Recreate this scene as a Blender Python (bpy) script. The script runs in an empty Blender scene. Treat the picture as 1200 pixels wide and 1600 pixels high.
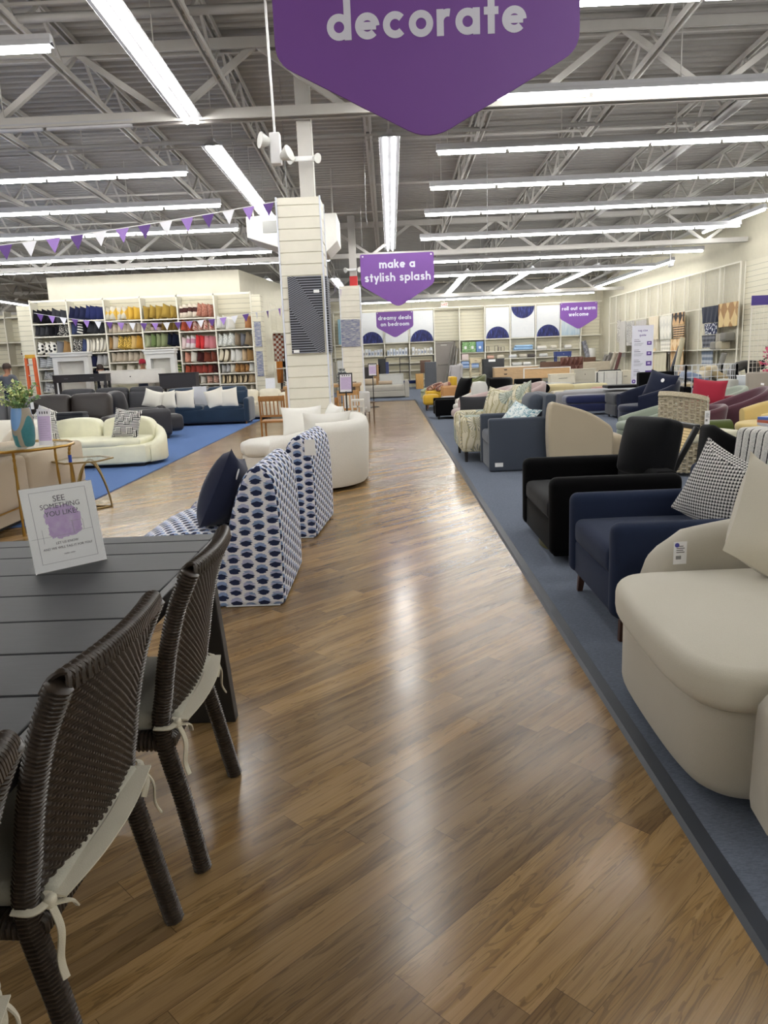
import bpy, bmesh, math, random
from mathutils import Vector, Matrix
random.seed(7)
S = bpy.context.scene
COL = S.collection
PI = math.pi
# ---------------------------------------------------------------- camera
cam = bpy.data.cameras.new('camera'); camo = bpy.data.objects.new('camera', cam); COL.objects.link(camo)
cam.sensor_fit = 'VERTICAL'; cam.sensor_height = 36.0; cam.lens = 36.0*1170/1600
cam.clip_start = 0.05; cam.clip_end = 200
RGT = Vector((0.99917564, 0.00586077, -0.04017067)); DWN = Vector((-0.03817524, -0.20094069, -0.97885928)); FWD = Vector((-0.01380879, 0.97958588, -0.20055131))
m = Matrix.Identity(4)
for i in range(3):
    m[i][0] = RGT[i]; m[i][1] = -DWN[i]; m[i][2] = -FWD[i]
m[0][3] = 0; m[1][3] = 0; m[2][3] = 1.45
camo.matrix_world = m
S.camera = camo
# ---------------------------------------------------------------- world, exposure
W = bpy.data.worlds.new('world'); S.world = W; W.use_nodes = True
W.node_tree.nodes['Background'].inputs[0].default_value = (0.9, 0.95, 1.0, 1); W.node_tree.nodes['Background'].inputs[1].default_value = 0.25
S.view_settings.view_transform = 'Standard'; S.view_settings.look = 'None'; S.view_settings.gamma = 1.0
S.view_settings.use_curve_mapping = False
S.view_settings.exposure = 0.2
S.cycles.use_denoising = True
S.cycles.max_bounces = 6; S.cycles.diffuse_bounces = 3; S.cycles.glossy_bounces = 3; S.cycles.transmission_bounces = 6; S.cycles.transparent_max_bounces = 8
S.cycles.sample_clamp_indirect = 6.0
TUBE_STRENGTH = 32.0
# ---------------------------------------------------------------- material helpers
def lin(h):
    if isinstance(h, str):
        h = h.lstrip('#'); h = [int(h[i:i+2], 16)/255 for i in (0, 2, 4)]
    return tuple((c/12.92 if c <= .04045 else ((c+.055)/1.055)**2.4) for c in h)
class NM:
    def __init__(s, name):
        s.m = bpy.data.materials.new(name); s.m.use_nodes = True; s.t = s.m.node_tree
        s.b = s.t.nodes['Principled BSDF']
    def put(s, sock, v):
        if v is None: return
        if isinstance(v, bpy.types.NodeSocket): s.t.links.new(v, sock)
        elif isinstance(v, str): sock.default_value = (*lin(v), 1)
        elif isinstance(v, (tuple, list)) and sock.type == 'RGBA' and len(v) == 3: sock.default_value = (*v, 1)
        else: sock.default_value = v
    def n(s, typ, **k):
        nd = s.t.nodes.new(typ)
        for a, v in k.items(): setattr(nd, a, v)
        return nd
    def math(s, op, a, b=None, c=None):
        nd = s.n('ShaderNodeMath', operation=op)
        for i, v in enumerate((a, b, c)): s.put(nd.inputs[i], v)
        return nd.outputs[0]
    def mix(s, f, a, b):
        nd = s.n('ShaderNodeMix', data_type='RGBA'); s.put(nd.inputs[0], f); s.put(nd.inputs[6], a); s.put(nd.inputs[7], b)
        return nd.outputs[2]
    def mul(s, a, b):
        nd = s.n('ShaderNodeMix', data_type='RGBA', blend_type='MULTIPLY'); nd.inputs[0].default_value = 1; s.put(nd.inputs[6], a); s.put(nd.inputs[7], b)
        return nd.outputs[2]
    def coord(s, k='Object'): return s.n('ShaderNodeTexCoord').outputs[k]
    def map(s, v, loc=(0, 0, 0), rot=(0, 0, 0), scale=(1, 1, 1)):
        nd = s.n('ShaderNodeMapping'); s.put(nd.inputs[0], v)
        nd.inputs[1].default_value = loc; nd.inputs[2].default_value = rot; nd.inputs[3].default_value = scale
        return nd.outputs[0]
    def sep(s, v):
        nd = s.n('ShaderNodeSeparateXYZ'); s.put(nd.inputs[0], v); return nd.outputs
    def comb(s, x=0., y=0., z=0.):
        nd = s.n('ShaderNodeCombineXYZ')
        for i, v in enumerate((x, y, z)): s.put(nd.inputs[i], v)
        return nd.outputs[0]
    def noise(s, v, scale=5., detail=3., rough=.5, dist=0.):
        nd = s.n('ShaderNodeTexNoise'); s.put(nd.inputs['Vector'], v)
        for k, x in (('Scale', scale), ('Detail', detail), ('Roughness', rough), ('Distortion', dist)): nd.inputs[k].default_value = x
        return nd.outputs[0]
    def white(s, v):
        nd = s.n('ShaderNodeTexWhiteNoise', noise_dimensions='3D'); s.put(nd.inputs[0], v); return nd.outputs[0]
    def ramp(s, f, stops, interp='LINEAR'):
        nd = s.n('ShaderNodeValToRGB'); s.put(nd.inputs[0], f); cr = nd.color_ramp; cr.interpolation = interp
        while len(cr.elements) < len(stops): cr.elements.new(.5)
        for e, (p, c) in zip(cr.elements, stops): e.position = p; e.color = (*(lin(c) if isinstance(c, str) else c), 1)
        return nd.outputs[0]
    def bump(s, h, st=.3, d=.01):
        nd = s.n('ShaderNodeBump'); s.put(nd.inputs['Height'], h); nd.inputs['Strength'].default_value = st; nd.inputs['Distance'].default_value = d
        s.t.links.new(nd.outputs[0], s.b.inputs['Normal'])
    def done(s, col=None, rough=.6, metal=0., spec=None, sheen=0., coat=0.):
        s.put(s.b.inputs['Base Color'], col); s.put(s.b.inputs['Roughness'], rough); s.b.inputs['Metallic'].default_value = metal
        if spec is not None: s.b.inputs['Specular IOR Level'].default_value = spec
        if sheen: s.b.inputs['Sheen Weight'].default_value = sheen; s.b.inputs['Sheen Roughness'].default_value = .4
        if coat: s.b.inputs['Coat Weight'].default_value = coat; s.b.inputs['Coat Roughness'].default_value = .15
        return s.m
    def plane_uv(s, axis_top='x'):
        """object-space u, v chosen by which way the face looks (box mapping)"""
        o = s.sep(s.coord()); g = s.n('ShaderNodeTexCoord').outputs['Normal']; nn = s.sep(g)
        ay = s.math('GREATER_THAN', s.math('ABSOLUTE', nn[1]), .65); az = s.math('GREATER_THAN', s.math('ABSOLUTE', nn[2]), .75)
        u = s.math('ADD', s.math('MULTIPLY', ay, o[0]), s.math('MULTIPLY', s.math('SUBTRACT', 1., ay), o[1]))
        v = s.math('ADD', s.math('MULTIPLY', az, o[0]), s.math('MULTIPLY', s.math('SUBTRACT', 1., az), o[2]))
        return u, v
_mc = {}
def M(hexc, rough=.6, metal=0., spec=None, coat=0., var=.06, name=None):
    k = ('m', hexc, rough, metal, spec, coat, var)
    if k in _mc: return _mc[k]
    s = NM(name or 'paint_'+hexc); n = s.noise(s.coord(), 6., 2.)
    c = lin(hexc); col = s.mix(n, tuple(x*(1-var) for x in c), tuple(min(1, x*(1+var)) for x in c))
    _mc[k] = s.done(col, rough, metal, spec, coat=coat); return _mc[k]
def F(hexc, rough=.9, sheen=.25, weave=260., bump=.25, var=.12, name=None):
    """plain woven fabric"""
    k = ('f', hexc, rough, sheen, weave, bump, var)
    if k in _mc: return _mc[k]
    s = NM(name or 'fabric_'+hexc); co = s.coord(); n = s.noise(co, 3.5, 3.); f = s.noise(co, weave, 2.)
    c = lin(hexc); col = s.mix(n, tuple(x*(1-var) for x in c), tuple(min(1, x*(1+var)) for x in c))
    col = s.mix(s.math('MULTIPLY', f, .5), col, tuple(x*.72 for x in c))
    s.bump(f, bump, .004); _mc[k] = s.done(col, rough, sheen=sheen, spec=.25 if max(c) > .03 else .07); return _mc[k]
def LEATHER(hexc, rough=.38):
    k = ('l', hexc)
    if k in _mc: return _mc[k]
    s = NM('leather_'+hexc); co = s.coord(); v = s.n('ShaderNodeTexVoronoi'); s.put(v.inputs['Vector'], co); v.inputs['Scale'].default_value = 160
    s.bump(s.math('ADD', v.outputs[0], s.noise(co, 7, 3)), .2, .006)
    c = lin(hexc); _mc[k] = s.done(s.mix(s.noise(co, 4), tuple(x*.8 for x in c), tuple(x*1.2 for x in c)), rough); return _mc[k]
def WOOD(hexc, axis=0, rough=.45, scale=1.):
    k = ('w', hexc, axis, rough, scale)
    if k in _mc: return _mc[k]
    s = NM('wood_'+hexc); sc = [14*scale]*3; sc[axis] = 1.2*scale
    n = s.noise(s.map(s.coord(), scale=sc), 3, 5, .6, 1.2); c = lin(hexc)
    s.bump(n, .08, .003)
    _mc[k] = s.done(s.mix(n, tuple(x*.6 for x in c), tuple(min(1, x*1.35) for x in c)), rough); return _mc[k]
def PATT(kind, a, b, sc=1., c=None):
    """small patterned fabrics, object space"""
    k = ('p', kind, a, b, sc, c)
    if k in _mc: return _mc[k]
    s = NM('fabric_'+kind+'_'+a); co = s.coord(); u, v = s.plane_uv()
    if kind == 'stripe':
        f = s.math('GREATER_THAN', s.math('FRACT', s.math('MULTIPLY', v, 14*sc)), .5)
    elif kind == 'vstripe':
        f = s.math('GREATER_THAN', s.math('FRACT', s.math('MULTIPLY', u, 14*sc)), .6)
    elif kind == 'check':
        nd = s.n('ShaderNodeTexChecker'); s.put(nd.inputs[0], s.comb(u, v, 0.)); nd.inputs['Scale'].default_value = 20*sc; f = nd.outputs['Fac']
    elif kind == 'spot':
        nd = s.n('ShaderNodeTexVoronoi', voronoi_dimensions='2D'); s.put(nd.inputs['Vector'], s.comb(u, v, 0.)); nd.inputs['Scale'].default_value = 22*sc; f = s.math('LESS_THAN', nd.outputs[0], .32)
    elif kind == 'blotch':
        f = s.math('GREATER_THAN', s.noise(co, 22*sc, 3, .6, 1.5), .52)
    elif kind == 'block':
        f = s.math('LESS_THAN', s.math('ABSOLUTE', s.math('ADD', v, -.02)), .07)
    elif kind == 'diamond':
        w = s.math('ADD', s.math('PINGPONG', s.math('MULTIPLY', u, 6*sc), .5), s.math('PINGPONG', s.math('MULTIPLY', v, 4*sc), .5)); f = s.math('GREATER_THAN', w, .5)
    elif kind == 'key':
        p = s.comb(s.math('MULTIPLY', u, 17*sc), s.math('MULTIPLY', v, 17*sc), 0.)
        fl = s.n('ShaderNodeVectorMath', operation='FLOOR'); s.put(fl.inputs[0], p); r = s.math('GREATER_THAN', s.white(fl.outputs[0]), .5)
        su = s.math('GREATER_THAN', s.math('FRACT', s.math('MULTIPLY', u, 34*sc)), .5); sv = s.math('GREATER_THAN', s.math('FRACT', s.math('MULTIPLY', v, 34*sc)), .5)
        f = s.math('ADD', s.math('MULTIPLY', r, su), s.math('MULTIPLY', s.math('SUBTRACT', 1., r), sv))
    elif kind == 'hound':
        fu = s.math('FRACT', s.math('MULTIPLY', u, 58*sc)); fv = s.math('FRACT', s.math('MULTIPLY', v, 58*sc))
        d = s.math('GREATER_THAN', s.math('FRACT', s.math('MULTIPLY', s.math('ADD', fu, fv), 2.)), .5)
        gu = s.math('GREATER_THAN', fu, .5); gv = s.math('GREATER_THAN', fv, .5); same = s.math('MULTIPLY', gu, gv); ne = s.math('ABSOLUTE', s.math('SUBTRACT', gu, gv))
        f = s.math('ADD', same, s.math('MULTIPLY', ne, d))
    elif kind == 'tweedline':
        w = s.math('ADD', s.math('MULTIPLY', u, 19*sc), s.math('MULTIPLY', s.noise(co, 90, 2), .14))
        fr = s.math('FRACT', w); f = s.math('LESS_THAN', fr, .16)
        f2 = s.math('MULTIPLY', s.math('GREATER_THAN', fr, .42), s.math('GREATER_THAN', s.white(s.comb(s.math('FLOOR', s.math('MULTIPLY', u, 300.)), s.math('FLOOR', s.math('MULTIPLY', v, 300.)), 0.)), .5))
        base = s.mix(s.math('MULTIPLY', f2, .45), a, '8f8f90'); s.bump(s.noise(co, 200), .3, .004)
        _mc[k] = s.done(s.mix(f, base, b), .9, sheen=.2, spec=.2); return _mc[k]
    col = s.mix(f, a, b)
    if c:
        col = s.mix(s.math('GREATER_THAN', s.noise(co, 9*sc, 2), .58), col, c)
    s.bump(s.noise(co, 220, 2), .2, .004)
    _mc[k] = s.done(col, .9, sheen=.2, spec=.2); return _mc[k]
# ---------------------------------------------------------------- mesh helpers
def BM(): return bmesh.new()
def T(loc=(0, 0, 0), rx=0, ry=0, rz=0):
    return Matrix.Translation(loc) @ Matrix.Rotation(rz, 4, 'Z') @ Matrix.Rotation(ry, 4, 'Y') @ Matrix.Rotation(rx, 4, 'X')
def box(bm, x0, x1, y0, y1, z0, z1, mat=None):
    vs = [bm.verts.new(Vector(p) if mat is None else mat @ Vector(p)) for p in ((x0,y0,z0),(x1,y0,z0),(x1,y1,z0),(x0,y1,z0),(x0,y0,z1),(x1,y0,z1),(x1,y1,z1),(x0,y1,z1))]
    for f in ((3,2,1,0),(4,5,6,7),(0,1,5,4),(1,2,6,5),(2,3,7,6),(3,0,4,7)): bm.faces.new([vs[i] for i in f])
    return bm
def grid_faces(bm, rows, closed_u=False, closed_v=False):
    nv = len(rows); nu = len(rows[0])
    for j in range(nv if closed_v else nv-1):
        for i in range(nu if closed_u else nu-1):
            a, b, c, d = rows[j][i], rows[j][(i+1) % nu], rows[(j+1) % nv][(i+1) % nu], rows[(j+1) % nv][i]
            q = []
            for x in (a, b, c, d):
                if x not in q: q.append(x)
            if len(q) > 2:
                try: bm.faces.new(q)
                except ValueError: pass
def soft(bm, c, size, r, puff=(0, 0, 0), n=5, mat=None, fn=None):
    """rounded box, optionally puffed like a cushion; c is its centre"""
    h = [s/2 for s in size]; r = min(r, min(h)*.999)
    ax = []
    for a in range(3):
        L = [-h[a], -h[a]+r*.25, -h[a]+r*.6]
        k = n if h[a] > r*1.05 else 1
        L += [-(h[a]-r)+2*(h[a]-r)*i/max(1, k) for i in range(k+1)] if k > 1 else [0]
        L += [h[a]-r*.6, h[a]-r*.25, h[a]]
        ax.append(L)
    cache = {}
    def vert(i, j, k):
        key = (i, j, k)
        if key in cache: return cache[key]
        p = [ax[0][i], ax[1][j], ax[2][k]]; q = [max(-(h[a]-r), min(h[a]-r, p[a])) for a in range(3)]
        d = Vector([p[a]-q[a] for a in range(3)])
        if d.length > 1e-9: d = d.normalized()*r
        P = Vector(q)+d
        U = [max(-1, min(1, P[a]/h[a])) for a in range(3)]
        for a in range(3):
            if puff[a]:
                b, e = (a+1) % 3, (a+2) % 3; P[a] += puff[a]*U[a]*(1-U[b]**2)*(1-U[e]**2)
        if fn: P = Vector(fn(P))
        P = P+Vector(c)
        if mat is not None: P = mat @ P
        cache[key] = bm.verts.new(P); return cache[key]
    N = [len(a) for a in ax]
    for a in range(3):
        b, e = (a+1) % 3, (a+2) % 3
        for side in (0, N[a]-1):
            for i in range(N[b]-1):
                for j in range(N[e]-1):
                    q = []
                    for (di, dj) in ((0,0),(1,0),(1,1),(0,1)):
                        idx = [0,0,0]; idx[a] = side; idx[b] = i+di; idx[e] = j+dj
                        q.append(vert(*idx))
                    try: bm.faces.new(q)
                    except ValueError: pass
    return bm
def pillow(bm, c=(0, 0, 0), w=.5, h=.5, t=.16, mat=None, n=12, sag=0.):
    """square scatter cushion, width along x, height along z, thickness along y"""
    rows = {}
    def P(i, j, s):
        u, v = -1+2*i/n, -1+2*j/n
        k = ((1-u*u)*(1-v*v))
        x = w/2*u*(1-.07*(1-v*v)); z = h/2*v*(1-.07*(1-u*u)); y = s*t/2*(max(0, k)**.42)+sag*(1-v*v)*(u*u)
        z -= .02*h*(1-u*u)*(v > 0)*v
        p = Vector((x, y, z))+Vector(c)
        return mat @ p if mat is not None else p
    A = [[bm.verts.new(P(i, j, 1)) for i in range(n+1)] for j in range(n+1)]
    B = [[A[j][i] if (i in (0, n) or j in (0, n)) else bm.verts.new(P(i, j, -1)) for i in range(n+1)] for j in range(n+1)]
    grid_faces(bm, A); grid_faces(bm, B); return bm
def frames(pts, closed=False):
    out = []; up = None; n = len(pts)
    for i in range(n):
        a = pts[(i-1) % n] if (closed or i > 0) else pts[i]; b = pts[(i+1) % n] if (closed or i < n-1) else pts[i]
        t = (b-a).normalized() if (b-a).length > 1e-9 else Vector((0, 0, 1))
        if up is None:
            ref = Vector((0, 0, 1)) if abs(t.z) < .9 else Vector((1, 0, 0)); up = (ref-t*ref.dot(t)).normalized()
        else: up = (up-t*up.dot(t)).normalized()
        out.append((t, up, t.cross(up)))
    return out
def tube(bm, pts, r, n=8, closed=False, flat=1., cap=True, phase=0.):
    pts = [Vector(p) for p in pts]; fr = frames(pts, closed); rings = []
    for i, p in enumerate(pts):
        ri = r[i] if isinstance(r, (list, tuple)) else r
        _, u, w = fr[i]
        rings.append([bm.verts.new(p+u*(math.cos(2*PI*k/n+phase)*ri*flat)+w*(math.sin(2*PI*k/n+phase)*ri)) for k in range(n)])
    grid_faces(bm, rings, True, closed)
    if cap and not closed:
        for rg in (rings[0], rings[-1]):
            try: bm.faces.new(rg)
            except ValueError: pass
    return bm
def bar(bm, a, b, w, d=None):
    """square bar between two points"""
    d = d or w; a, b = Vector(a), Vector(b); t = (b-a).normalized(); ref = Vector((0, 0, 1)) if abs(t.z) < .95 else Vector((1, 0, 0))
    s = t.cross(ref).normalized(); u = s.cross(t)
    vs = [bm.verts.new(p+s*(i*w/2)+u*(j*d/2)) for p in (a, b) for (i, j) in ((-1,-1),(1,-1),(1,1),(-1,1))]
    for f in ((0,1,2,3),(7,6,5,4),(0,4,5,1),(1,5,6,2),(2,6,7,3),(3,7,4,0)): bm.faces.new([vs[i] for i in f])
    return bm
def lathe(bm, prof, c=(0, 0, 0), n=24, sx=1., sy=1.):
    rows = []
    for (r, z) in prof:
        if r < 1e-5:
            v = bm.verts.new((c[0], c[1], c[2]+z)); rows.append([v]*n)
        else: rows.append([bm.verts.new((c[0]+r*sx*math.cos(2*PI*k/n), c[1]+r*sy*math.sin(2*PI*k/n), c[2]+z)) for k in range(n)])
    grid_faces(bm, rows, True); return bm
def prism(bm, pts, axis, d0, d1, mat=None):
    """extrude a 2-D outline along an axis (0 x, 1 y, 2 z)"""
    def P(p, d):
        q = [0, 0, 0]; o = [a for a in range(3) if a != axis]; q[o[0]] = p[0]; q[o[1]] = p[1]; q[axis] = d
        v = Vector(q); return mat @ v if mat is not None else v
    A = [bm.verts.new(P(p, d0)) for p in pts]; B = [bm.verts.new(P(p, d1)) for p in pts]; n = len(pts)
    bm.faces.new(A); bm.faces.new(list(reversed(B)))
    for i in range(n): bm.faces.new((A[i], B[i], B[(i+1) % n], A[(i+1) % n]))
    return bm
def shell(bm, path, z0, z1, t, lean=0., nr=5, mat=None, cap_round=True):
    """upholstered wall standing on a plan path; t its thickness, z1 its top height per path point, lean pushes the top outward"""
    pts = [Vector((p[0], p[1], 0)) for p in path]; n = len(pts); rings = []
    for i, p in enumerate(pts):
        a, b = pts[max(0, i-1)], pts[min(n-1, i+1)]; tn = (b-a).normalized(); nr_ = Vector((tn.y, -tn.x, 0))
        za = z0[i] if isinstance(z0, (list, tuple)) else z0; zb = z1[i] if isinstance(z1, (list, tuple)) else z1; tt = t[i] if isinstance(t, (list, tuple)) else t
        r = tt/2; sec = [(-r*.8, za), (r*.8, za), (r, za+r*.3), (r, za+(zb-r-za)*.5)]
        for k in range(nr+1):
            an = PI*k/nr; sec.append((r*math.cos(an), zb-r+r*math.sin(an)))
        sec += [(-r, za+(zb-r-za)*.5), (-r, za+r*.3)]
        ring = []
        for (o, z) in sec:
            q = p+nr_*(o+lean*max(0, (z-za))/max(.01, (max(z1) if isinstance(z1, (list, tuple)) else zb)-za)); q.z = z
            ring.append(bm.verts.new(mat @ q if mat is not None else q))
        rings.append(ring)
    grid_faces(bm, rings, True)
    bm.faces.new(rings[0]); bm.faces.new(rings[-1]); return bm
def arc(cx, cy, rx, ry, a0, a1, n=24, p=2.):
    out = []
    for i in range(n+1):
        a = math.radians(a0+(a1-a0)*i/n); c, s = math.cos(a), math.sin(a)
        out.append((cx+rx*math.copysign(abs(c)**(2/p), c), cy+ry*math.copysign(abs(s)**(2/p), s)))
    return out
def rrect(x0, x1, y0, y1, r, n=5):
    pts = []
    for (cx, cy, a) in ((x1-r, y1-r, 0), (x0+r, y1-r, 90), (x0+r, y0+r, 180), (x1-r, y0+r, 270)):
        for i in range(n+1):
            q = math.radians(a+90*i/n); pts.append((cx+r*math.cos(q), cy+r*math.sin(q)))
    return pts
def slab(bm, outline, z0, z1, r, n=4, crown=0.):
    """soft cushion over a plan outline: rounded top and bottom edge"""
    cx = sum(p[0] for p in outline)/len(outline); cy = sum(p[1] for p in outline)/len(outline); rows = []
    def ring(ins, z):
        o = []
        for (x, y) in outline:
            d = Vector((x-cx, y-cy)); l = d.length; d = d*(max(.0, l-ins)/l); o.append(bm.verts.new((cx+d.x, cy+d.y, z)))
        return o
    prof = [(r*(1-math.sin(PI/2*k/n)), z0+r*(1-math.cos(PI/2*k/n))) for k in range(n+1)]
    prof += [(r*(1-math.cos(PI/2*k/n)), z1-r+r*math.sin(PI/2*k/n)) for k in range(n+1)]
    for (i, z) in prof: rows.append(ring(i, z))
    m_ = min(Vector((p[0]-cx, p[1]-cy)).length for p in outline)
    for k in range(1, 5):
        f = k/5; rows.append(ring(r+(m_-r)*f, z1+crown*(1-(1-f)**2)))
    grid_faces(bm, rows, True)
    bm.faces.new(rows[0]); bm.faces.new(rows[-1]); return bm
def obj(name, bm, mat, parent=None, bevel=0., seg=2, angle=40, loc=None, smooth=True):
    bmesh.ops.recalc_face_normals(bm, faces=bm.faces[:])
    me = bpy.data.meshes.new(name); bm.to_mesh(me); bm.free()
    if smooth:
        for p in me.polygons: p.use_smooth = True
        me.set_sharp_from_angle(angle=math.radians(angle))
    for m_ in (mat if isinstance(mat, (list, tuple)) else [mat]): me.materials.append(m_)
    o = bpy.data.objects.new(name, me); COL.objects.link(o)
    if parent: o.parent = parent
    if loc: o.location = loc
    if bevel:
        b = o.modifiers.new('bevel', 'BEVEL'); b.width = bevel; b.segments = seg; b.limit_method = 'ANGLE'; b.angle_limit = math.radians(35)
    return o
def thing(name, label, cat, loc=(0, 0, 0), rz=0., group=None):
    o = bpy.data.objects.new(name, None); COL.objects.link(o); o.empty_display_size = .1
    o.location = loc; o.rotation_euler = (0, 0, rz); o['label'] = label; o['category'] = cat
    if group: o['group'] = group
    return o
def tag(o, label, cat, group=None, kind=None):
    o['label'] = label; o['category'] = cat
    if group: o['group'] = group
    if kind: o['kind'] = kind
    return o
def struct(name, bm, mat, label=None, **k):
    o = obj(name, bm, mat, **k); o['kind'] = 'structure'
    if label: o['label'] = label
    return o
def dup(root, loc, rz=0., label=None, group=None, mats=None):
    r = root.copy(); COL.objects.link(r); r.location = loc; r.rotation_euler = (0, 0, rz)
    if label: r['label'] = label
    if group: r['group'] = group
    for ch in list(root.children):
        c = ch.copy(); COL.objects.link(c); c.parent = r
        for g in ch.children:
            d = g.copy(); COL.objects.link(d); d.parent = c
    return r
def text(s, size_w, mat, parent, loc, rot=(PI/2, 0, 0), bold=0., depth=.002, name='lettering', h=None, align='CENTER', space=1.):
    """flat lettering turned into a mesh; scaled so the line is size_w wide"""
    cu = bpy.data.curves.new('type', 'FONT'); cu.body = s; cu.align_x = align; cu.align_y = 'CENTER'; cu.size = 1; cu.offset = bold; cu.space_character = space; cu.resolution_u = 3
    tmp = bpy.data.objects.new('type', cu); COL.objects.link(tmp); bpy.context.view_layer.update()
    k = size_w/max(1e-6, tmp.dimensions.x) if size_w else h/max(1e-6, tmp.dimensions.y); cu.extrude = depth/k
    dg = bpy.context.evaluated_depsgraph_get(); me = bpy.data.meshes.new_from_object(tmp.evaluated_get(dg)); bpy.data.objects.remove(tmp); bpy.data.curves.remove(cu)
    me.transform(Matrix.Scale(k, 4)); me.materials.clear(); me.materials.append(mat); me.name = name
    o = bpy.data.objects.new(name, me); COL.objects.link(o); o.rotation_euler = rot; o.location = loc; o.parent = parent
    return o
def glyphs():
    """a plain geometric rounded sans, drawn as stroke centre lines; x-height 1"""
    def A(cx, cy, r, a0, a1, n=20): return [(cx+r*math.cos(math.radians(a0+(a1-a0)*i/n)), cy+r*math.sin(math.radians(a0+(a1-a0)*i/n))) for i in range(n+1)]
    O = A(.5, .5, .36, 0, 360, 28); st = lambda x, y0, y1: [(x, y0), (x, y1)]
    arch = lambda x0, x1: [(x0, .4)]+A((x0+x1)/2, 1-.14-(x1-x0)/2, (x1-x0)/2, 180, 0, 12)+[(x1, 0)]
    return {'o': ([O], 1.), 'c': ([A(.5, .5, .36, 42, 318, 24)], .92), 'e': ([A(.5, .5, .36, 0, 318, 26), [(.14, .5), (.86, .5)]], 1.), 'a': ([O, st(.86, 0, 1)], 1.02), 'd': ([O, st(.86, 0, 1.5)], 1.02), 'b': ([O, st(.14, 0, 1.5)], 1.02), 'p': ([O, st(.14, -.45, 1)], 1.02),
        'r': ([st(.14, 0, 1), A(.46, .54, .32, 170, 75, 8)], .62), 't': ([st(.3, 0, 1.35), [(.0, .86), (.6, .86)]], .6), 'l': ([st(.14, 0, 1.5)], .3), 'i': ([st(.14, 0, 1), [(.14, 1.2), (.14, 1.48)]], .3), 'n': ([st(.14, 0, 1), arch(.14, .76)], .9), 'h': ([st(.14, 0, 1.5), arch(.14, .76)], .9),
        'm': ([st(.14, 0, 1), arch(.14, .68), arch(.68, 1.22)], 1.36), 'u': ([[(.14, 1)]+A(.45, .45, .31, 180, 360, 12)+[(.76, 1)], st(.76, 0, 1)], .9), 'k': ([st(.14, 0, 1.5), [(.16, .42), (.74, 1)], [(.36, .6), (.78, 0)]], .86), 'y': ([[(.1, 1), (.45, .12)], [(.8, 1), (.28, -.45)]], .9),
        'w': ([[(.08, 1), (.36, .0)], [(.36, 0), (.62, .95)], [(.62, .95), (.88, 0)], [(.88, 0), (1.16, 1)]], 1.24), 's': ([[(.66, .76), (.56, .84), (.4, .87), (.24, .82), (.18, .7), (.26, .58), (.42, .51), (.58, .44), (.66, .32), (.6, .18), (.42, .13), (.26, .16), (.14, .26)]], .8), 'g': ([O, [(.86, 1), (.86, -.1)]+A(.52, -.12, .34, 0, -140, 10)], 1.02), 'z': ([[(.12, .87), (.7, .87)], [(.68, .85), (.14, .15)], [(.12, .14), (.72, .14)]], .84), 'f': ([[(.3, 0), (.3, 1.2), (.36, 1.36), (.56, 1.38)], [(.0, .86), (.6, .86)]], .56), ' ': ([], .45)}
GLY = glyphs()
def letters(s, width, mat, parent, loc, w=.29, depth=.002, sp=.15, name='lettering'):
    """raised lettering in the geometric sans; the line is `width` wide and centred on loc, facing -y"""
    adv = sum(GLY[c][1]+sp for c in s)-sp; k = width/adv; x = -adv/2; bm = BM(); dp = depth
    for c in s:
        for si, pl in enumerate(GLY[c][0]):
            depth = dp*(1+.3*si)
            P = [Vector((p[0]+x, p[1]-.5)) for p in pl]; n = len(P); cl = (P[0]-P[-1]).length < 1e-6; Lf, Rt = [], []
            for i in range(n):
                a = P[i-1] if i else (P[-2] if cl else P[0]); b = P[i+1] if i < n-1 else (P[1] if cl else P[-1]); t = (b-a).normalized(); q = Vector((-t.y, t.x))*(w/2); Lf.append(P[i]+q); Rt.append(P[i]-q)
            V = [[bm.verts.new((p.x*k, y, p.y*k)) for p in L] for y in (-depth, 0) for L in (Lf, Rt)]
            for i in range(n-1):
                bm.faces.new((V[0][i], V[0][i+1], V[1][i+1], V[1][i])); bm.faces.new((V[0][i], V[2][i], V[2][i+1], V[0][i+1])); bm.faces.new((V[1][i], V[1][i+1], V[3][i+1], V[3][i]))
            if not cl:
                bm.faces.new((V[0][0], V[1][0], V[3][0], V[2][0])); bm.faces.new((V[0][-1], V[2][-1], V[3][-1], V[1][-1]))
        x += GLY[c][1]+sp
    return obj(name, bm, mat, parent, loc=loc, smooth=False)
def ordinal(i): return ('first', 'second', 'third', 'fourth', 'fifth', 'sixth', 'seventh', 'eighth', 'ninth', 'tenth', 'eleventh', 'twelfth')[i]
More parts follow.
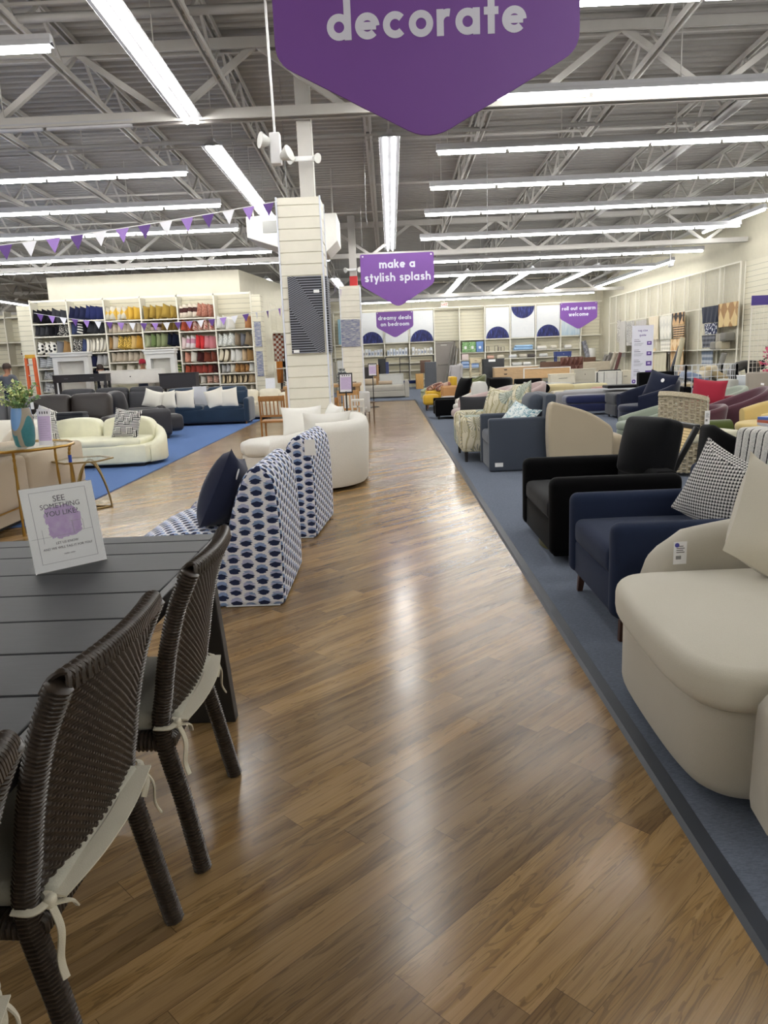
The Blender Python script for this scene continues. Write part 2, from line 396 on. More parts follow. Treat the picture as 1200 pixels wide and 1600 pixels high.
# ================================================================ STRUCTURE
def floor_mat():
    s = NM('oak_vinyl_planks'); o = s.sep(s.coord())
    u = s.math('MULTIPLY', s.math('ADD', o[0], o[1]), .70711); v = s.math('MULTIPLY', s.math('SUBTRACT', o[1], o[0]), .70711)
    vr = s.math('DIVIDE', v, .102); row = s.math('FLOOR', vr); fv = s.math('FRACT', vr)
    ur = s.math('ADD', s.math('DIVIDE', u, .92), s.math('MULTIPLY', s.white(s.comb(row, 3.7, 0.)), 7.3)); col = s.math('FLOOR', ur); fu = s.math('FRACT', ur)
    r1 = s.white(s.comb(row, col, 1.)); r2 = s.white(s.comb(row, col, 5.))
    ou = s.math('ADD', u, s.math('MULTIPLY', r1, 61.)); ov = s.math('ADD', v, s.math('MULTIPLY', r2, 17.))
    fine = s.noise(s.comb(s.math('MULTIPLY', ou, 3.), s.math('MULTIPLY', ov, 190.), r1), 1., 4, .6, .4)
    broad = s.noise(s.comb(s.math('MULTIPLY', ou, 1.1), s.math('MULTIPLY', ov, 14.), r2), 1., 3, .55, .8)
    ring = s.noise(s.comb(s.math('MULTIPLY', ou, 2.2), s.math('MULTIPLY', ov, 20.), r1), 1., 2, .5, .8)
    cath = s.math('PINGPONG', s.math('MULTIPLY', ring, 9.), .5)
    cathm = s.math('MULTIPLY', s.math('LESS_THAN', cath, .13), s.math('GREATER_THAN', broad, .48))
    base = s.ramp(broad, [(.3, 'a98c65'), (.45, 'ba9d72'), (.57, 'a88b5f'), (.75, '866b49')])
    tone = s.ramp(r1, [(0, 'bdb7b0'), (.5, 'd4cdc3'), (1, 'f0e6d4')])
    c = s.mul(base, tone)
    c = s.mix(s.math('MULTIPLY', s.math('GREATER_THAN', fine, .55), .16), c, '3a2a1b')
    c = s.mix(s.math('MULTIPLY', cathm, .3), c, '2a2018')
    seam = s.math('MAXIMUM', s.math('LESS_THAN', fv, .014), s.math('LESS_THAN', fu, .0022))
    c = s.mix(s.math('MULTIPLY', seam, .6), c, '1d1610')
    big = s.noise(s.coord(), 1.3, 4, .6); rough = s.math('ADD', .12, s.math('MULTIPLY', big, .18))
    s.bump(s.math('SUBTRACT', s.math('ADD', s.math('MULTIPLY', fine, .02), s.math('MULTIPLY', s.noise(s.coord(), 3., 2), 2.4)), seam), .035, .004)
    return s.done(c, rough, spec=.5)
bm = BM(); box(bm, -26, 10.6, -12, 38, -.1, 0); struct('floor', bm, floor_mat(), 'glossy oak-look plank floor of the main aisle', smooth=False)
def carpet_mat(hexc, hexd, nm):
    s = NM(nm); co = s.coord(); n = s.noise(s.map(co, scale=(60, 200, 60)), 1., 3, .7); k = s.noise(co, 140, 2); b = s.noise(co, .8, 3)
    c = s.mix(s.math('MULTIPLY', n, 1.), hexd, hexc); c = s.mix(s.math('MULTIPLY', k, .3), c, hexd); c = s.mix(s.math('MULTIPLY', b, .25), c, hexd)
    s.bump(n, .4, .006); return s.done(c, .95, spec=.1)
CARPET_R = carpet_mat('959dac', '434b59', 'slate_carpet_tile'); CARPET_L = carpet_mat('7390c2', '50699a', 'blue_carpet_tile')
bm = BM(); box(bm, .9, 10.55, -11.9, 26.2, 0, .012); box(bm, -10, 10.55, 26.2, 37.9, 0, .012); struct('floor_carpet', bm, CARPET_R, 'slate blue carpet beside and beyond the wooden aisle', smooth=False)
bm = BM(); prism(bm, [(-20, 7.0), (-3.42, 7.0), (-3.42, 19.9), (-3.1, 23.6), (-20, 23.6)], 2, 0, .012); struct('floor_carpet', bm, CARPET_L, 'bright blue carpet under the sofas', smooth=False)
bm = BM(); prism(bm, [(.845, .0), (.905, .0), (.905, .016), (.86, .012)], 1, -11.9, 26.2); struct('trim_1', bm, M('2a303a', .5), 'dark edge strip between wood and carpet', smooth=False)
bm = BM(); prism(bm, [(-10, .0), (.9, .0), (.9, .016), (-10, .016)], 1, 26.15, 26.22); struct('trim_2', bm, M('3d4756', .5), smooth=False)
WALLM = M('d2ccb7', .8, name='cream_wall_paint')
def slat_mat():
    s = NM('slatwall_cream'); o = s.sep(s.coord()); f = s.math('FRACT', s.math('DIVIDE', o[2], .152))
    s.bump(s.math('GREATER_THAN', f, .07), .6, .01); return s.done(s.mix(s.math('LESS_THAN', f, .07), 'dcd6c0', '9c9783'), .6)
SLAT = slat_mat()
zc = lambda y: 5.75-.028*(y-11)
bm = BM(); prism(bm, [(-26, 0), (10.7, 0), (10.7, 5.1), (-26, 5.1)], 1, 38, 38.2); struct('wall_back', bm, WALLM, smooth=False)
bm = BM(); prism(bm, [(-12.2, 0), (38.2, 0), (38.2, 5.1), (-12.2, 6.5)], 0, 10.6, 10.8); struct('wall_right', bm, WALLM, smooth=False)
bm = BM(); prism(bm, [(-12.2, 0), (38.2, 0), (38.2, 5.1), (-12.2, 6.5)], 0, -26.2, -26); struct('wall_left', bm, WALLM, smooth=False)
bm = BM(); prism(bm, [(-26, 0), (10.7, 0), (10.7, 6.5), (-26, 6.5)], 1, -12.2, -12); struct('wall_front', bm, WALLM, smooth=False)
bm = BM(); box(bm, 10.57, 10.6, 8, 23, 0, 3.8); struct('wall_panel', bm, SLAT, smooth=False)
bm = BM(); prism(bm, [(-10.72, 24.62), (-4.62, 24.62), (-3.95, 30), (-10.72, 30)], 2, 0, 4.38); struct('wall_partition', bm, M('dcd7c5', .8), 'cream stockroom wall behind the pillow shelves', smooth=False)
# corrugated roof deck
bm = BM(); rows = []; y = -12.; P = .2
while y < 38.2:
    for (dy, dz) in ((0, 0), (.07, 0), (.1, .045), (.17, .045)):
        z = zc(y+dy)+dz; rows.append([bm.verts.new((-26, y+dy, z)), bm.verts.new((10.7, y+dy, z))])
    y += P
grid_faces(bm, rows); CEILM = M('a5a29d', .75, name='grey_deck_paint'); STEEL = M('bdbab5', .6, name='grey_steel_paint')
struct('ceiling', bm, CEILM, 'grey corrugated roof deck', smooth=False)
def truss(a, b, depth, step, cw, rw, phase=0):
    """open web joist between two top-chord ends"""
    a, b = Vector(a), Vector(b); L = (b-a).length; n = max(2, int(round(L/step))); bm = BM(); dn = Vector((0, 0, -depth))
    side = (b-a).normalized().cross(Vector((0, 0, 1)))*cw
    for s_ in (-1, 1):
        bar(bm, a+side*s_*.6, b+side*s_*.6, cw*.35, cw); bar(bm, a+dn+side*s_*.6, b+dn+side*s_*.6, cw*.35, cw)
    for i in range(n):
        p = a.lerp(b, i/n); q = a.lerp(b, (i+.5)/n); r = a.lerp(b, (i+1)/n)
        bar(bm, p, q+dn, rw); bar(bm, q+dn, r, rw)
    return bm
for i, x in enumerate([-23+1.9*k for k in range(18)]):
    struct('ceiling_beam', truss((x, -11.5, zc(-11.5)-.06), (x, 36.3, zc(36.3)-.06), .5, 1.25, .07, .035), STEEL, smooth=False)
for y in (-1.2, 10.95, 22.9, 34.5):
    struct('ceiling_beam', truss((-25.8, y, zc(y)-.16), (10.5, y, zc(y)-.16), .85, 2.4, .13, .075), STEEL, smooth=False)
bm = BM()
for y in (3, 6.4, 8.9, 14, 17, 19.6, 26, 29, 32): bar(bm, (-25.8, y, zc(y)-.5), (10.5, y, zc(y)-.5), .03)
struct('ceiling_beam', bm, STEEL, smooth=False)
WHITEM = M('e9e9ea', .45); PIPE = M('a9a7a4', .5)
for (a, b, r, lb) in (((-25, 9.2, 5.3), (10.4, 9.2, 5.3), .05, 'grey sprinkler pipe crossing the roof above the big purple sign'), ((-25, 13.4, 5.1), (10.4, 13.4, 5.1), .035, 'thin grey pipe crossing the roof behind the first column'),
        ((5.6, 2, 5.35), (5.6, 36.5, 4.62), .09, 'thick grey pipe running back under the roof on the right side'), ((-25, 6.2, 5.45), (10.4, 6.2, 5.45), .09, 'thick pipe crossing the roof nearest the camera')):
    bm = BM(); tube(bm, [a, b], r, 10); tag(obj('ceiling_pipe', bm, PIPE), lb, 'pipe')
bm = BM(); tube(bm, [(-25, 36.9, 4.55), (10.4, 36.9, 4.62)], .24, 16); tag(obj('air_duct', bm, M('b5b3ae', .6)), 'long round grey duct along the top of the back wall', 'duct')
# ---------------------------------------------------------------- lights
s = NM('lit_tube'); s.put(s.b.inputs['Emission Color'], (1, .99, .955)); s.b.inputs['Emission Strength'].default_value = TUBE_STRENGTH; TUBEM = s.done('ffffff', .3)
REFL = M('434346', .5); HOUS = M('b9b9bd', .5); OFFM = M('c9c9cc', .4)
def light_row(a, b, label, twin=False, dead=0):
    """a run of 4 ft strip fixtures hung from the roof"""
    a, b = Vector(a), Vector(b); d = (b-a); L = d.length; d.normalize(); s_ = Vector((0, 0, 1)).cross(d).normalized(); n = max(1, int(round(L/1.225)))
    t = thing('ceiling_light', label, 'ceiling light', tuple(a), 0, 'fluorescent strip lights')
    wd = .16 if twin else .058; up = Vector((0, 0, 1))
    sec = [(-wd, .0), (-.04, .06), (-.04, .105), (.04, .105), (.04, .06), (wd, .0), (wd, .006), (0.0, .036), (-wd, .006)]
    def strip_(sec, nm, mt):
        bm = BM(); r0 = [bm.verts.new(s_*o+up*z) for (o, z) in sec]; r1 = [bm.verts.new(s_*o+up*z+d*L) for (o, z) in sec]; grid_faces(bm, [r0, r1], True); bm.faces.new(r0); bm.faces.new(r1); obj(nm, bm, mt, t, smooth=False)
    strip_(sec, 'housing', HOUS)
    if twin: strip_([(-wd*.96, .004), (wd*.96, .004), (wd*.96, .0005), (0, .022), (-wd*.96, .0005)], 'reflector', REFL)
    dr = .02 if twin else .036
    for k in range(max(2, n//2+1)):
        bm = BM(); q = d*(L*(k+.1)/(n//2+1)); pz = a+q; top = zc(pz.y)-pz.z; bar(bm, q+up*.1, q+up*top, .012); obj('hanger', bm, STEEL, t, smooth=False)
    for k in range(n):
        for o in ((-.07, .07) if twin else (0,)):
            bm = BM(); p = d*(L*k/n+.03)+s_*o-up*dr; q = d*(L*(k+1)/n-.03)+s_*o-up*dr
            tube(bm, [p, q], .024, 6); obj('tube', bm, OFFM if k >= n-dead else TUBEM, t)
    return t
words = ['nearest', 'second nearest', 'third nearest', 'fourth nearest', 'fifth nearest', 'sixth nearest', 'seventh nearest', 'eighth nearest', 'farthest']
RR = [(5.3, 4.7, 1.7, 10.3), (7.93, 4.7, 1.9, 10.3), (10.5, 4.7, 1.5, 10.1), (13.05, 4.7, .9, 10.1), (15.65, 4.7, .93, 10.1), (18.3, 4.68, .95, 10.1), (21.1, 4.56, .96, 9.5), (23.7, 4.27, 1.0, 9.6), (26.2, 4.11, 1.0, 9.0)]
for i, (y, z, x0, x1) in enumerate(RR): light_row((x0, y, z), (x1, y, z), f'{words[i]} of the strip lights crossing the right half of the ceiling')
LL = [(5.85, 4.7, -3.3, -13), (8.4, 4.7, -3.3, -13), (10.9, 4.7, -3.3, -13), (13.65, 4.7, -3.3, -13), (16.35, 4.7, -3.32, -14), (19.1, 4.68, -3.5, -16), (21.75, 4.5, -3.1, -17), (23.3, 4.42, -1.6, -20)]
for i, (y, z, x0, x1) in enumerate(LL):
    light_row((x1, y, z), (x0, y, z), f'{words[i]} of the strip lights crossing the left half of the ceiling', dead=2 if i == 2 else 0)
light_row((.1, 4.7, 4.7), (.13, 10.9, 4.7), 'twin tube light above the aisle hidden behind the big purple sign', True)
light_row((.14, 12.1, 4.7), (.18, 24.0, 4.7), 'long twin tube light running away above the middle of the aisle', True)
light_row((-2.35, 4.9, 4.7), (-2.53, 11.0, 4.7), 'nearer twin tube light running away on the upper left', True)
light_row((-2.55, 12.15, 4.7), (-2.61, 18.9, 4.7), 'farther twin tube light running away toward the slatted column', True)
for (x, z, lb) in ((2.82, 4.25, 'short light angled away above the exit sign'), (5.05, 4.25, 'angled far light second from the exit sign'), (7.3, 4.25, 'angled far light third from the exit sign')):
    light_row((x, 26.8, z), (x, 36.0, z), lb, True)
light_row((9.55, 26.0, 4.25), (9.5, 35.6, 4.25), 'long light running back along the right wall above the rug racks')
light_row((9.4, 19.6, 4.7), (9.3, 23.1, 4.7), 'short light near the right wall at the photo edge')
light_row((-4.6, 30, 4.64), (-4.7, 34.5, 4.6), 'short far light left of the near slatted column', True)
light_row((-1.75, 26.6, 4.2), (-1.7, 31, 4.2), 'short far light beside the far slatted column', True)
light_row((-15.5, 27, 4.35), (-15.6, 35, 4.35), 'far left light running back past the stockroom wall'); light_row((-19, 29, 4.35), (-19.1, 36, 4.35), 'leftmost far light under the roof')
light_row((-1.9, 36.6, 4.06), (9.8, 36.6, 4.12), 'strip light along the top of the back wall shelves')
OV = {2.6: 'just before', 0.: 'above', -2.6: 'just behind', -5.2: 'five metres behind', -7.8: 'well behind', -10.4: 'farthest behind'}
for y in (2.6, 0., -2.6, -5.2, -7.8, -10.4):  # rows out of view, continuing the ceiling grid, added to light the foreground
    light_row((1.7, y, 4.7), (10.2, y, 4.7), f'strip light overhead {OV[y]} the camera, right half'); light_row((-13, y, 4.7), (-3.3, y, 4.7), f'strip light overhead {OV[y]} the camera, left half')
# ---------------------------------------------------------------- slatted columns
def slat_column(x0, x1, y0, y1, h, label, ztop):
    t = thing('column', label, 'column', ((x0+x1)/2, (y0+y1)/2, 0)); t['kind'] = 'structure'; w, d = (x1-x0)/2, (y1-y0)/2; bm = BM()
    box(bm, -w+.014, w-.014, -d+.014, d-.014, .0, h-.01)
    z = .0
    while z < h-.02:
        box(bm, -w, w, -d, d, z, min(h, z+.144)); z += .155
    obj('slatwall_cladding', bm, M('e6e2d4', .55), t, bevel=.003, seg=1, smooth=False)
    bm = BM()
    for sx in (-1, 1):
        for sy in (-1, 1): box(bm, sx*w-.012, sx*w+.012, sy*d-.012, sy*d+.012, 0, h+.01)
    obj('corner_trim', bm, M('dfe3ee', .25), t, bevel=.003, seg=1, smooth=False)
    bm = BM(); box(bm, .02, .22, -.1, .1, h-.02, ztop); obj('steel_post', bm, STEEL, t, smooth=False)
    return t
c1 = slat_column(-1.46, -.86, 10.9, 11.5, 3.66, 'near white slatted column beside the aisle', 5.7)
c2 = slat_column(-1.32, -.74, 22, 22.6, 3.5, 'far white slatted column beside the aisle', 5.4)
bm = BM(); box(bm, .01, .23, -.11, .11, 3.5, 3.78); obj('warning_band', bm, M('c0262b', .5), c2, smooth=False)
def stripe_art():
    s = NM('striped_canvas'); o = s.sep(s.coord()); d = s.math('ADD', s.math('MULTIPLY', o[0], 1.75), s.math('MULTIPLY', o[2], 1.)); 
    ab = s.math('LESS_THAN', s.math('ABSOLUTE', d), .3)
    st1 = s.math('FRACT', s.math('MULTIPLY', o[2], 29.)); st2 = s.math('FRACT', s.math('MULTIPLY', s.math('ADD', s.math('MULTIPLY', o[0], .5), o[2]), 40.))
    f = s.math('ADD', s.math('MULTIPLY', ab, s.math('GREATER_THAN', st2, .62)), s.math('MULTIPLY', s.math('SUBTRACT', 1., ab), s.math('GREATER_THAN', st1, .7)))
    return s.done(s.mix(f, '1e2029', '8d909c'), .6)
SA = stripe_art()
t = thing('wall_art', 'black canvas with fine white stripes on the front of the near column', 'wall art', (-1.13, 10.885, 2.1))
bm = BM(); box(bm, -.235, .235, -.02, .01, -.53, .52); obj('canvas', bm, SA, t, smooth=False)
for (x, z) in ((.16, .31), (-.17, -.5)):
    bm = BM(); box(bm, x-.04, x+.04, -.023, -.02, z-.02, z+.02); obj('price_tag', bm, M('f2f2f2'), t, smooth=False)
t = thing('wall_art', 'matching striped black canvas on the aisle side of the near column', 'wall art', (-.845, 11.2, 2.1), PI/2)
bm = BM(); box(bm, -.23, .23, -.02, .01, -.53, .52); obj('canvas', bm, SA, t, smooth=False)
s = NM('abstract_canvas'); o = s.sep(s.coord()); n = s.noise(s.map(s.coord(), scale=(3, 3, 26)), 2.2, 5, .7); ART2 = s.done(s.ramp(n, [(.35, 'c9c6c4'), (.5, '8f93a0'), (.62, '4d5488'), (.75, 'b9bcc0')]), .7)
bm = BM(); box(bm, -.27, .27, -.015, .01, -.38, .38); tag(obj('wall_art', bm, ART2, loc=(-1.05, 21.985, 2.2), smooth=False), 'blue and grey abstract canvas on the far column', 'wall art')
# floodlights
def spot(t, c, ax, s_=1.):
    bm = BM(); lathe(bm, [(0, .0), (.03, 0), (.045, .03), (.075, .09), (.075, .1), (0, .1)], n=14)
    bmesh.ops.transform(bm, matrix=Matrix.Translation(c) @ Vector((0, 0, 1)).rotation_difference(Vector(ax)).to_matrix().to_4x4() @ Matrix.Scale(s_, 4), verts=bm.verts); obj('lamp_head', bm, M('dcdcd8', .4), t)
t = thing('emergency_light', 'white twin headed emergency light hanging on a long thin rod', 'emergency light', (-1.0, 7.7, 3.45))
bm = BM(); tube(bm, [(0, 0, .1), (-.02, 0, 2.2)], .012, 6); obj('rod', bm, WHITEM, t)
bm = BM(); box(bm, -.05, .05, -.05, .05, -.14, .14); obj('body', bm, WHITEM, t, bevel=.01); spot(t, (-.05, -.02, .06), (-.9, -.5, .1)); spot(t, (.05, -.02, -.08), (.9, -.4, .3))
for (c, sc_, lb) in (((-1.04, 10.9, 4.15), .85, 'pair of floodlights clamped to the post above the near column'), ((-.92, 22.1, 3.95), 1.0, 'pair of floodlights on the post above the far column')):
    t = thing('emergency_light', lb, 'emergency light', c); bm = BM(); box(bm, -.13, .13, .0, .03, -.03, .03); obj('bracket', bm, WHITEM, t, smooth=False)
    spot(t, (-.13, 0, 0), (-.7, -.6, -.2), sc_); spot(t, (.13, 0, 0), (.7, -.6, -.2), sc_)
# hanging air unit
t = thing('air_conditioner_unit', 'white box air unit hanging from the roof behind the near column', 'air unit', (-2.0, 17.6, 3.7))
bm = BM(); prism(bm, [(-.95, .42), (-.95, .85), (1.0, .85), (1.0, .28), (.75, .06), (.1, .06)], 1, -.6, .6); obj('casing', bm, M('e4e3dd', .6), t, bevel=.015); bm = BM(); box(bm, -.6, .6, -.61, -.58, .5, .75); obj('grille', bm, M('8f8f8c'), t, smooth=False)
bm = BM()
for sx in (-.9, .87):
    bm = BM(); box(bm, sx, sx+.03, -.02, .02, .85, 1.88); obj('hanger', bm, STEEL, t, smooth=False)
# exit sign
t = thing('exit_sign', 'white exit sign with red letters above the back wall shelves', 'sign', (2.82, 37.75, 3.9)); bm = BM(); box(bm, -.17, .17, -.03, .03, -.11, .11); box(bm, -.02, .02, -.01, .01, .1, 1.12); obj('case', bm, M('f3efe6', .4), t, smooth=False); text('EXIT', .27, M('d8452f'), t, (0, -.034, 0), bold=.01)
# ---------------------------------------------------------------- purple hanging signs
PURP = M('76479a', .45, var=.02, name='purple_board'); LETTER = M('dcdcea', .5, var=.01); WIRE = M('8d8d8d', .4)
def round_poly(pts, rad, n=6):
    out = []; N = len(pts)
    for i, p in enumerate(pts):
        p = Vector(p); r = rad[i]
        if r <= 0: out.append(tuple(p)); continue
        a = (Vector(pts[i-1])-p).normalized(); b = (Vector(pts[(i+1) % N])-p).normalized(); p0 = p+a*r; p1 = p+b*r
        for k in range(n+1):
            t_ = k/n; out.append(tuple(p0*(1-t_)**2+p*2*t_*(1-t_)+p1*t_*t_))
    return out
def hang_sign(label, x, y, ztop, zside, ztip, lines, w=1.58):
    t = thing('hanging_sign', label, 'sign', (x, y, ztip)); h = ztop-ztip; q = zside-ztip; bm = BM()
    prism(bm, round_poly([(-w/2, h), (-w/2, q), (0, 0), (w/2, q), (w/2, h)], [.04, .09, .13, .09, .04]), 1, -.006, .006); obj('board', bm, PURP, t, bevel=.002, seg=1)
    for (s_, wd, z) in lines: letters(s_, wd, LETTER, t, (0, -.006, z-ztip))
    bm = BM()
    for sx in (-1, 1): tube(bm, [(sx*(w/2-.06), 0, h-.03), (sx*(w/2-.06), 0, zc(y)-ztip+.02)], .003, 5)
    obj('hanging_wire', bm, WIRE, t)
    for sx in (-1, 1):
        bm = BM(); tube(bm, [(sx*(w/2-.06), -.009, h-.045), (sx*(w/2-.06), .009, h-.045)], .018, 10); obj('grommet', bm, M('d7d7d7', .3, 1.), t)
hang_sign('largest purple sign hanging overhead with the word decorate', .262, 4.3, 3.68, 2.98, 2.57, [('decorate', 1.03, 3.135)])
hang_sign('purple hanging sign above the aisle reading make a stylish splash', .265, 17., 3.67, 3.02, 2.54, [('make a', .78, 3.43), ('stylish splash', 1.44, 3.155)], 1.6)
hang_sign('purple hanging sign over the back of the aisle reading dreamy deals on bedroom', .33, 33., 3.4, 2.76, 2.3, [('dreamy deals', 1.42, 3.12), ('on bedroom', 1.22, 2.86)])
hang_sign('purple hanging sign at the back right reading roll out a warm welcome', 8.17, 33., 3.46, 2.8, 2.34, [('roll out a warm', 1.42, 3.2), ('welcome', .84, 2.95)])
# loose wires with hooks
for (x, y, z, lb) in ((.97, 5.6, 3.35, 'bare hanging wire with a hook right of the big sign tip'), (1.27, 5.6, 3.37, 'second bare hanging wire with a hook further right of the big sign')):
    t = thing('hanging_hook', lb, 'hook', (x, y, z)); bm = BM(); tube(bm, [(0, 0, .1), (0, 0, zc(y)-z)], .003, 5); obj('wire', bm, WIRE, t)
    bm = BM(); tube(bm, [(.0, 0, .1), (.012, 0, .06), (.0, 0, .03), (-.012, 0, .06)], .004, 6, closed=True); obj('hook', bm, WHITEM, t)
for i, (x, y, z, lb) in enumerate(((-1.5, 12.5, 3.9, 'thin cable hanging from the roof left of the near column'), (1.9, 14.5, 3.6, 'thin cord hanging between the strip lights right of the aisle'), (-.3, 14, 3.9, 'thin cord hanging behind the near column'), (-4.6, 9.3, 4.0, 'thin cable hanging near the upper left lights'))):
    bm = BM(); tube(bm, [(x, y, zc(y)+.02), (x+.01, y, (z+zc(y))/2), (x, y, z), (x+.02, y, z-.1)], .006, 5); tag(obj('hanging_cable', bm, WIRE), lb, 'cable')
# ---------------------------------------------------------------- bunting
DKP, LIL, WHT = M('5b3a83', .6), M('9a78c4', .6), M('e8e8f0', .6)
def bunting(label, a, b, sag, n, size, start=0):
    a, b = Vector(a), Vector(b); t = thing('pennant_bunting', label, 'bunting', tuple(a)); f = lambda u: (b-a)*u-Vector((0, 0, sag*4*u*(1-u)))
    bm = BM(); tube(bm, [f(k/24) for k in range(25)], .006, 5); obj('string', bm, WHITEM, t)
    d = (b-a).normalized(); nrm = Vector((0, 0, 1)).cross(d).normalized()
    for k in range(n):
        u = (k+.5)/n; p = f(u); q = f(u+.4*size/(b-a).length)-f(u); q.normalize(); bm = BM(); vs = []
        for o in (-.002, .002): vs.append([bm.verts.new(p+q*(sx*size/2)+Vector((0, 0, z*size))+nrm*(o+.012*(z < 0))) for (sx, z) in ((-1, 0), (1, 0), (0, -1.05))])
        bm.faces.new(vs[0]); bm.faces.new(list(reversed(vs[1])))
        for i in range(3): bm.faces.new((vs[0][i], vs[1][i], vs[1][(i+1) % 3], vs[0][(i+1) % 3]))
        obj('pennant', bm, (DKP, LIL, WHT)[(k+start) % 3], t, smooth=False)
bunting('purple and white pennant string rising from the left edge to the near column', (-1.42, 10.8, 3.6), (-5.2, 9.2, 2.88), .04, 15, .17)
bunting('pennant string sagging across the front of the pillow shelves', (-10.95, 23.975, 3.27), (-4.2, 23.975, 3.0), .3, 19, .22)
bunting('short pennant string between the pillow shelves and the near column', (-4.2, 23.975, 3.0), (-1.75, 19, 2.98), .06, 5, .2, 2)
bunting('short pennant string beyond the near column', (-1.3, 11.5, 3.5), (-1.2, 22.0, 3.4), .25, 5, .18)
# ================================================================ FOREGROUND LEFT: outdoor table, wicker chairs, sign
CHAR = NM('charcoal_slats'); _c = CHAR.coord(); _n = CHAR.noise(CHAR.map(_c, scale=(2, 30, 30)), 6, 3); CHAR.bump(_n, .05, .002)
CHARM = CHAR.done(CHAR.mix(_n, '2b2c2f', '37383c'), .55, spec=.3); CHARD = M('1f1d1c', .5)
t = thing('dining_table', 'charcoal slatted outdoor dining table in the left foreground', 'table', (-1.25, 1.7, 0))
edges = [-1.42+.2475*k for k in range(11)]; edges = [e for e in edges if e < 1.2]+[1.24, 1.36]
for k in range(len(edges)-1):
    bm = BM(); box(bm, -.49, .5, edges[k]+.003, edges[k+1]-.003, .725, .76); obj('tabletop_slat', bm, CHARM, t, bevel=.004, seg=2)
bm = BM(); box(bm, .503, .53, -1.42, 1.36, .7, .76); box(bm, -.52, -.493, -1.42, 1.36, .7, .76); box(bm, -.49, .5, 1.345, 1.36, .7, .722); box(bm, -.45, .45, -1.36, 1.3, .7, .722); obj('frame', bm, CHARD, t, bevel=.003)
for (sx, sy) in ((1, 1), (-1, 1), (1, -1), (-1, -1)):
    bm = BM(); prism(bm, [(sx*.36, 0), (sx*.56, 0), (sx*.51, .7), (sx*.45, .7)], 1, sy*1.2-.04, sy*1.2+.02); obj('leg', bm, CHARD, t, bevel=.004)
WK = NM('brown_wicker'); WKM = WK.done(WK.mix(WK.noise(WK.coord(), 55, 2), '1c1713', '453a31'), .33)
WKC = M('1c1613', .6); CUSH = F('b3b0a2', var=.05); TIE = F('d8d1bd', weave=400, var=.05)
def wrapped(bm, pts, r, pitch=.0095):
    pts = [Vector(p) for p in pts]; L = [0]
    for a, b in zip(pts, pts[1:]): L.append(L[-1]+(b-a).length)
    out = []; rr = []; d = 0; i = 0
    while d < L[-1]:
        while d > L[i+1]: i += 1
        out.append(pts[i].lerp(pts[i+1], (d-L[i])/(L[i+1]-L[i]))); ph = (d/pitch) % 1; rr.append(r*(1.07 if .2 < ph < .8 else .9)); d += pitch/3
    tube(bm, out, rr, 8, phase=PI/8)
def bez(pts, n=14):
    """smooth curve through points"""
    P = [Vector(p) for p in pts]; out = []
    for i in range(len(P)-1):
        p0, p1, p2, p3 = P[max(0, i-1)], P[i], P[i+1], P[min(len(P)-1, i+2)]
        for k in range(n):
            t_ = k/n; out.append(.5*((2*p1)+(p2-p0)*t_+(2*p0-5*p1+4*p2-p3)*t_*t_+(3*p1-p0-3*p2+p3)*t_**3))
    out.append(P[-1]); return out
def strap(bm, pts, w, th=.0035):
    pts = bez(pts, 8); tube(bm, pts, [w/2]*len(pts), 6, flat=th*2/w)
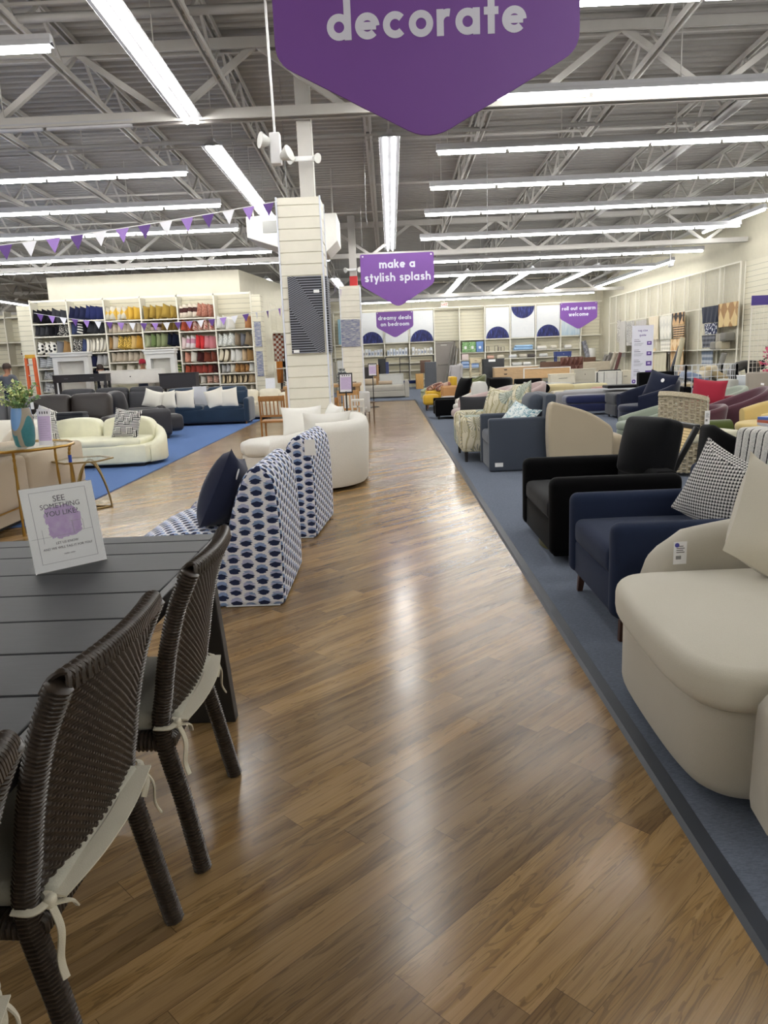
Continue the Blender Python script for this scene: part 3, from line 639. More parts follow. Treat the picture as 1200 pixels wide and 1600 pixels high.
def make_wicker_chair(label):
    t = thing('wicker_dining_chair', label, 'chair', (0, 0, 0), 0, 'brown wicker dining chairs'); hw = .245
    zprof = [(0, .47), (.012, .56), (.035, .68), (.07, .8), (.118, .92)]
    def cx(z):
        for (a, za), (b, zb) in zip(zprof, zprof[1:]):
            if z <= zb: return a+(b-a)*(z-za)/(zb-za)
        return zprof[-1][0]
    bow = lambda y: .022*(1-(y/hw)**2)
    bm = BM()
    rows = 48; stakes = 18
    for face in (1, -1):
        for r in range(rows):
            z = .475+r*(.905-.475)/(rows-1); pts = []
            for k in range(stakes*4+1):
                y = -hw+.012+(2*hw-.024)*k/(stakes*4); w = math.sin(PI*k/2+PI*(r % 2)+PI/4)
                pts.append((cx(z)+bow(y)+face*(.013+.0035*w), y, z+.0015*w))
            tube(bm, pts, .0042, 5)
    for k in range(stakes):
        y = -hw+.02+(2*hw-.04)*k/(stakes-1)
    core = [[bm.verts.new((cx(z)+bow(y)+f*.011, y, z)) for y in [(-hw+.01)+(2*hw-.02)*i/10 for i in range(11)]] for f in (1,) for z in [.475+.43*j/8 for j in range(9)]]
    core2 = [[bm.verts.new((cx(z)+bow(y)-.011, y, z)) for y in [(-hw+.01)+(2*hw-.02)*i/10 for i in range(11)]] for z in [.475+.43*j/8 for j in range(9)]]
    grid_faces(bm, core); grid_faces(bm, core2)
    obj('backrest', bm, WKM, t)
    bm = BM(); n = 46                                   # braided border over the top and down both sides
    edge = [(y, .915) for y in [-hw+2*hw*i/28 for i in range(29)]]
    for i in range(n):
        y = -hw+.012+(2*hw-.024)*i/(n-1)
        for sg in (1, -1):
            pts = [(cx(.885)+bow(max(-hw, min(hw, y)))-.023*sg, y-.016, .888), (cx(.9)+bow(y*.98)-.014*sg, y-.008, .914), (cx(.91)+bow(y*.98)+.002*sg, y+.001, .923), (cx(.9)+bow(y*.98)+.016*sg, y+.01, .912), (cx(.885)+bow(max(-hw, min(hw, y)))+.023*sg, y+.018, .886)]
            if sg == 1 or i % 2: tube(bm, bez(pts, 3), .0056, 5)
    obj('braided_border', bm, WKM, t)
    for sy in (-1, 1):
        bm = BM(); wrapped(bm, bez([(.075, sy*(hw+.012), 0), (.035, sy*hw, .22), (-.005, sy*hw, .43), (.012, sy*hw, .56), (.035, sy*hw, .68), (.07, sy*hw, .8), (.118, sy*hw, .905)], 10), .025); obj('leg', bm, WKM, t)
        bm = BM(); wrapped(bm, [(-.45, sy*.215, 0), (-.43, sy*.215, .42)], .023); obj('leg', bm, WKM, t)
    bm = BM(); wrapped(bm, [(0, -hw, .405), (0, hw, .405)], .03, .012); wrapped(bm, [(-.44, -.225, .405), (-.44, .225, .405)], .03, .012)
    for sy in (-1, 1): wrapped(bm, [(0, sy*.235, .405), (-.44, sy*.22, .405)], .028, .012)
    box(bm, -.44, 0, -.22, .22, .405, .42); obj('seat', bm, WKM, t)
    bm = BM(); soft(bm, (-.205, 0, .455), (.5, .455, .055), .025, (0, 0, .012)); c = obj('seat_cushion', bm, CUSH, t)
    bm = BM()
    for sy in (-1, 1):
        y = sy*(hw-.005)
        strap(bm, [(-.03, y-sy*.03, .47), (.02, y-sy*.02, .468), (.035, y, .462), (.02, y+sy*.03, .46), (-.02, y+sy*.03, .462)], .018)
        bm2 = soft(bm, (.037, y-sy*.004, .458), (.022, .028, .026), .01, n=2)
        strap(bm, [(.04, y, .455), (.062, y-sy*.03, .44), (.06, y-sy*.055, .41)], .016); strap(bm, [(.04, y, .455), (.06, y+sy*.012, .41), (.056, y+sy*.02, .35), (.066, y+sy*.028, .315)], .017)
    strap(bm, [(.042, -hw+.02, .462), (.066, -.1, .468), (.07, .05, .472), (.046, hw-.02, .47)], .055)
    obj('cushion_tie', bm, TIE, t)
    return t
ch = make_wicker_chair('brown wicker dining chair at the far end of the charcoal table'); ch.location = (-.682, 2.2, 0); ch.rotation_euler = (0, 0, .02)
dup(ch, (-.715, 1.49, 0), -.04, 'brown wicker dining chair in the middle, beside the charcoal table')
dup(ch, (-.705, .79, 0), .05, 'nearest brown wicker dining chair, cut off by the photo corner')
# sign on the table
s = NM('tag_it_card'); o = s.sep(s.coord()); n = s.noise(s.coord(), 26, 4, .6); e = s.math('ADD', s.math('POWER', s.math('DIVIDE', o[0], .066), 4.), s.math('POWER', s.math('DIVIDE', s.math('SUBTRACT', o[2], .17), .062), 4.))
blob = s.math('LESS_THAN', s.math('ADD', e, s.math('MULTIPLY', s.math('SUBTRACT', n, .5), 2.2)), .75); br = s.math('MULTIPLY', blob, s.math('ADD', .55, s.math('MULTIPLY', n, .7)))
CARD = s.done(s.mix(br, 'f6f8fc', 'b897d6'), .35, coat=.6)
t = thing('sign_holder', 'clear tabletop sign with a purple brush mark reading see something you like', 'sign', (-1.165, 2.595, .76), PI/4)
INK = M('4b4660', .6); INKL = M('9b98a8', .6); tilt = .2; Rm = Matrix.Rotation(-tilt, 4, 'X')
bm = BM(); box(bm, -.128, .128, -.0015, .0015, .002, .3); card = obj('card', bm, CARD, t, smooth=False); card.rotation_euler = (-tilt, 0, 0)
s = NM('clear_acrylic'); s.b.inputs['Alpha'].default_value = .06; ACR = s.done('f6f8fa', .03)
bm = BM(); box(bm, -.13, .13, -.004, -.0025, 0, .303); box(bm, -.13, .13, .002, .0035, 0, .303); bmesh.ops.transform(bm, matrix=Rm, verts=bm.verts); box(bm, -.13, .13, -.004, .1, 0, .002); obj('acrylic_stand', bm, ACR, t, smooth=False)
def ct(s_, w, z, mt=INK, b=.0, x=0): 
    p = Rm @ Vector((x, -.0022, z)); text(s_, w, mt, t, tuple(p), rot=(PI/2-tilt, 0, 0), depth=.0002, bold=b)
ct('SEE', .042, .252); ct('SOMETHING', .14, .227); ct('YOU LIKE?', .118, .2); ct('LET US KNOW', .08, .095, INK); ct('AND WE WILL TAG IT FOR YOU!', .175, .078, INK); ct('wayfair outlet', .04, .054, INK)
bm = BM(); zz = [(-.1, .1, .028, .0292), (-.1, .1, .282, .2832), (-.1, -.0988, .028, .283), (.0988, .1, .028, .283)]
for (a, b, c, d) in zz: box(bm, a, b, -.0024, -.0017, c, d)
for (a, b, c, d) in ((.035, .1, .128, .129), (-.12, .035, .12, .121), (.03, .031, .12, .165), (.02, .07, .165, .166), (.068, .069, .128, .165), (-.08, -.079, .1, .15)): box(bm, a, b, -.0024, -.0017, c, d)
l = obj('line_drawing', bm, INKL, t, smooth=False); l.rotation_euler = (-tilt, 0, 0)
# ================================================================ IKAT LOUNGE CHAIRS
def ikat():
    s = NM('ikat_fabric'); u, v = s.plane_uv(); co = s.coord(); W_, H_ = .084, .068
    ux = s.math('DIVIDE', u, W_); cu = s.math('FLOOR', ux); odd = s.math('MODULO', s.math('ABSOLUTE', cu), 2.)
    vy = s.math('ADD', s.math('DIVIDE', v, H_), s.math('MULTIPLY', odd, .5)); rv = s.math('FLOOR', vy)
    du = s.math('SUBTRACT', s.math('FRACT', ux), .5); dv = s.math('SUBTRACT', s.math('FRACT', vy), .5)
    rag = s.math('MULTIPLY', s.math('SUBTRACT', s.noise(s.comb(s.math('MULTIPLY', u, 12.), s.math('MULTIPLY', v, 170.), 0.), 1., 1), .5), .5)
    du2 = s.math('ADD', s.math('ABSOLUTE', du), rag)
    ell = s.math('ADD', s.math('POWER', s.math('DIVIDE', du2, .43), 2.), s.math('POWER', s.math('DIVIDE', dv, .43), 2.)); inn = s.math('LESS_THAN', ell, 1.)
    navy = s.math('MULTIPLY', s.math('LESS_THAN', s.math('ADD', dv, s.math('MULTIPLY', s.math('ABSOLUTE', du), .4)), .12), s.math('LESS_THAN', s.math('ADD', s.math('POWER', s.math('DIVIDE', du2, .41), 2.), s.math('POWER', s.math('DIVIDE', s.math('ADD', dv, .1), .31), 2.)), 1.))
    light = s.mix(s.math('GREATER_THAN', s.white(s.comb(cu, 2., 0.)), .5), '8ba0cc', 'aeb4d6'); light = s.mix(s.math('GREATER_THAN', s.noise(s.comb(s.math('MULTIPLY', u, 9.), s.math('MULTIPLY', v, 60.), 3.), 1., 1), .55), light, '7d95bd')
    c = s.mix(inn, 'e6e7ee', light); c = s.mix(navy, c, '252d4c'); s.bump(s.noise(co, 240, 2), .15, .003)
    return s.done(c, .85, spec=.2, sheen=.1)
IKAT = ikat(); NAVYF = F('262c44', var=.1)
def lounge(label, loc, rz, tagged):
    t = thing('slipper_lounge_chair', label, 'chair', loc, rz, 'blue and white patterned lounge chairs'); bm = BM()
    prism(bm, bezier2([(0, .0), (.005, .4), (-.01, .72), (-.05, .82), (-.12, .86), (-.2, .8), (-.27, .64), (-.33, .42), (-.36, .2), (-.37, .0)]), 1, -.47, .47); obj('backrest', bm, IKAT, t, bevel=.035, seg=3, angle=50)
    bm = BM(); prism(bm, bezier2([(-.32, .0), (-.32, .38), (-.42, .46), (-.62, .47), (-.85, .43), (-1.06, .3), (-1.15, .12), (-1.16, .0)]), 1, -.46, .46); obj('seat', bm, IKAT, t, bevel=.04, seg=3, angle=50)
    bm = BM(); tube(bm, [(-.36, -.466, .008), (-.03, -.466, .008)], .005, 6); obj('piping', bm, F('e6e7ee'), t)
    if tagged:
        bm = BM(); box(bm, -.06, .03, -.485, -.48, .7, .83); obj('price_tag', bm, M('f4f4f2'), t, smooth=False)
    return t
def bezier2(pts, n=4):
    out = [pts[0]]; P = bez([(p[0], p[1], 0) for p in pts], n); return [(p.x, p.y) for p in P]
lounge('nearer blue and white ikat lounge chair with a navy pillow on it', (-.685, 4.82, 0), .0, False)
lounge('farther blue and white ikat lounge chair in front of the white curved sofa', (-.615, 6.56, 0), -.08, True)
t = thing('scatter_pillow', 'plain navy pillow with a round white tag on the ikat lounge chair', 'pillow', (-1.09, 4.72, .66), 1.62)
bm = BM(); pillow(bm, (0, 0, 0), .52, .52, .25, mat=T(rx=.42, ry=.25)); obj('cover', bm, NAVYF, t); bm = BM(); lathe(bm, [(0, 0), (.035, 0), (.035, .004), (0, .004)], n=16); o_ = obj('round_tag', bm, M('f2f2f2'), t, loc=(-.17, -.125, .13)); o_.rotation_euler = (PI/2+.3, 0, 0)
# ================================================================ UPHOLSTERY BUILDERS (front faces -x)
WLEG = WOOD('6b4a33', 2); DLEG = M('231c18', .45)
def legs(t, pts, h, r0, r1, mt, splay=.0, square=True, z0=0.):
    for (x, y) in pts:
        bm = BM(); q = (x+math.copysign(splay, x), y+math.copysign(splay, y), z0)
        tube(bm, [q, (x, y, h)], [r1, r0], 4 if square else 10, phase=PI/4); obj('leg', bm, mt, t, smooth=not square)
def track_chair(name, label, loc, rz, W, D, sh, ah, bh, aw, mt, base_z=.12, leg=None, back_t=.16, cush=True, cat='armchair', seats=1, round_arm=.03, back_cushion=True, lean=.05, seat_mat=None, skirt=False, group=None):
    """arms, back and seat as separate parts; x from front (-D/2) to rear (D/2)"""
    t = thing(name, label, cat, loc, rz, group); sm = seat_mat or mt
    bm = BM(); soft(bm, (.0, 0, (base_z+sh-.13)/2+.0), (D-.03, W-.04, sh-.13-base_z), .02, n=2); obj('base', bm, mt, t)
    for sy in (-1, 1):
        bm = BM(); soft(bm, (-.01, sy*(W/2-aw/2), (base_z+ah)/2), (D, aw, ah-base_z), round_arm, (0, .004, 0), n=4); obj('arm', bm, mt, t)
    iw = W-2*aw
    bm = BM(); soft(bm, (D/2-back_t/2, 0, (base_z+bh)/2), (back_t, iw if bh <= ah+.02 else W-.02, bh-base_z), .035, (.01, 0, 0), n=4, fn=lambda p: (p.x+lean*max(0, p.z+.1), p.y, p.z)); obj('backrest', bm, mt, t)
    for k in range(seats):
        w = iw/seats; y = -iw/2+w*(k+.5); bm = BM(); soft(bm, (-back_t/2-.005, y, sh-.065), (D-back_t-.01, w-.008, .15), .045, (.006, 0, .018), n=5); obj('seat_cushion', bm, sm, t)
        if back_cushion:
            bm = BM(); soft(bm, (0, 0, 0), (.16, w-.02, bh-sh+.02), .06, (.035, 0, .01), n=5, mat=T((D/2-back_t-.07, y, (sh+bh)/2+.02), ry=.14)); obj('back_cushion', bm, sm, t)
    if leg: legs(t, [(sx*(D/2-.07), sy*(W/2-.07)) for sx in (-1, 1) for sy in (-1, 1)], base_z+.02, leg[1], leg[1]*.7, leg[0], leg[2] if len(leg) > 2 else .02)
    return t
def cushion_thing(label, loc, rz, mt, w=.48, h=None, th=.16, rx=.25, ry=0., cat='pillow', group=None, name='scatter_pillow'):
    bm = BM(); pillow(bm, (0, 0, 0), w, h or w, th, mat=T(rx=rx, ry=ry)); o = obj(name, bm, mt, loc=loc); o.rotation_euler = (0, 0, rz); return tag(o, label, cat, group)
# ---- white boucle sofa
WBOU = F('e9e6de', weave=90, bump=.5, var=.04); WLIN = F('f0eee8', var=.03)
t = thing('curved_sofa', 'white boucle curved sofa seen from behind, beside the aisle', 'sofa', (-.95, 9.2, 0)); ox, oy = -.95, 9.2
path = [(p[0]-ox, p[1]-oy) for p in [(-1.35, 8.36), (-1.1, 8.36), (-.85, 8.38)]+arc(-.86, 8.98, .44, .6, -88, 0, 10)+[(-.42, 9.3), (-.44, 9.7), (-.52, 10.05), (-.72, 10.35), (-1.05, 10.5), (-1.35, 10.52)]]
n = len(path); bm = BM(); shell(bm, path, .04, [.62+.16*min(1, i/3.) if i < 4 else .78-.1*max(0, (i-(n-4))/3) for i in range(n)], .24, .03); obj('backrest', bm, WBOU, t)
bm = BM(); slab(bm, [(p[0]-ox, p[1]-oy) for p in [(-.55, 8.5), (-.5, 9.2), (-.55, 10.0), (-.8, 10.35), (-1.2, 10.4), (-1.7, 10.35), (-1.92, 10.05), (-1.95, 9.7), (-1.85, 9.45), (-1.6, 9.35), (-1.45, 9.1), (-1.42, 8.7), (-1.36, 8.45), (-1.0, 8.4)]], .05, .3, .03); obj('base', bm, WBOU, t)
bm = BM(); slab(bm, [(p[0]-ox, p[1]-oy) for p in [(-.56, 8.5), (-.52, 9.2), (-.57, 10.0), (-.8, 10.34), (-1.2, 10.39), (-1.7, 10.36), (-1.94, 10.06), (-1.97, 9.7), (-1.86, 9.42), (-1.62, 9.32), (-1.47, 9.1), (-1.44, 8.7), (-1.38, 8.44), (-1.0, 8.4)]], .3, .47, .06, crown=.02); obj('seat_cushion', bm, WBOU, t)
bm = BM(); slab(bm, [(p[0]*.95, p[1]*.95) for p in path[2:-1]]+[(-.3, 1.1), (-.2, -.6)], .012, .06, .005); obj('plinth', bm, M('1c1a19'), t)
cushion_thing('white square pillow standing nearest on the curved sofa', (-.75, 8.72, .66), .25, WLIN, .56, .46, .2, .3, group='white pillows on the curved sofa')
cushion_thing('white pillow in the middle of the curved sofa, tallest corner up', (-.72, 9.28, .69), -1.25, WLIN, .6, .5, .2, -.25, .06, group='white pillows on the curved sofa')
cushion_thing('white pillow at the far end of the curved sofa', (-1.2, 10.16, .66), .2, WLIN, .55, .42, .18, -.25, group='white pillows on the curved sofa')
# ================================================================ LEFT: sofas, gold tables
GOLD = M('b08d4a', .3, 1., var=.15); BRASS = M('a89468', .35, 1., var=.1)
s = NM('table_glass'); s.b.inputs['Alpha'].default_value = .25; GLASS = s.done('e4eeea', .03)
# beige sofa seen from its back
BEIGE = F('c4b5a0', var=.05)
t = thing('sofa', 'beige sofa with its back to the aisle and a thin gold line round the base', 'sofa', (-4.1, 7.35, .012)); bm = BM()
box(bm, -.5, .5, -1.45, 1.3, .05, .17); obj('plinth', bm, F('b5a692'), t, bevel=.01); bm = BM(); box(bm, -.505, .505, -1.455, 1.305, .17, .185); obj('gold_band', bm, GOLD, t)
for k in range(2):
    bm = BM(); soft(bm, (.4, -.76+k*1.375, .42), (.24, 1.36, .48), .05, (.02, 0, .02), n=5); obj('backrest', bm, BEIGE, t)
    bm = BM(); soft(bm, (-.12, -.76+k*1.375, .33), (.8, 1.34, .3), .06, (0, 0, .03)); obj('seat_cushion', bm, BEIGE, t)
bm = BM(); box(bm, -.42, .42, -1.4, 1.25, 0, .05); obj('foot_rail', bm, M('1b1a19'), t)
cushion_thing('long taupe cushion lying along the top of the beige sofa back', (-3.82, 7.2, .69), PI/2, F('b3a48f'), .85, .34, .2, 1.1)
cushion_thing('cream pillow on the beige sofa behind the blue vase', (-4.2, 8.2, .68), 1.9, F('ded5c4'), .5, .45, .18, .5)
# far-left white sofa
t = thing('sofa', 'white sofa end at the left edge behind the blue vase', 'sofa', (-5.25, 9.3, .012)); bm = BM(); soft(bm, (0, 0, .25), (1.7, .95, .4), .08); obj('base', bm, F('ebe7dc', var=.03), t)
bm = BM(); shell(bm, [(-.8, .4), (.5, .4)]+arc(.5, .1, .33, .3, 85, -60, 8), .1, .86, .24); obj('backrest', bm, F('ebe7dc', var=.03), t); bm = BM(); soft(bm, (-.1, -.05, .5), (1.2, .7, .14), .05, (0, 0, .02)); obj('seat_cushion', bm, F('ebe7dc', var=.03), t)
# gold round table
t = thing('side_table', 'round glass table with a twisted gold frame carrying the blue vase', 'side table', (-3.56, 7.08, .0)); R_ = .5
bm = BM(); tube(bm, [(R_*math.cos(2*PI*k/48), R_*math.sin(2*PI*k/48), .77+.002*math.sin(k*2.1)) for k in range(48)], .014, 8, closed=True); obj('rim', bm, GOLD, t)
bm = BM(); lathe(bm, [(0, .765), (R_-.01, .765), (R_-.01, .775), (0, .775)], n=48); obj('glass_top', bm, GLASS, t)
for i, a in enumerate((2, -68, 72)):
    a = math.radians(a); x, y = R_*math.cos(a), R_*math.sin(a); bm = BM(); z0 = 0
    tube(bm, bez([(x*1.02, y*1.02, z0), (x*.99, y*.99, .3), (x*.96, y*.96, .62), (x*.97, y*.97, .72), (x, y, .77)], 8), [.013+.002*math.sin(k*1.3) for k in range(33)], 8); lg = obj('leg', bm, GOLD, t)
    if i == 0:
        bm = BM(); tube(bm, [(x*.965, y*.965, .6), (x*.965, y*.965, .67)], .0165, 10); obj('blue_tape', bm, M('2f4fb0'), lg)
# vase with greenery
s = NM('glazed_vase'); o = s.sep(s.coord()); d = s.math('ADD', s.math('POWER', s.math('DIVIDE', s.math('SUBTRACT', o[0], .01), .062), 2.), s.math('POWER', s.math('DIVIDE', s.math('SUBTRACT', o[2], .3), .145), 2.))
st = s.math('LESS_THAN', s.math('ABSOLUTE', s.math('SUBTRACT', o[0], .045)), .018); st = s.math('MULTIPLY', st, s.math('LESS_THAN', o[2], .16)); band = s.math('MAXIMUM', s.math('LESS_THAN', d, 1.75), st)
c = s.mix(s.noise(s.coord(), 40, 3), '2f6f78', '3f8087'); c = s.mix(band, c, '968d7e'); c = s.mix(s.math('LESS_THAN', d, 1.), c, '6f9ad0'); VASE = s.done(c, .3)
t = thing('vase', 'tall blue and teal glazed vase of pale greenery on the gold table', 'vase', (-3.44, 7.0, .777), -.45); bm = BM()
lathe(bm, [(0, 0), (.07, 0), (.085, .02), (.098, .1), (.1, .17), (.096, .26), (.085, .34), (.08, .36), (.07, .36), (.07, .3), (0, .3)], n=28); obj('body', bm, VASE, t)
random.seed(3); bmS = BM(); bmL = BM(); bmF = BM()
for k in range(26):
    a = random.uniform(0, 2*PI); r = random.uniform(.06, .2); h = random.uniform(.48, .66)-r*.4; P = bez([(0.02*math.cos(a), .02*math.sin(a), .3), (r*.4*math.cos(a), r*.4*math.sin(a), .3+(h-.3)*.6), (r*math.cos(a), r*math.sin(a), h)], 6); tube(bmS, P, .0025, 5)
    for q in P[4:]:
        for w in range(4):
            d_ = Vector((random.gauss(0, 1), random.gauss(0, 1), random.gauss(.2, .6))).normalized(); l = random.uniform(.025, .05); sd = d_.cross(Vector((0, 0, 1))).normalized()*l*.3; B_ = bmL if k % 2 else bmF
            vs = [B_.verts.new(q+x) for x in (Vector(), d_*l*.5+sd, d_*l, d_*l*.5-sd)]; B_.faces.new(vs)
obj('stem', bmS, M('6d8a56'), t); tag_ = obj('leaves', bmL, M('8fb07a', .6), t, smooth=False); tag_['kind'] = 'stuff'; tag_ = obj('blossoms', bmF, M('dfe6a8', .6), t, smooth=False); tag_['kind'] = 'stuff'
# lavender price card on gold table
LAV = M('cdb9dd', .4, var=.03)
def lav_sign(w, h, t, tilt=.2):
    bm = BM(); box(bm, -w/2, w/2, -.002, .002, 0, h); c = obj('card', bm, M('eceaf2', .35), t, smooth=False); c.rotation_euler = (-tilt, 0, 0)
    bm = BM(); box(bm, -w*.44, w*.44, -.0035, -.002, h*.12, h*.8); l = obj('printed_panel', bm, LAV, c, smooth=False)
    bm = BM()
    for k in range(4): box(bm, -w*.32+k*w*.18, -w*.24+k*w*.18, -.004, -.002, h*.86, h*.93)
    obj('hole_marks', bm, M('4c4954'), c, smooth=False)
    bm = BM()
    for k in range(9): box(bm, -w*.36, w*(.36-.1*(k % 3)), -.0042, -.0035, h*(.2+.062*k), h*(.206+.062*k))
    obj('text_lines', bm, M('8f7fa6'), c, smooth=False); return c
t = thing('sign_holder', 'lavender price card leaning in a clear stand on the gold table', 'sign', (-3.27, 7.05, .777), .0); lav_sign(.13, .34, t, .12); bm = BM(); box(bm, -.065, .065, -.01, .08, 0, .004); obj('acrylic_foot', bm, ACR, t, smooth=False)
# small hexagonal gold table
t = thing('side_table', 'small gold table with crossed arched legs and a glass top', 'side table', (-3.27, 7.85, .0)); hexp = [(.3*math.cos(PI/3*k+.3), .3*math.sin(PI/3*k+.3)) for k in range(6)]
bm = BM(); tube(bm, [(x, y, .53) for x, y in hexp], .012, 4, closed=True, phase=PI/4); obj('rim', bm, BRASS, t, smooth=False); bm = BM(); prism(bm, [(x*.98, y*.98) for x, y in hexp], 2, .53, .538); obj('glass_top', bm, GLASS, t, smooth=False)
for a in (.3, .3+2*PI/3, .3+4*PI/3):
    bm = BM(); p0 = Vector((.24*math.cos(a), .24*math.sin(a), .008)); p1 = Vector((.24*math.cos(a+2*PI/3), .24*math.sin(a+2*PI/3), .008)); mid = (p0+p1)/2
    tube(bm, [p0.lerp(p1, k/20)+Vector((0, 0, .51*math.sin(PI*k/20)**.75)) for k in range(21)], .01, 6); obj('arched_leg', bm, BRASS, t); bm = BM(); tube(bm, [p0, p1], .009, 6); obj('base_bar', bm, BRASS, t)
# cream two-seat sofa with humps
CREAM = LEATHER('efedd2', .42)
t = thing('loveseat', 'cream leather loveseat with two rounded humps on the blue carpet', 'loveseat', (-4.54, 11.55, .012)); bm = BM()
slab(bm, [(-.98, .1), (-.9, -.35), (-.5, -.5), (0, -.53), (.5, -.5), (.85, -.4), (.98, .0), (.9, .42), (-.9, .42)], .05, .33, .04); obj('base', bm, CREAM, t)
bm = BM(); slab(bm, [(-.8, .2), (-.78, -.38), (-.45, -.5), (0, -.54), (.45, -.5), (.78, -.38), (.82, .2)], .31, .42, .05, crown=.015); obj('seat_cushion', bm, CREAM, t)
for sx in (-1, 1):
    bm = BM(); prism(bm, bezier2([(sx*.01, .36), (sx*.03, .6), (sx*.12, .69), (sx*.4, .715), (sx*.7, .68), (sx*.82, .56), (sx*.83, .36)]), 1, .18, .44); obj('backrest', bm, CREAM, t, bevel=.05, seg=4, angle=60)
    bm = BM(); pth = arc(sx*.55, .05, .4, .42, 80 if sx > 0 else 100, -45 if sx > 0 else 225, 10); shell(bm, pth if sx < 0 else pth[::-1], .05, [.66-.035*k for k in (range(11) if sx < 0 else range(10, -1, -1))], .17, 0); obj('arm', bm, CREAM, t)
bm = BM(); box(bm, -.8, .8, -.38, .35, 0, .05); obj('plinth', bm, M('17191f'), t)
KEY = PATT('key', 'e9e8e2', '1d1c20', 1.25); 
cushion_thing('black and white maze pillow at the right end of the cream loveseat', (-4.0, 11.36, .64), -.25, KEY, .46, .46, .18, -.25, .12); cushion_thing('black and white maze pillow at the left end of the cream loveseat', (-5.28, 11.33, .64), .3, KEY, .46, .46, .18, -.25, -.05)
# ---- sofas further back; front faces local -y here via rz
def sofa(name, label, loc, rz, W, D, n, sh, bh, ah, aw, mt, puffy=True, legm=None, cat='sofa', headrest=False):
    t = thing(name, label, cat, loc, rz); bm = BM(); soft(bm, (0, 0, sh*.45+.02), (D-.06, W-.06, sh*.75), .05, n=3); obj('base', bm, mt, t); iw = W-2*aw
    for sy in (-1, 1):
        bm = BM(); soft(bm, (-.02, sy*(W/2-aw/2), (ah+.06)/2), (D-.05, aw, ah-.06), aw*.42, (0, 0, .01), n=4); obj('arm', bm, mt, t)
    for k in range(n):
        y = -iw/2+iw/n*(k+.5); bm = BM(); soft(bm, (-.1, y, sh-.07), (D-.3, iw/n-.01, .18), .07, (.02, 0, .03)); obj('seat_cushion', bm, mt, t)
        bm = BM(); soft(bm, (0, 0, 0), (.26, iw/n-.008, bh-sh+.1), .09, (.05, 0, .02), mat=T((D/2-.2, y, (sh+bh)/2-.02), ry=.16)); bc = obj('back_cushion', bm, mt, t)
        if headrest:
            bm = BM(); soft(bm, (0, 0, 0), (.2, iw/n-.03, .2), .08, (.03, 0, .02), mat=T((D/2-.14, y, bh+.02), ry=.1)); obj('headrest', bm, mt, bc)
    if legm: legs(t, [(sx*(D/2-.1), sy*(W/2-.1)) for sx in (-1, 1) for sy in (-1, 1)], .14, .03, .02, legm, 0)
    else: legs(t, [(sx*(D/2-.1), sy*(W/2-.1)) for sx in (-1, 1) for sy in (-1, 1)], .08, .03, .03, DLEG, 0)
    return t
BLKL = LEATHER('2a2321', .33); CHL = LEATHER('2d2c30', .42); GRL = LEATHER('37373b', .6); NAVV = F('22364c', rough=.7, sheen=.6, weave=60, var=.3)
t = sofa('recliner_sofa', 'dark brown leather recliner sofa with a white tag behind the cream loveseat', (-6.0, 13.9, .012), PI/2, 2.0, 1.0, 2, .48, .98, .62, .24, BLKL)
bm = BM(); box(bm, .1, .16, -.002, .002, 0, .13); o_ = obj('price_tag', bm, M('f1f1f1'), t, loc=(.0, .62, .76), smooth=False); o_.rotation_euler = (0, 0, PI/2); o_.location = (.05, .5, .78)
cushion_thing('white pillow tossed on the dark leather sofa beside the lavender card', (-6.15, 13.5, .68), .5, F('eeece6', var=.03), .45, .4, .15, .9, .5)
t = thing('folded_throw', 'black folded throw lying on the arm of the leather sofa', 'throw blanket', (-5.72, 13.38, .61)); bm = BM(); soft(bm, (0, 0, .04), (.6, .3, .08), .035, n=2); soft(bm, (.02, 0, .1), (.55, .28, .06), .028, n=2); obj('cloth', bm, F('2f3034'), t)
t = sofa('recliner_chair', 'charcoal leather reclining chaise turned toward the aisle', (-5.25, 15.6, .012), PI+.55, 1.05, 1.15, 1, .5, .97, .62, .2, CHL); bm = BM(); soft(bm, (-.62, 0, .3), (.5, .62, .34), .08, (.02, 0, .02)); obj('footrest', bm, CHL, t)
sofa('recliner_sofa', 'grey three seat recliner sofa with puffy headrests, behind the leather sofa', (-6.4, 17.1, .012), PI/2, 2.8, 1.0, 3, .48, .9, .62, .22, GRL, headrest=True)
sofa('sofa', 'long low grey sofa at the left edge behind the greenery', (-8.4, 15.6, .012), PI/2, 2.4, 1.0, 3, .45, .9, .6, .2, F('6d6d70'))
cushion_thing('pale pillow peeking above the leather sofa back', (-5.25, 16.75, .78), .1, F('ece9de', var=.03), .42, .4, .15, -.2, .3)
cushion_thing('second pale pillow beside the charcoal chaise', (-4.98, 16.85, .74), -.1, F('ece9de', var=.03), .42, .4, .15, -.2, -.1)
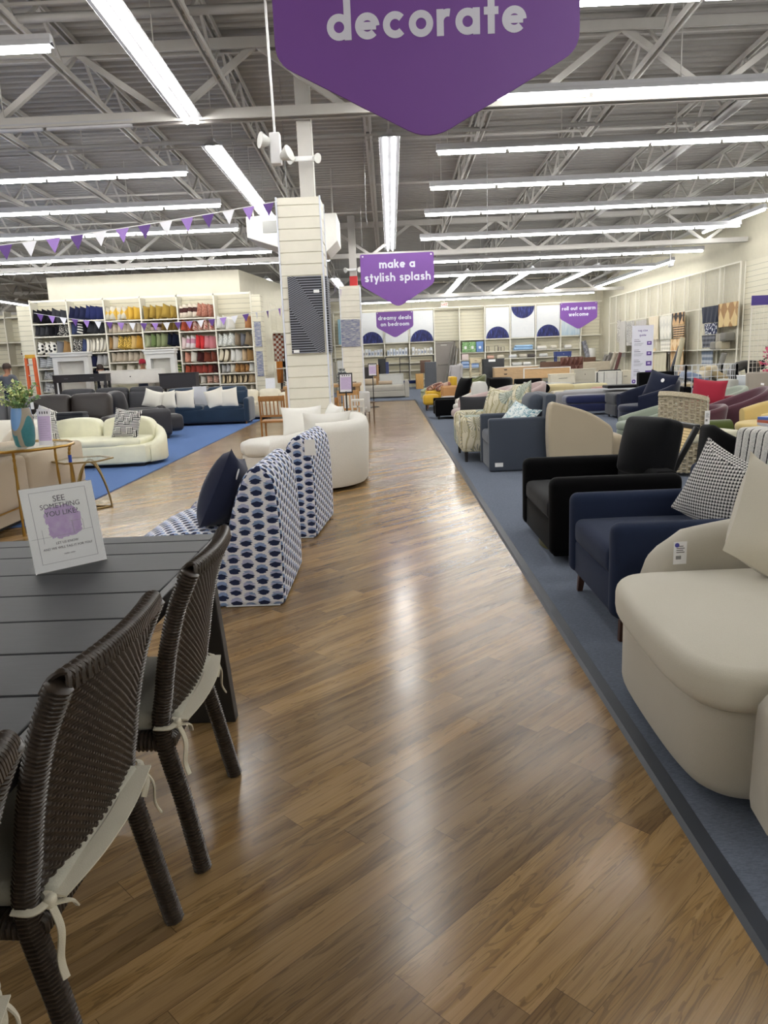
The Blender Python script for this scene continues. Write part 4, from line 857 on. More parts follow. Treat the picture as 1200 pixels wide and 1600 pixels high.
# navy velvet sectional with white pillows
t = sofa('sectional_sofa', 'navy velvet sectional sofa with a printed sheet and white pillows', (-4.62, 18.95, .012), PI/2, 2.3, .92, 2, .46, .87, .63, .14, NAVV, legm=WOOD('8f5f3a', 2))
bm = BM(); soft(bm, (-.05, 1.5, .3), (1.1, .9, .32), .06, (0, 0, .02)); obj('chaise', bm, NAVV, t); bm = BM(); soft(bm, (.36, 1.5, .58), (.2, .95, .5), .06, (.02, 0, 0)); obj('chaise_back', bm, NAVV, t)
bm = BM(); box(bm, -.17, .17, -.002, .002, -.27, .25); box(bm, -.17, -.02, -.003, .001, -.5, -.25); o_ = obj('price_sheet', bm, M('edeef4'), t, loc=(-.02, .12, .7), smooth=False); o_.rotation_euler = (.2, 0, -PI/2)
IV = F('f1ece0', var=.03)
for i, (x, rz, ry, lb) in enumerate(((-5.55, .15, .12, 'leftmost'), (-5.05, -.1, -.05, 'second'), (-4.3, .1, -.25, 'third'), (-3.98, -.1, -.12, 'rightmost'))):
    cushion_thing(f'{lb} of the four ivory pillows on the navy sectional', (x, 18.62+.0*i, .66), rz, IV, .48, .48, .16, -.25, ry, group='ivory pillows on the navy sectional')
cushion_thing('navy velvet pillow by the right arm of the navy sectional', (-3.72, 18.75, .63), .1, NAVV, .4, .42, .14, -.25)
# cream rolled arm chair end
TUF = LEATHER('e3dcc8', .5)
t = sofa('loveseat', 'ivory rolled arm loveseat just right of the navy sectional', (-3.55, 20.3, .012), PI/2, 1.6, .9, 2, .45, .72, .66, .2, TUF); bm = BM(); tube(bm, [(-.42, .72, .63), (.3, .72, .66)], .11, 14); obj('rolled_arm', bm, TUF, t)
# long low display platform with consoles and mantels
t = thing('display_table', 'long low wooden display table carrying the consoles and mantels', 'table', (-7.45, 21.7, 0)); bm = BM(); box(bm, -2.3, 2.3, -1.0, .95, .66, .73); obj('tabletop', bm, WOOD('8b7458', 0), t); legs(t, [(sx*2.1, sy*.8) for sx in (-1, 1) for sy in (-1, 1)], .67, .05, .05, WOOD('8b7458', 2), 0)
def cabinet(name, label, cat, loc, rz, W, D, z0, z1, mt, cols=1, rows=1, hand=None, leg=None, top=None, drawer=True, gap=.008, group=None, hs=.1, htype='bar'):
    """front faces local -y"""
    t = thing(name, label, cat, loc, rz, group); bm = BM(); box(bm, -W/2, W/2, -D/2, D/2, z0, z1-.025); obj('body', bm, mt, t, bevel=.004, seg=1)
    bm = BM(); box(bm, -W/2-.012, W/2+.012, -D/2-.015, D/2, z1-.025, z1); obj('top', bm, top or mt, t, bevel=.004, seg=1); cw = (W-.04)/cols; rh = (z1-.045-z0-.02)/rows
    for i in range(cols):
        for j in range(rows):
            x0 = -W/2+.02+cw*i+gap/2; za = z0+.02+rh*j+gap/2; bm = BM(); box(bm, x0, x0+cw-gap, -D/2-.014, -D/2, za, za+rh-gap); d = obj('drawer' if drawer else 'door', bm, mt, t, bevel=.003, seg=1)
            if hand:
                bm = BM(); xm = x0+(cw-gap)/2; zm = za+rh*.55
                if htype == 'bar': box(bm, xm-hs/2, xm+hs/2, -D/2-.035, -D/2-.014, zm-.006, zm+.006)
                elif htype == 'knob': lathe(bm, [(0, 0), (.012, 0), (.018, .012), (.012, .024), (0, .024)], n=10); bmesh.ops.transform(bm, matrix=T((xm, -D/2-.014, zm), rx=PI/2), verts=bm.verts)
                else: prism(bm, [(xm-hs/2, zm+.03), (xm+hs/2, zm+.03), (xm+hs*.3, zm-.02), (xm-hs*.3, zm-.02)], 1, -D/2-.02, -D/2-.013)
                obj('handle', bm, hand, d)
    if leg: legs(t, [(sx*(W/2-.04), sy*(D/2-.04)) for sx in (-1, 1) for sy in (-1, 1)], z0+.01, leg[1], leg[1]*.8, leg[0], 0)
    return t
BLKW = WOOD('2c2a2c', 0, .5); CAB = M('25232b', .45); MANT = M('e4e4e2', .5)
cabinet('console_table', 'black console table with two drawers standing on the display table', 'console table', (-8.58, 21.2, .73), 0, 1.48, .38, .42, .63, BLKW, 2, 1, M('6d6d6d', .4), (BLKW, .045)); 
cabinet('sideboard', 'low black cabinet on turned legs at the right end of the display table', 'cabinet', (-5.94, 21.5, .73), 0, 1.02, .42, .13, .56, CAB, 1, 1, None, (CAB, .05))
cabinet('console_table', 'long white console with one dark knob behind the black cabinet', 'console table', (-7.42, 22.0, .73), 0, 1.8, .4, .3, .7, M('eceae4', .5), 1, 1, M('26221f'), (M('eceae4', .5), .04), htype='knob')
def mantel(label, x, y, W, H, z0):
    t = thing('fireplace_mantel', label, 'mantel', (x, y, z0)); bm = BM(); box(bm, -W/2-.06, W/2+.06, -.2, .15, H-.05, H); box(bm, -W/2-.03, W/2+.03, -.17, .15, H-.13, H-.05); obj('shelf', bm, MANT, t, bevel=.006, seg=1)
    bm = BM(); box(bm, -W/2, W/2, -.12, .15, H-.26, H-.13); box(bm, -W/2, -W/2+.14, -.12, .15, 0, H-.26); box(bm, W/2-.14, W/2, -.12, .15, 0, H-.26); obj('surround', bm, MANT, t, bevel=.004, seg=1)
    bm = BM(); box(bm, -W/2+.14, W/2-.14, .12, .15, 0, H-.26); box(bm, -W/2+.14, W/2-.14, -.1, .12, H*.42, H*.42+.03); obj('inner_shelf', bm, M('d8d6cf', .6), t, smooth=False)
mantel('larger white fireplace mantel behind the black console table', -9.3, 22.4, 1.05, 1.27, .73); mantel('smaller white fireplace mantel behind the white console', -6.68, 22.45, .85, 1.25, .73)
# ---------------------------------------------------------------- pillow wall
SHW = M('e9e5d6', .55, var=.02)
SX = [-11.08, -9.935, -8.79, -7.645, -6.5, -5.35, -4.205]
LEV = {0: (2.94, 2.55, 1.98, 1.56, 1.2, .77), 1: (3.0, 2.57, 2.0, 1.56, 1.15, .77), 2: (2.95, 2.56, 2.04, 1.67, 1.36, .8), 3: (2.94, 2.58, 2.08, 1.66, 1.28, .8), 4: (2.93, 2.53, 1.97, 1.56, 1.22, .9, .55), 5: (2.54, 2.0, 1.54, 1.2, .87, .6)}
bn = ('leftmost', 'second', 'third', 'fourth', 'fifth', 'rightmost')
for b in range(6):
    x0, x1 = SX[b], SX[b+1]; t = thing('shelving_unit', f'{bn[b]} cream bay of the pillow shelves against the stockroom wall', 'shelf unit', ((x0+x1)/2, 24.3, 0), 0, 'bays of the pillow shelves'); hw = (x1-x0)/2
    bm = BM(); box(bm, -hw, hw, .26, .29, 0, 3.62); obj('back_panel', bm, SLAT, t, smooth=False)
    for sx in ((-1,) if b < 5 else (-1, 1)):
        bm = BM(); box(bm, sx*hw-.02, sx*hw+.02, -.3, -.26, 0, 3.66); box(bm, sx*hw-.008, sx*hw+.008, -.26, .26, 0, 3.6); obj('upright', bm, SHW, t, smooth=False)
    bm = BM(); box(bm, -hw, hw, -.3, -.27, 3.58, 3.64); obj('top_rail', bm, SHW, t, smooth=False)
    for z in LEV[b]:
        bm = BM(); box(bm, -hw+.01, hw-.01, -.29, .25, z-.035, z); obj('shelf_board', bm, SHW, t, smooth=False)
bm = BM(); box(bm, -11.5, -11.1, 24.0, 24.06, 0, 3.5); tag(obj('end_panel', bm, SLAT, smooth=False), 'narrow slatted panel closing the left end of the pillow shelves', 'panel')
bm = BM(); box(bm, -4.18, -3.9, 24.0, 24.5, 0, 3.55); tag(obj('end_panel', bm, SLAT, smooth=False), 'slatted panel closing the right end of the pillow shelves', 'panel')
for z in (1.45, 2.35):
    bm = BM(); box(bm, -4.14, -3.94, 23.97, 23.995, z-.38, z+.38); tag(obj('wall_art', bm, ART2, smooth=False), f'{"lower" if z < 2 else "upper"} narrow grey canvas on the end of the pillow shelves', 'wall art')
PIL = {'black': F('1c1b20'), 'charcoal': F('36373c'), 'black patterned': PATT('spot', '222226', 'dad8d0'), 'white and black motif': PATT('spot', 'ece9e0', '222124', .35), 'grey': F('77787c'), 'tan': F('a27f52'), 'pale grey striped': PATT('stripe', 'c2c4c6', '8e9196'), 'grey patterned': PATT('blotch', 'c4c4c4', '75777c'), 'beige': F('c3b6a4'), 'leafy grey': PATT('blotch', 'd2d0cc', '6d6f74', .7),
 'navy': F('1d2140'), 'deep blue': F('232a58'), 'slate blue': F('3c4668'), 'black and white striped': PATT('stripe', 'efeeea', '1d1d20', .8), 'speckled black and white': PATT('spot', '2a2a2c', 'e6e4dc', 1.4), 'cream striped': PATT('vstripe', 'e4dfd2', '8f8a80', .7), 'pale grey': F('b9b8b8'), 'yellow and grey': PATT('diamond', 'd9b04e', 'cbc5b4', .6), 'yellow': F('d7ad45'), 'leopard yellow': PATT('spot', 'd8b55a', '3a3018', 1.3), 'pale mustard': F('d6b574'), 'mustard': F('b98a35'),
 'cream': F('dcd5c6'), 'olive gold': F('a1853c'), 'beige patterned': PATT('blotch', 'd8cfb6', 'a19a7a'), 'mauve and brown': PATT('block', 'b7a3a0', '5f4632'), 'olive brown': F('7a6232'), 'pale green': F('a3a98a'), 'green': F('6d8150'), 'sage green': F('87906a'), 'dark navy': F('171c2c'), 'white and black floral': PATT('blotch', 'e4e2da', '35363a', .8), 'leaf striped green': PATT('stripe', '4f7a46', 'c6c48c', .6),
 'cream and brown block': PATT('block', 'd9cdbd', '4a2e2c'), 'rust tweed': PATT('blotch', '8d5444', 'b98a78', 2), 'rust': F('b5563f'), 'red and cream floral': PATT('blotch', 'e0cdbd', 'a94a48', 1), 'pale pink': F('e0cbca'), 'white and mauve': PATT('block', 'ded6d8', 'b07f92'), 'red': F('c8363a'), 'rose pink': F('c77f86'), 'peach': F('d99a84'), 'cream white': F('e3ded3'), 'dark maroon': F('4c2526'), 'brown rust': F('7b3f30'), 'dusty red': F('a2463c'), 'pink striped': PATT('stripe', 'd8b9a8', 'a9776a', .8), 'sand': F('c9b18f'),
 'white': F('e6e5e0'), 'tan leather': LEATHER('b27a4c', .5), 'white speckled': PATT('spot', 'e2e3de', '9aa09a', 1.6), 'slate grey': F('6a6b72'), 'taupe': F('8a7a64'), 'cream with lines': PATT('vstripe', 'e3d9c2', '6f6350', .35), 'cream with dark piping': PATT('vstripe', 'd9c6a4', '33281f', .28), 'tan brown': F('a57a4c')}
CON = [
 (0, 0, [('black', 4), ('charcoal', 3)]), (0, 1, [('charcoal', 3), ('black', 2), ('black patterned', 2)]), (0, 2, [('white and black motif', 3), ('grey', 1), ('tan', 1)]), (0, 3, [('pale grey striped', 4), ('grey', 1)]), (0, 4, [('grey patterned', 2), ('beige', 1)]), (0, 5, [('leafy grey', 3)]),
 (1, 0, [('navy', 3), ('deep blue', 3)]), (1, 1, [('slate blue', 1), ('black and white striped', 1), ('black', 1), ('charcoal', 3)]), (1, 2, [('speckled black and white', 2), ('slate blue', 1), ('cream striped', 4)]), (1, 3, [('navy', 4), ('pale grey', 2)]), (1, 4, [('dark navy', 4)]),
 (2, 0, [('yellow and grey', 4), ('yellow', 2)]), (2, 1, [('beige', 7)]), (2, 2, [('tan', 1), ('beige', 1), ('leopard yellow', 3), ('pale mustard', 1), ('mustard', 1)]), (2, 3, [('beige', 6)]), (2, 4, [('cream', 3)]),
 (3, 0, [('olive gold', 5)]), (3, 1, [('beige patterned', 1), ('mauve and brown', 2), ('olive brown', 3)]), (3, 2, [('pale green', 1), ('green', 1), ('sage green', 2), ('dark navy', 2)]), (3, 3, [('white and black floral', 2), ('black', 1)]), (3, 4, [('leaf striped green', 3)]),
 (4, 0, [('cream and brown block', 4), ('rust tweed', 3)]), (4, 1, [('rust', 2), ('red and cream floral', 4)]), (4, 2, [('pale pink', 1), ('white and mauve', 2), ('red', 2), ('rose pink', 2)]), (4, 3, [('peach', 1), ('cream white', 1), ('dark maroon', 1), ('brown rust', 2)]), (4, 4, [('rust', 1), ('dusty red', 4), ('dark maroon', 1)]), (4, 5, [('sand', 2), ('cream white', 1), ('pink striped', 2)]), (4, 6, [('cream', 4)]),
 (5, 0, [('white', 3), (None, 3), ('tan leather', 1)]), (5, 1, [('white speckled', 3), ('taupe', 1), ('slate grey', 1), ('taupe', 1)]), (5, 2, [('cream with lines', 2), ('white', 2), ('sand', 1), ('tan', 1)]), (5, 3, [('pale grey', 2), ('cream', 1), ('tan brown', 3), ('white', 1)]), (5, 4, [('cream with dark piping', 5), ('sand', 1)]), (5, 5, [('cream', 4)])]
proto = {}; random.seed(11); lv = ('top', 'second', 'third', 'fourth', 'fifth', 'sixth', 'seventh')
def pil_mesh(kind):
    if kind not in proto:
        bm = BM(); pillow(bm, (0, 0, 0), .4, .4, .15, n=8); o = obj('shelf_pillow', bm, PIL[kind]); proto[kind] = o.data; bpy.data.objects.remove(o)
    return proto[kind]
for (b, r, items) in CON:
    tot = sum(n for _, n in items); z = LEV[b][r]; up = 9 if r == 0 and b < 5 else LEV[b][r-1] if r else 9; hgt = min(.44, up-z-.05 if r else .44); w = SX[b+1]-SX[b]-.1; step = w/tot; i = 0; cnt = {}
    for kind, n in items:
        for k in range(n):
            x = SX[b]+.06+step*(i+.5); i += 1
            if kind is None: continue
            cnt[kind] = cnt.get(kind, 0)+1; o = bpy.data.objects.new('shelf_pillow', pil_mesh(kind)); COL.objects.link(o); sc = hgt/.42*random.uniform(.93, 1.02)
            lean = random.uniform(.05, .3); o.rotation_euler = (-.06, lean, random.uniform(.75, 1.15) if tot > 3 else random.uniform(.2, .6)); o.scale = (sc, sc, sc); o.location = (x, 24.22+random.uniform(-.03, .03), z+.2*sc*(1+.12*lean))
            m_ = sum(q for kk, q in items if kk == kind); art = 'only' if m_ == 1 else ordinal(cnt[kind]-1)
            tag(o, f'{art} {kind} pillow{"" if m_ == 1 else " from the left"}, {lv[r]} shelf of the {bn[b]} pillow bay', 'pillow', 'pillows on the shelf wall')
t = thing('basket', 'small terracotta basket of cream pillows at the foot of the rightmost bay', 'basket', (-4.5, 23.88, .5)); bm = BM(); lathe(bm, [(.0, .0), (.13, 0), (.2, .16), (.19, .16), (.12, .02), (0, .02)], n=18); obj('body', bm, M('b0603a', .7), t)
# ---------------------------------------------------------------- far-left cream shelves, ladder, people
for k in range(3):
    x = -12.8-1.22*k; t = thing('shelving_unit', f'{("nearest", "middle", "leftmost")[k]} of the cream shelf bays at the far left edge', 'shelf unit', (x, 27.3, 0)); bm = BM(); box(bm, -.6, .6, .2, .24, 0, 3.5); obj('back_panel', bm, SLAT, t, smooth=False)
    bm = BM(); box(bm, .58, .62, -.3, .22, 0, 3.6); obj('upright', bm, SHW, t, smooth=False)
    for z in (3.4, 2.55, 1.75, 1.05, .45):
        bm = BM(); box(bm, -.58, .58, -.28, .2, z-.04, z); obj('shelf_board', bm, SHW, t, smooth=False)
for (x, lb, cl) in ((-12.85, 'wicker basket holding dark red dried stems on the far left shelf', 'b09060'), (-12.45, 'brown wicker basket beside the basket of red stems', '7a6248')):
    t = thing('basket', lb, 'basket', (x, 27.2, 1.75)); bm = BM(); lathe(bm, [(0, 0), (.14, 0), (.18, .3), (.165, .3), (.13, .03), (0, .03)], n=16); obj('body', bm, M(cl, .8, var=.25), t)
    if cl == 'b09060':
        bm = BM()
        for k in range(26): a = k*2.4; tube(bm, [(0, 0, .2), (.2*math.cos(a), .2*math.sin(a), .42+.06*math.sin(k))], .012, 4)
        obj('dried_stems', bm, M('5a1f22', .8), t)
t = thing('stepladder', 'orange and yellow stepladder folded against the left end of the pillow shelves', 'ladder', (-9.55, 20.3, .0), .1); ORG = M('d8602a', .5)
for dy in (0, .12):
    for sx in (-1, 1):
        bm = BM(); bar(bm, (sx*.12, dy*.9, 0), (sx*.1, dy*.5, 1.85), .05, .06); obj('rail', bm, ORG, t, smooth=False)
for k in range(6):
    bm = BM(); box(bm, -.1, .1, -.02, .07, .25+.28*k, .28+.28*k); obj('step', bm, M('b9b4ac', .4, .6), t, smooth=False)
bm = BM(); box(bm, -.11, .11, -.03, .12, 1.83, 1.93); obj('top_cap', bm, M('d9a52e', .5), t, bevel=.01)
SKIN = M('a9795c', .55); 
def person(label, loc, rz, joints, rad, regions, hair=None, cap=None, head=None):
    """one continuous skinned body; regions give material per joint"""
    t = thing('person', label, 'person', loc, rz); names = list(joints); me = bpy.data.meshes.new('body')
    E_ = [('pelvis', 'waist'), ('waist', 'chest'), ('chest', 'neck'), ('neck', 'head'), ('head', 'crown')]
    for s_ in 'lr': E_ += [('chest', 'sho'+s_), ('sho'+s_, 'elb'+s_), ('elb'+s_, 'wri'+s_), ('wri'+s_, 'han'+s_), ('pelvis', 'hip'+s_), ('hip'+s_, 'kne'+s_), ('kne'+s_, 'ank'+s_), ('ank'+s_, 'toe'+s_)]
    me.from_pydata([joints[n] for n in names], [(names.index(a), names.index(b)) for a, b in E_], []); o = bpy.data.objects.new('body', me); COL.objects.link(o)
    md = o.modifiers.new('skin', 'SKIN'); sv = me.skin_vertices
    if not sv: 
        me.attributes.new('x', 'FLOAT', 'POINT')
    for i, n in enumerate(names):
        r = rad[n.rstrip('lr') if n[-1] in 'lr' and n not in ('pelvis',) and n[:3] in ('sho', 'elb', 'wri', 'han', 'hip', 'kne', 'ank', 'toe') else n]; r = r if isinstance(r, tuple) else (r, r)
        me.skin_vertices[0].data[i].radius = r
    me.skin_vertices[0].data[names.index('pelvis')].use_root = True
    sb = o.modifiers.new('sub', 'SUBSURF'); sb.levels = 2; sb.render_levels = 2
    dg = bpy.context.evaluated_depsgraph_get(); m2 = bpy.data.meshes.new_from_object(o.evaluated_get(dg)); bpy.data.objects.remove(o)
    mts = []; idx = {}
    for n in names:
        mt = regions(n)
        if mt not in mts: mts.append(mt)
        idx[n] = mts.index(mt)
    for mt in mts: m2.materials.append(mt)
    J = [(Vector(joints[n]), n) for n in names]
    for p in m2.polygons:
        c = p.center; p.use_smooth = True; p.material_index = idx[min(J, key=lambda q: (q[0]-c).length)[1]]
    b = bpy.data.objects.new('body', m2); COL.objects.link(b); b.parent = t
    H = Vector(joints['head'])+(Vector(joints['crown'])-Vector(joints['head']))*.45; up = (Vector(joints['crown'])-Vector(joints['head'])).normalized(); rot = Vector((0, 0, 1)).rotation_difference(up).to_matrix().to_4x4()
    bm = BM(); lathe(bm, [(.105, -.02), (.112, .03), (.1, .09), (.06, .13), (0, .14)], n=18, sx=.95, sy=1.08); bmesh.ops.transform(bm, matrix=Matrix.Translation(H) @ rot, verts=bm.verts); h = obj('cap' if cap else 'hair', bm, cap or hair, t)
    if cap:
        bm = BM(); soft(bm, (0, -.14, .0), (.15, .12, .015), .007, n=2); bmesh.ops.transform(bm, matrix=Matrix.Translation(H) @ rot, verts=bm.verts); obj('cap_visor', bm, cap, h)
    bm = BM(); soft(bm, (0, -.115, -.045), (.028, .04, .05), .013, n=2)
    for sx in (-1, 1): soft(bm, (sx*.1, 0, -.04), (.02, .04, .06), .01, n=2)
    bmesh.ops.transform(bm, matrix=Matrix.Translation(H) @ rot, verts=bm.verts); obj('nose_and_ears', bm, SKIN, t)
    bm = BM()
    for sx in (-1, 1): soft(bm, (sx*.035, -.1, -.02), (.022, .012, .012), .005, n=2)
    bmesh.ops.transform(bm, matrix=Matrix.Translation(H) @ rot, verts=bm.verts); obj('eyes', bm, M('231a16'), t)
    return t
RAD = {'pelvis': (.15, .11), 'waist': (.14, .1), 'chest': (.16, .11), 'neck': .055, 'head': (.085, .1), 'crown': (.07, .085), 'sho': .07, 'elb': .05, 'wri': .035, 'han': .035, 'hip': .09, 'kne': .065, 'ank': .045, 'toe': .045}
def pose(dx=0, dy=0, arm=(.12, -.3, .05)):
    J = {'pelvis': (0, 0, .93), 'waist': (0, 0, 1.08), 'chest': (0, dy*.6, 1.3), 'neck': (0, dy, 1.46), 'head': (0, dy*1.15-.015, 1.55), 'crown': (0, dy*1.2-.01, 1.68)}
    for s_, sx in (('l', -1), ('r', 1)):
        J['sho'+s_] = (sx*.19, dy*.85, 1.39); J['elb'+s_] = (sx*.25, dy-.06, 1.12); J['wri'+s_] = (sx*.2, dy-.27, 1.06); J['han'+s_] = (sx*.17, dy-.37, 1.08)
        J['hip'+s_] = (sx*.1, 0, .87); J['kne'+s_] = (sx*.11, -.02, .48); J['ank'+s_] = (sx*.11, .02, .09); J['toe'+s_] = (sx*.12, -.15, .035)
    return J
def wear(top, bottom, shoe):
    def f(n):
        if n in ('head', 'crown', 'neck') or n[:3] in ('han',): return SKIN
        if n[:3] in ('hip', 'kne') or n == 'pelvis': return bottom
        if n[:3] in ('ank', 'toe'): return shoe
        return top
    return f
JEAN = F('2b3040'); SHOE = M('1b1b1b')
person('person in a grey sweater standing at the far left edge, seen from behind', (-10.35, 20.6, 0), PI-.2, pose(), RAD, wear(F('6b6e74'), JEAN, SHOE), hair=M('3a2a20'))
person('person wearing a red cap, only the head visible above the white console', (-7.56, 23.35, 0), .6, pose(0, -.05), RAD, wear(F('2a2a2d'), JEAN, SHOE), cap=F('a3283a'))
person('dark haired person behind the black console table, head tilted', (-8.82, 23.3, 0), PI+.5, {k: (v[0], v[1], v[2]*.93) for k, v in pose(0, -.1).items()}, RAD, wear(F('22242c'), JEAN, SHOE), hair=M('2a1a14'))
# ---------------------------------------------------------------- throw racks on the stockroom side wall
t = thing('throw_rack', 'white wire rack hung with throws right of the pillow shelves', 'rack', (-3.75, 26, 0)); bm = BM()
for k in range(7): y = -.9+1.2*k; box(bm, -.03, .0, y-.015, y+.015, 0, 3.4)
obj('upright', bm, SHW, t, smooth=False); bm = BM()
for z in [2.5+.1*k for k in range(9)]: box(bm, -.02, -.012, -.9, 6.3, z, z+.006)
for k in range(60): box(bm, -.02, -.012, -.9+.12*k, -.894+.12*k, 2.5, 3.35)
obj('wire_grid', bm, SHW, t, smooth=False); bm = BM(); box(bm, -.02, .35, -.9, 6.3, 2.4, 2.43); box(bm, 0, .35, -.9, 6.3, 1.25, 1.28); obj('hanging_rail', bm, SHW, t, smooth=False)
def drape(label, x, y, z1, z0, w, mt, cat='throw', wav=.03, rz=0., name='hanging_throw', th=.03, group=None):
    """cloth hung over a rail: folds in depth, closed thickness"""
    bm = BM(); n = 14; rows = []
    for j in range(7):
        z = z1+(z0-z1)*j/6; a = []; 
        for i in range(n+1):
            u = -.5+i/n; f = wav*(.3+j/6)*math.sin(i*1.7+j*.35); a.append((u*w*(1-.08*j/6), f, z+.012*math.sin(i*2.3)*(j == 6)))
        rows.append(a)
    F_ = [[bm.verts.new((p[0], p[1]-th/2, p[2])) for p in r] for r in rows]; B_ = [[bm.verts.new((p[0], p[1]+th/2, p[2])) for p in r] for r in rows]
    grid_faces(bm, F_); grid_faces(bm, B_)
    for (A, C) in ((F_[0], B_[0]), (F_[-1], B_[-1]), ([r[0] for r in F_], [r[0] for r in B_]), ([r[-1] for r in F_], [r[-1] for r in B_])): grid_faces(bm, [A, C])
    o = obj(name, bm, mt, loc=(x, y, 0), angle=70); o.rotation_euler = (0, 0, rz); return tag(o, label, cat, group)
for i, (x, y, z1, z0, w, c, lb) in enumerate(((-3.62, 25.4, 2.4, 1.5, .35, '8a4a38', 'rust red checked throw'), (-3.45, 25.5, 2.35, 1.3, .2, '1c1b1e', 'black throw'), (-3.2, 25.3, 2.4, 1.35, .42, 'd8cdaa', 'cream throw with a dark edge'), (-3.6, 25.15, 1.5, .8, .2, 'c07a34', 'ochre throw'), (-3.5, 25.2, 1.28, .4, .2, '2d2f33', 'charcoal throw'), (-3.4, 25.25, 1.28, .5, .3, 'b8b6b2', 'grey and white patterned throw'), (-3.2, 25.3, 1.28, .6, .3, '44464d', 'dark grey throw'))):
    mt = PATT('check', c, 'd8d6d0', .6) if 'patterned' in lb or 'checked' in lb else F(c); drape(f'{lb} hanging on the rack right of the pillow shelves', x, y, z1, z0, w, mt, rz=.4, wav=.025)
t = thing('storage_cabinet', 'plain taupe panel cabinet standing left of the near column', 'cabinet', (-2.75, 23.6, 0)); bm = BM(); box(bm, -.3, .3, -.25, .25, 0, 1.55); obj('body', bm, M('8d877c', .6), t, smooth=False)
cabinet('console_table', 'low brown wood table holding folded striped throws beside the near column', 'table', (-3.1, 22.2, 0), 0, 1.1, .6, .3, .68, WOOD('7a6048', 0), 1, 1, None, (WOOD('7a6048', 2), .04))
for k in range(4):
    bm = BM(); soft(bm, (0, 0, .03), (.5, .35, .055), .025, n=3); o = obj('folded_throw', bm, PATT('vstripe', 'e8e4da', '4a4640', .4), loc=(-2.85+.01*k, 22.1, .682+.056*k)); tag(o, f'{ordinal(k)} striped throw up in the folded stack by the near column', 'throw', 'folded striped throws')
bm = BM(); box(bm, -.14, .14, -.004, .004, .02, .37); o = obj('notice_card', bm, M('eceef4'), loc=(-3.45, 21.95, .665), smooth=False); o.rotation_euler = (-.15, 0, 0); tag(o, 'blank white notice card propped beside the folded throws', 'sign')
# ================================================================ BACK WALL
s = NM('indigo_wash'); n = s.noise(s.map(s.coord(), scale=(6, 6, 1.5)), 3, 4, .6); INDIGO = s.done(s.ramp(n, [(.3, '171a38'), (.55, '2a2f66'), (.75, '4a54a0')]), .7)
s = NM('pale_wash'); n = s.noise(s.map(s.coord(), scale=(2, 2, 8)), 2, 4); PALE = s.done(s.mix(n, 'dcdfe2', 'ebebe9'), .7)
BX = [-3.8, -2.6, -1.38, -.17, 1.05, 2.28, 3.51, 4.74, 5.97, 7.2, 8.42, 9.4, 10.4]
onm = ['leftmost', 'second', 'third', 'fourth', 'fifth', 'door', 'seventh', 'eighth', 'ninth', 'tenth', 'eleventh', 'rightmost']
for i in range(len(BX)-1):
    x0, x1 = BX[i], BX[i+1]; hw = (x1-x0)/2
    t = thing('shelving_unit', f'{onm[i]} cream bay of the tall shelves along the back wall' if i != 5 else 'cream upper panel bay above the grey door in the back wall', 'shelf unit', ((x0+x1)/2, 37.7, 0), 0, 'back wall shelf bays')
    bm = BM(); box(bm, -hw, hw, .2, .24, 2.2 if i == 5 else 0, 3.72); obj('back_panel', bm, SLAT, t, smooth=False)
    bm = BM(); box(bm, -hw-.025, -hw+.025, -.22, -.17, 0, 3.78); box(bm, -hw-.008, -hw+.008, -.17, .2, 0, 3.7); obj('upright', bm, SHW, t, smooth=False)
    bm = BM(); box(bm, -hw, hw, -.22, -.18, 3.72, 3.78); obj('top_rail', bm, SHW, t, smooth=False)
    if i != 5:
        for z in ((2.19, 1.58, 1.22, .84, .4) if i != 11 else (2.19, 1.0)):
            bm = BM(); box(bm, -hw+.02, hw-.02, -.21, .2, z-.04, z); obj('shelf_board', bm, SHW, t, smooth=False)
def moon_panel(i, up, lb):
    x0, x1 = BX[i]+.05, BX[i+1]-.05; w = x1-x0; t = thing('wall_art', lb, 'wall art', ((x0+x1)/2, 37.5, 2.2)); h = 1.45
    bm = BM(); box(bm, -w/2, w/2, -.01, .01, 0, h); obj('canvas', bm, PALE, t, smooth=False); r = w/2-.01
    pts = [(r*math.cos(PI*k/24), r*math.sin(PI*k/24)) for k in range(25)]; pts = [(x, h-z) for x, z in pts] if up else pts
    bm = BM(); prism(bm, pts, 1, -.016, -.01); obj('half_moon', bm, INDIGO, t, smooth=False)
moon_panel(2, False, 'white wall panel with a blue half moon, left of the dreamy deals sign'); moon_panel(3, True, 'white wall panel with a dark half moon at its top behind the dreamy deals sign')
moon_panel(4, False, 'white wall panel with a blue half moon, next to the grey door'); moon_panel(7, False, 'white panel with a blue half moon, first right of the blank bays')
moon_panel(8, True, 'white panel with the half moon upside down at its top, right of the door'); moon_panel(9, False, 'white wall panel with a blue half moon beside the roll out sign')
s = NM('mist_wash'); o = s.sep(s.coord()); n = s.noise(s.map(s.coord(), scale=(9, 9, 1.2)), 2, 4); MIST = s.done(s.mix(s.math('MULTIPLY', s.math('SUBTRACT', 1.2, o[2]), s.math('MULTIPLY', n, 1.2)), 'e4e6e6', '9fbdcf'), .7)
bm = BM(); box(bm, -.45, .45, -.01, .01, 0, 1.45); tag(obj('wall_art', bm, MIST, loc=(8.9, 37.5, 2.2), smooth=False), 'pale misty blue canvas under the roll out a warm welcome sign', 'wall art')
bm = BM(); box(bm, -.4, .4, -.01, .01, 0, 1.2); tag(obj('wall_art', bm, M('8fb6c6', .6, var=.2), loc=(-2.0, 37.5, 2.2), smooth=False), 'pale teal canvas in the gap between the two columns', 'wall art')
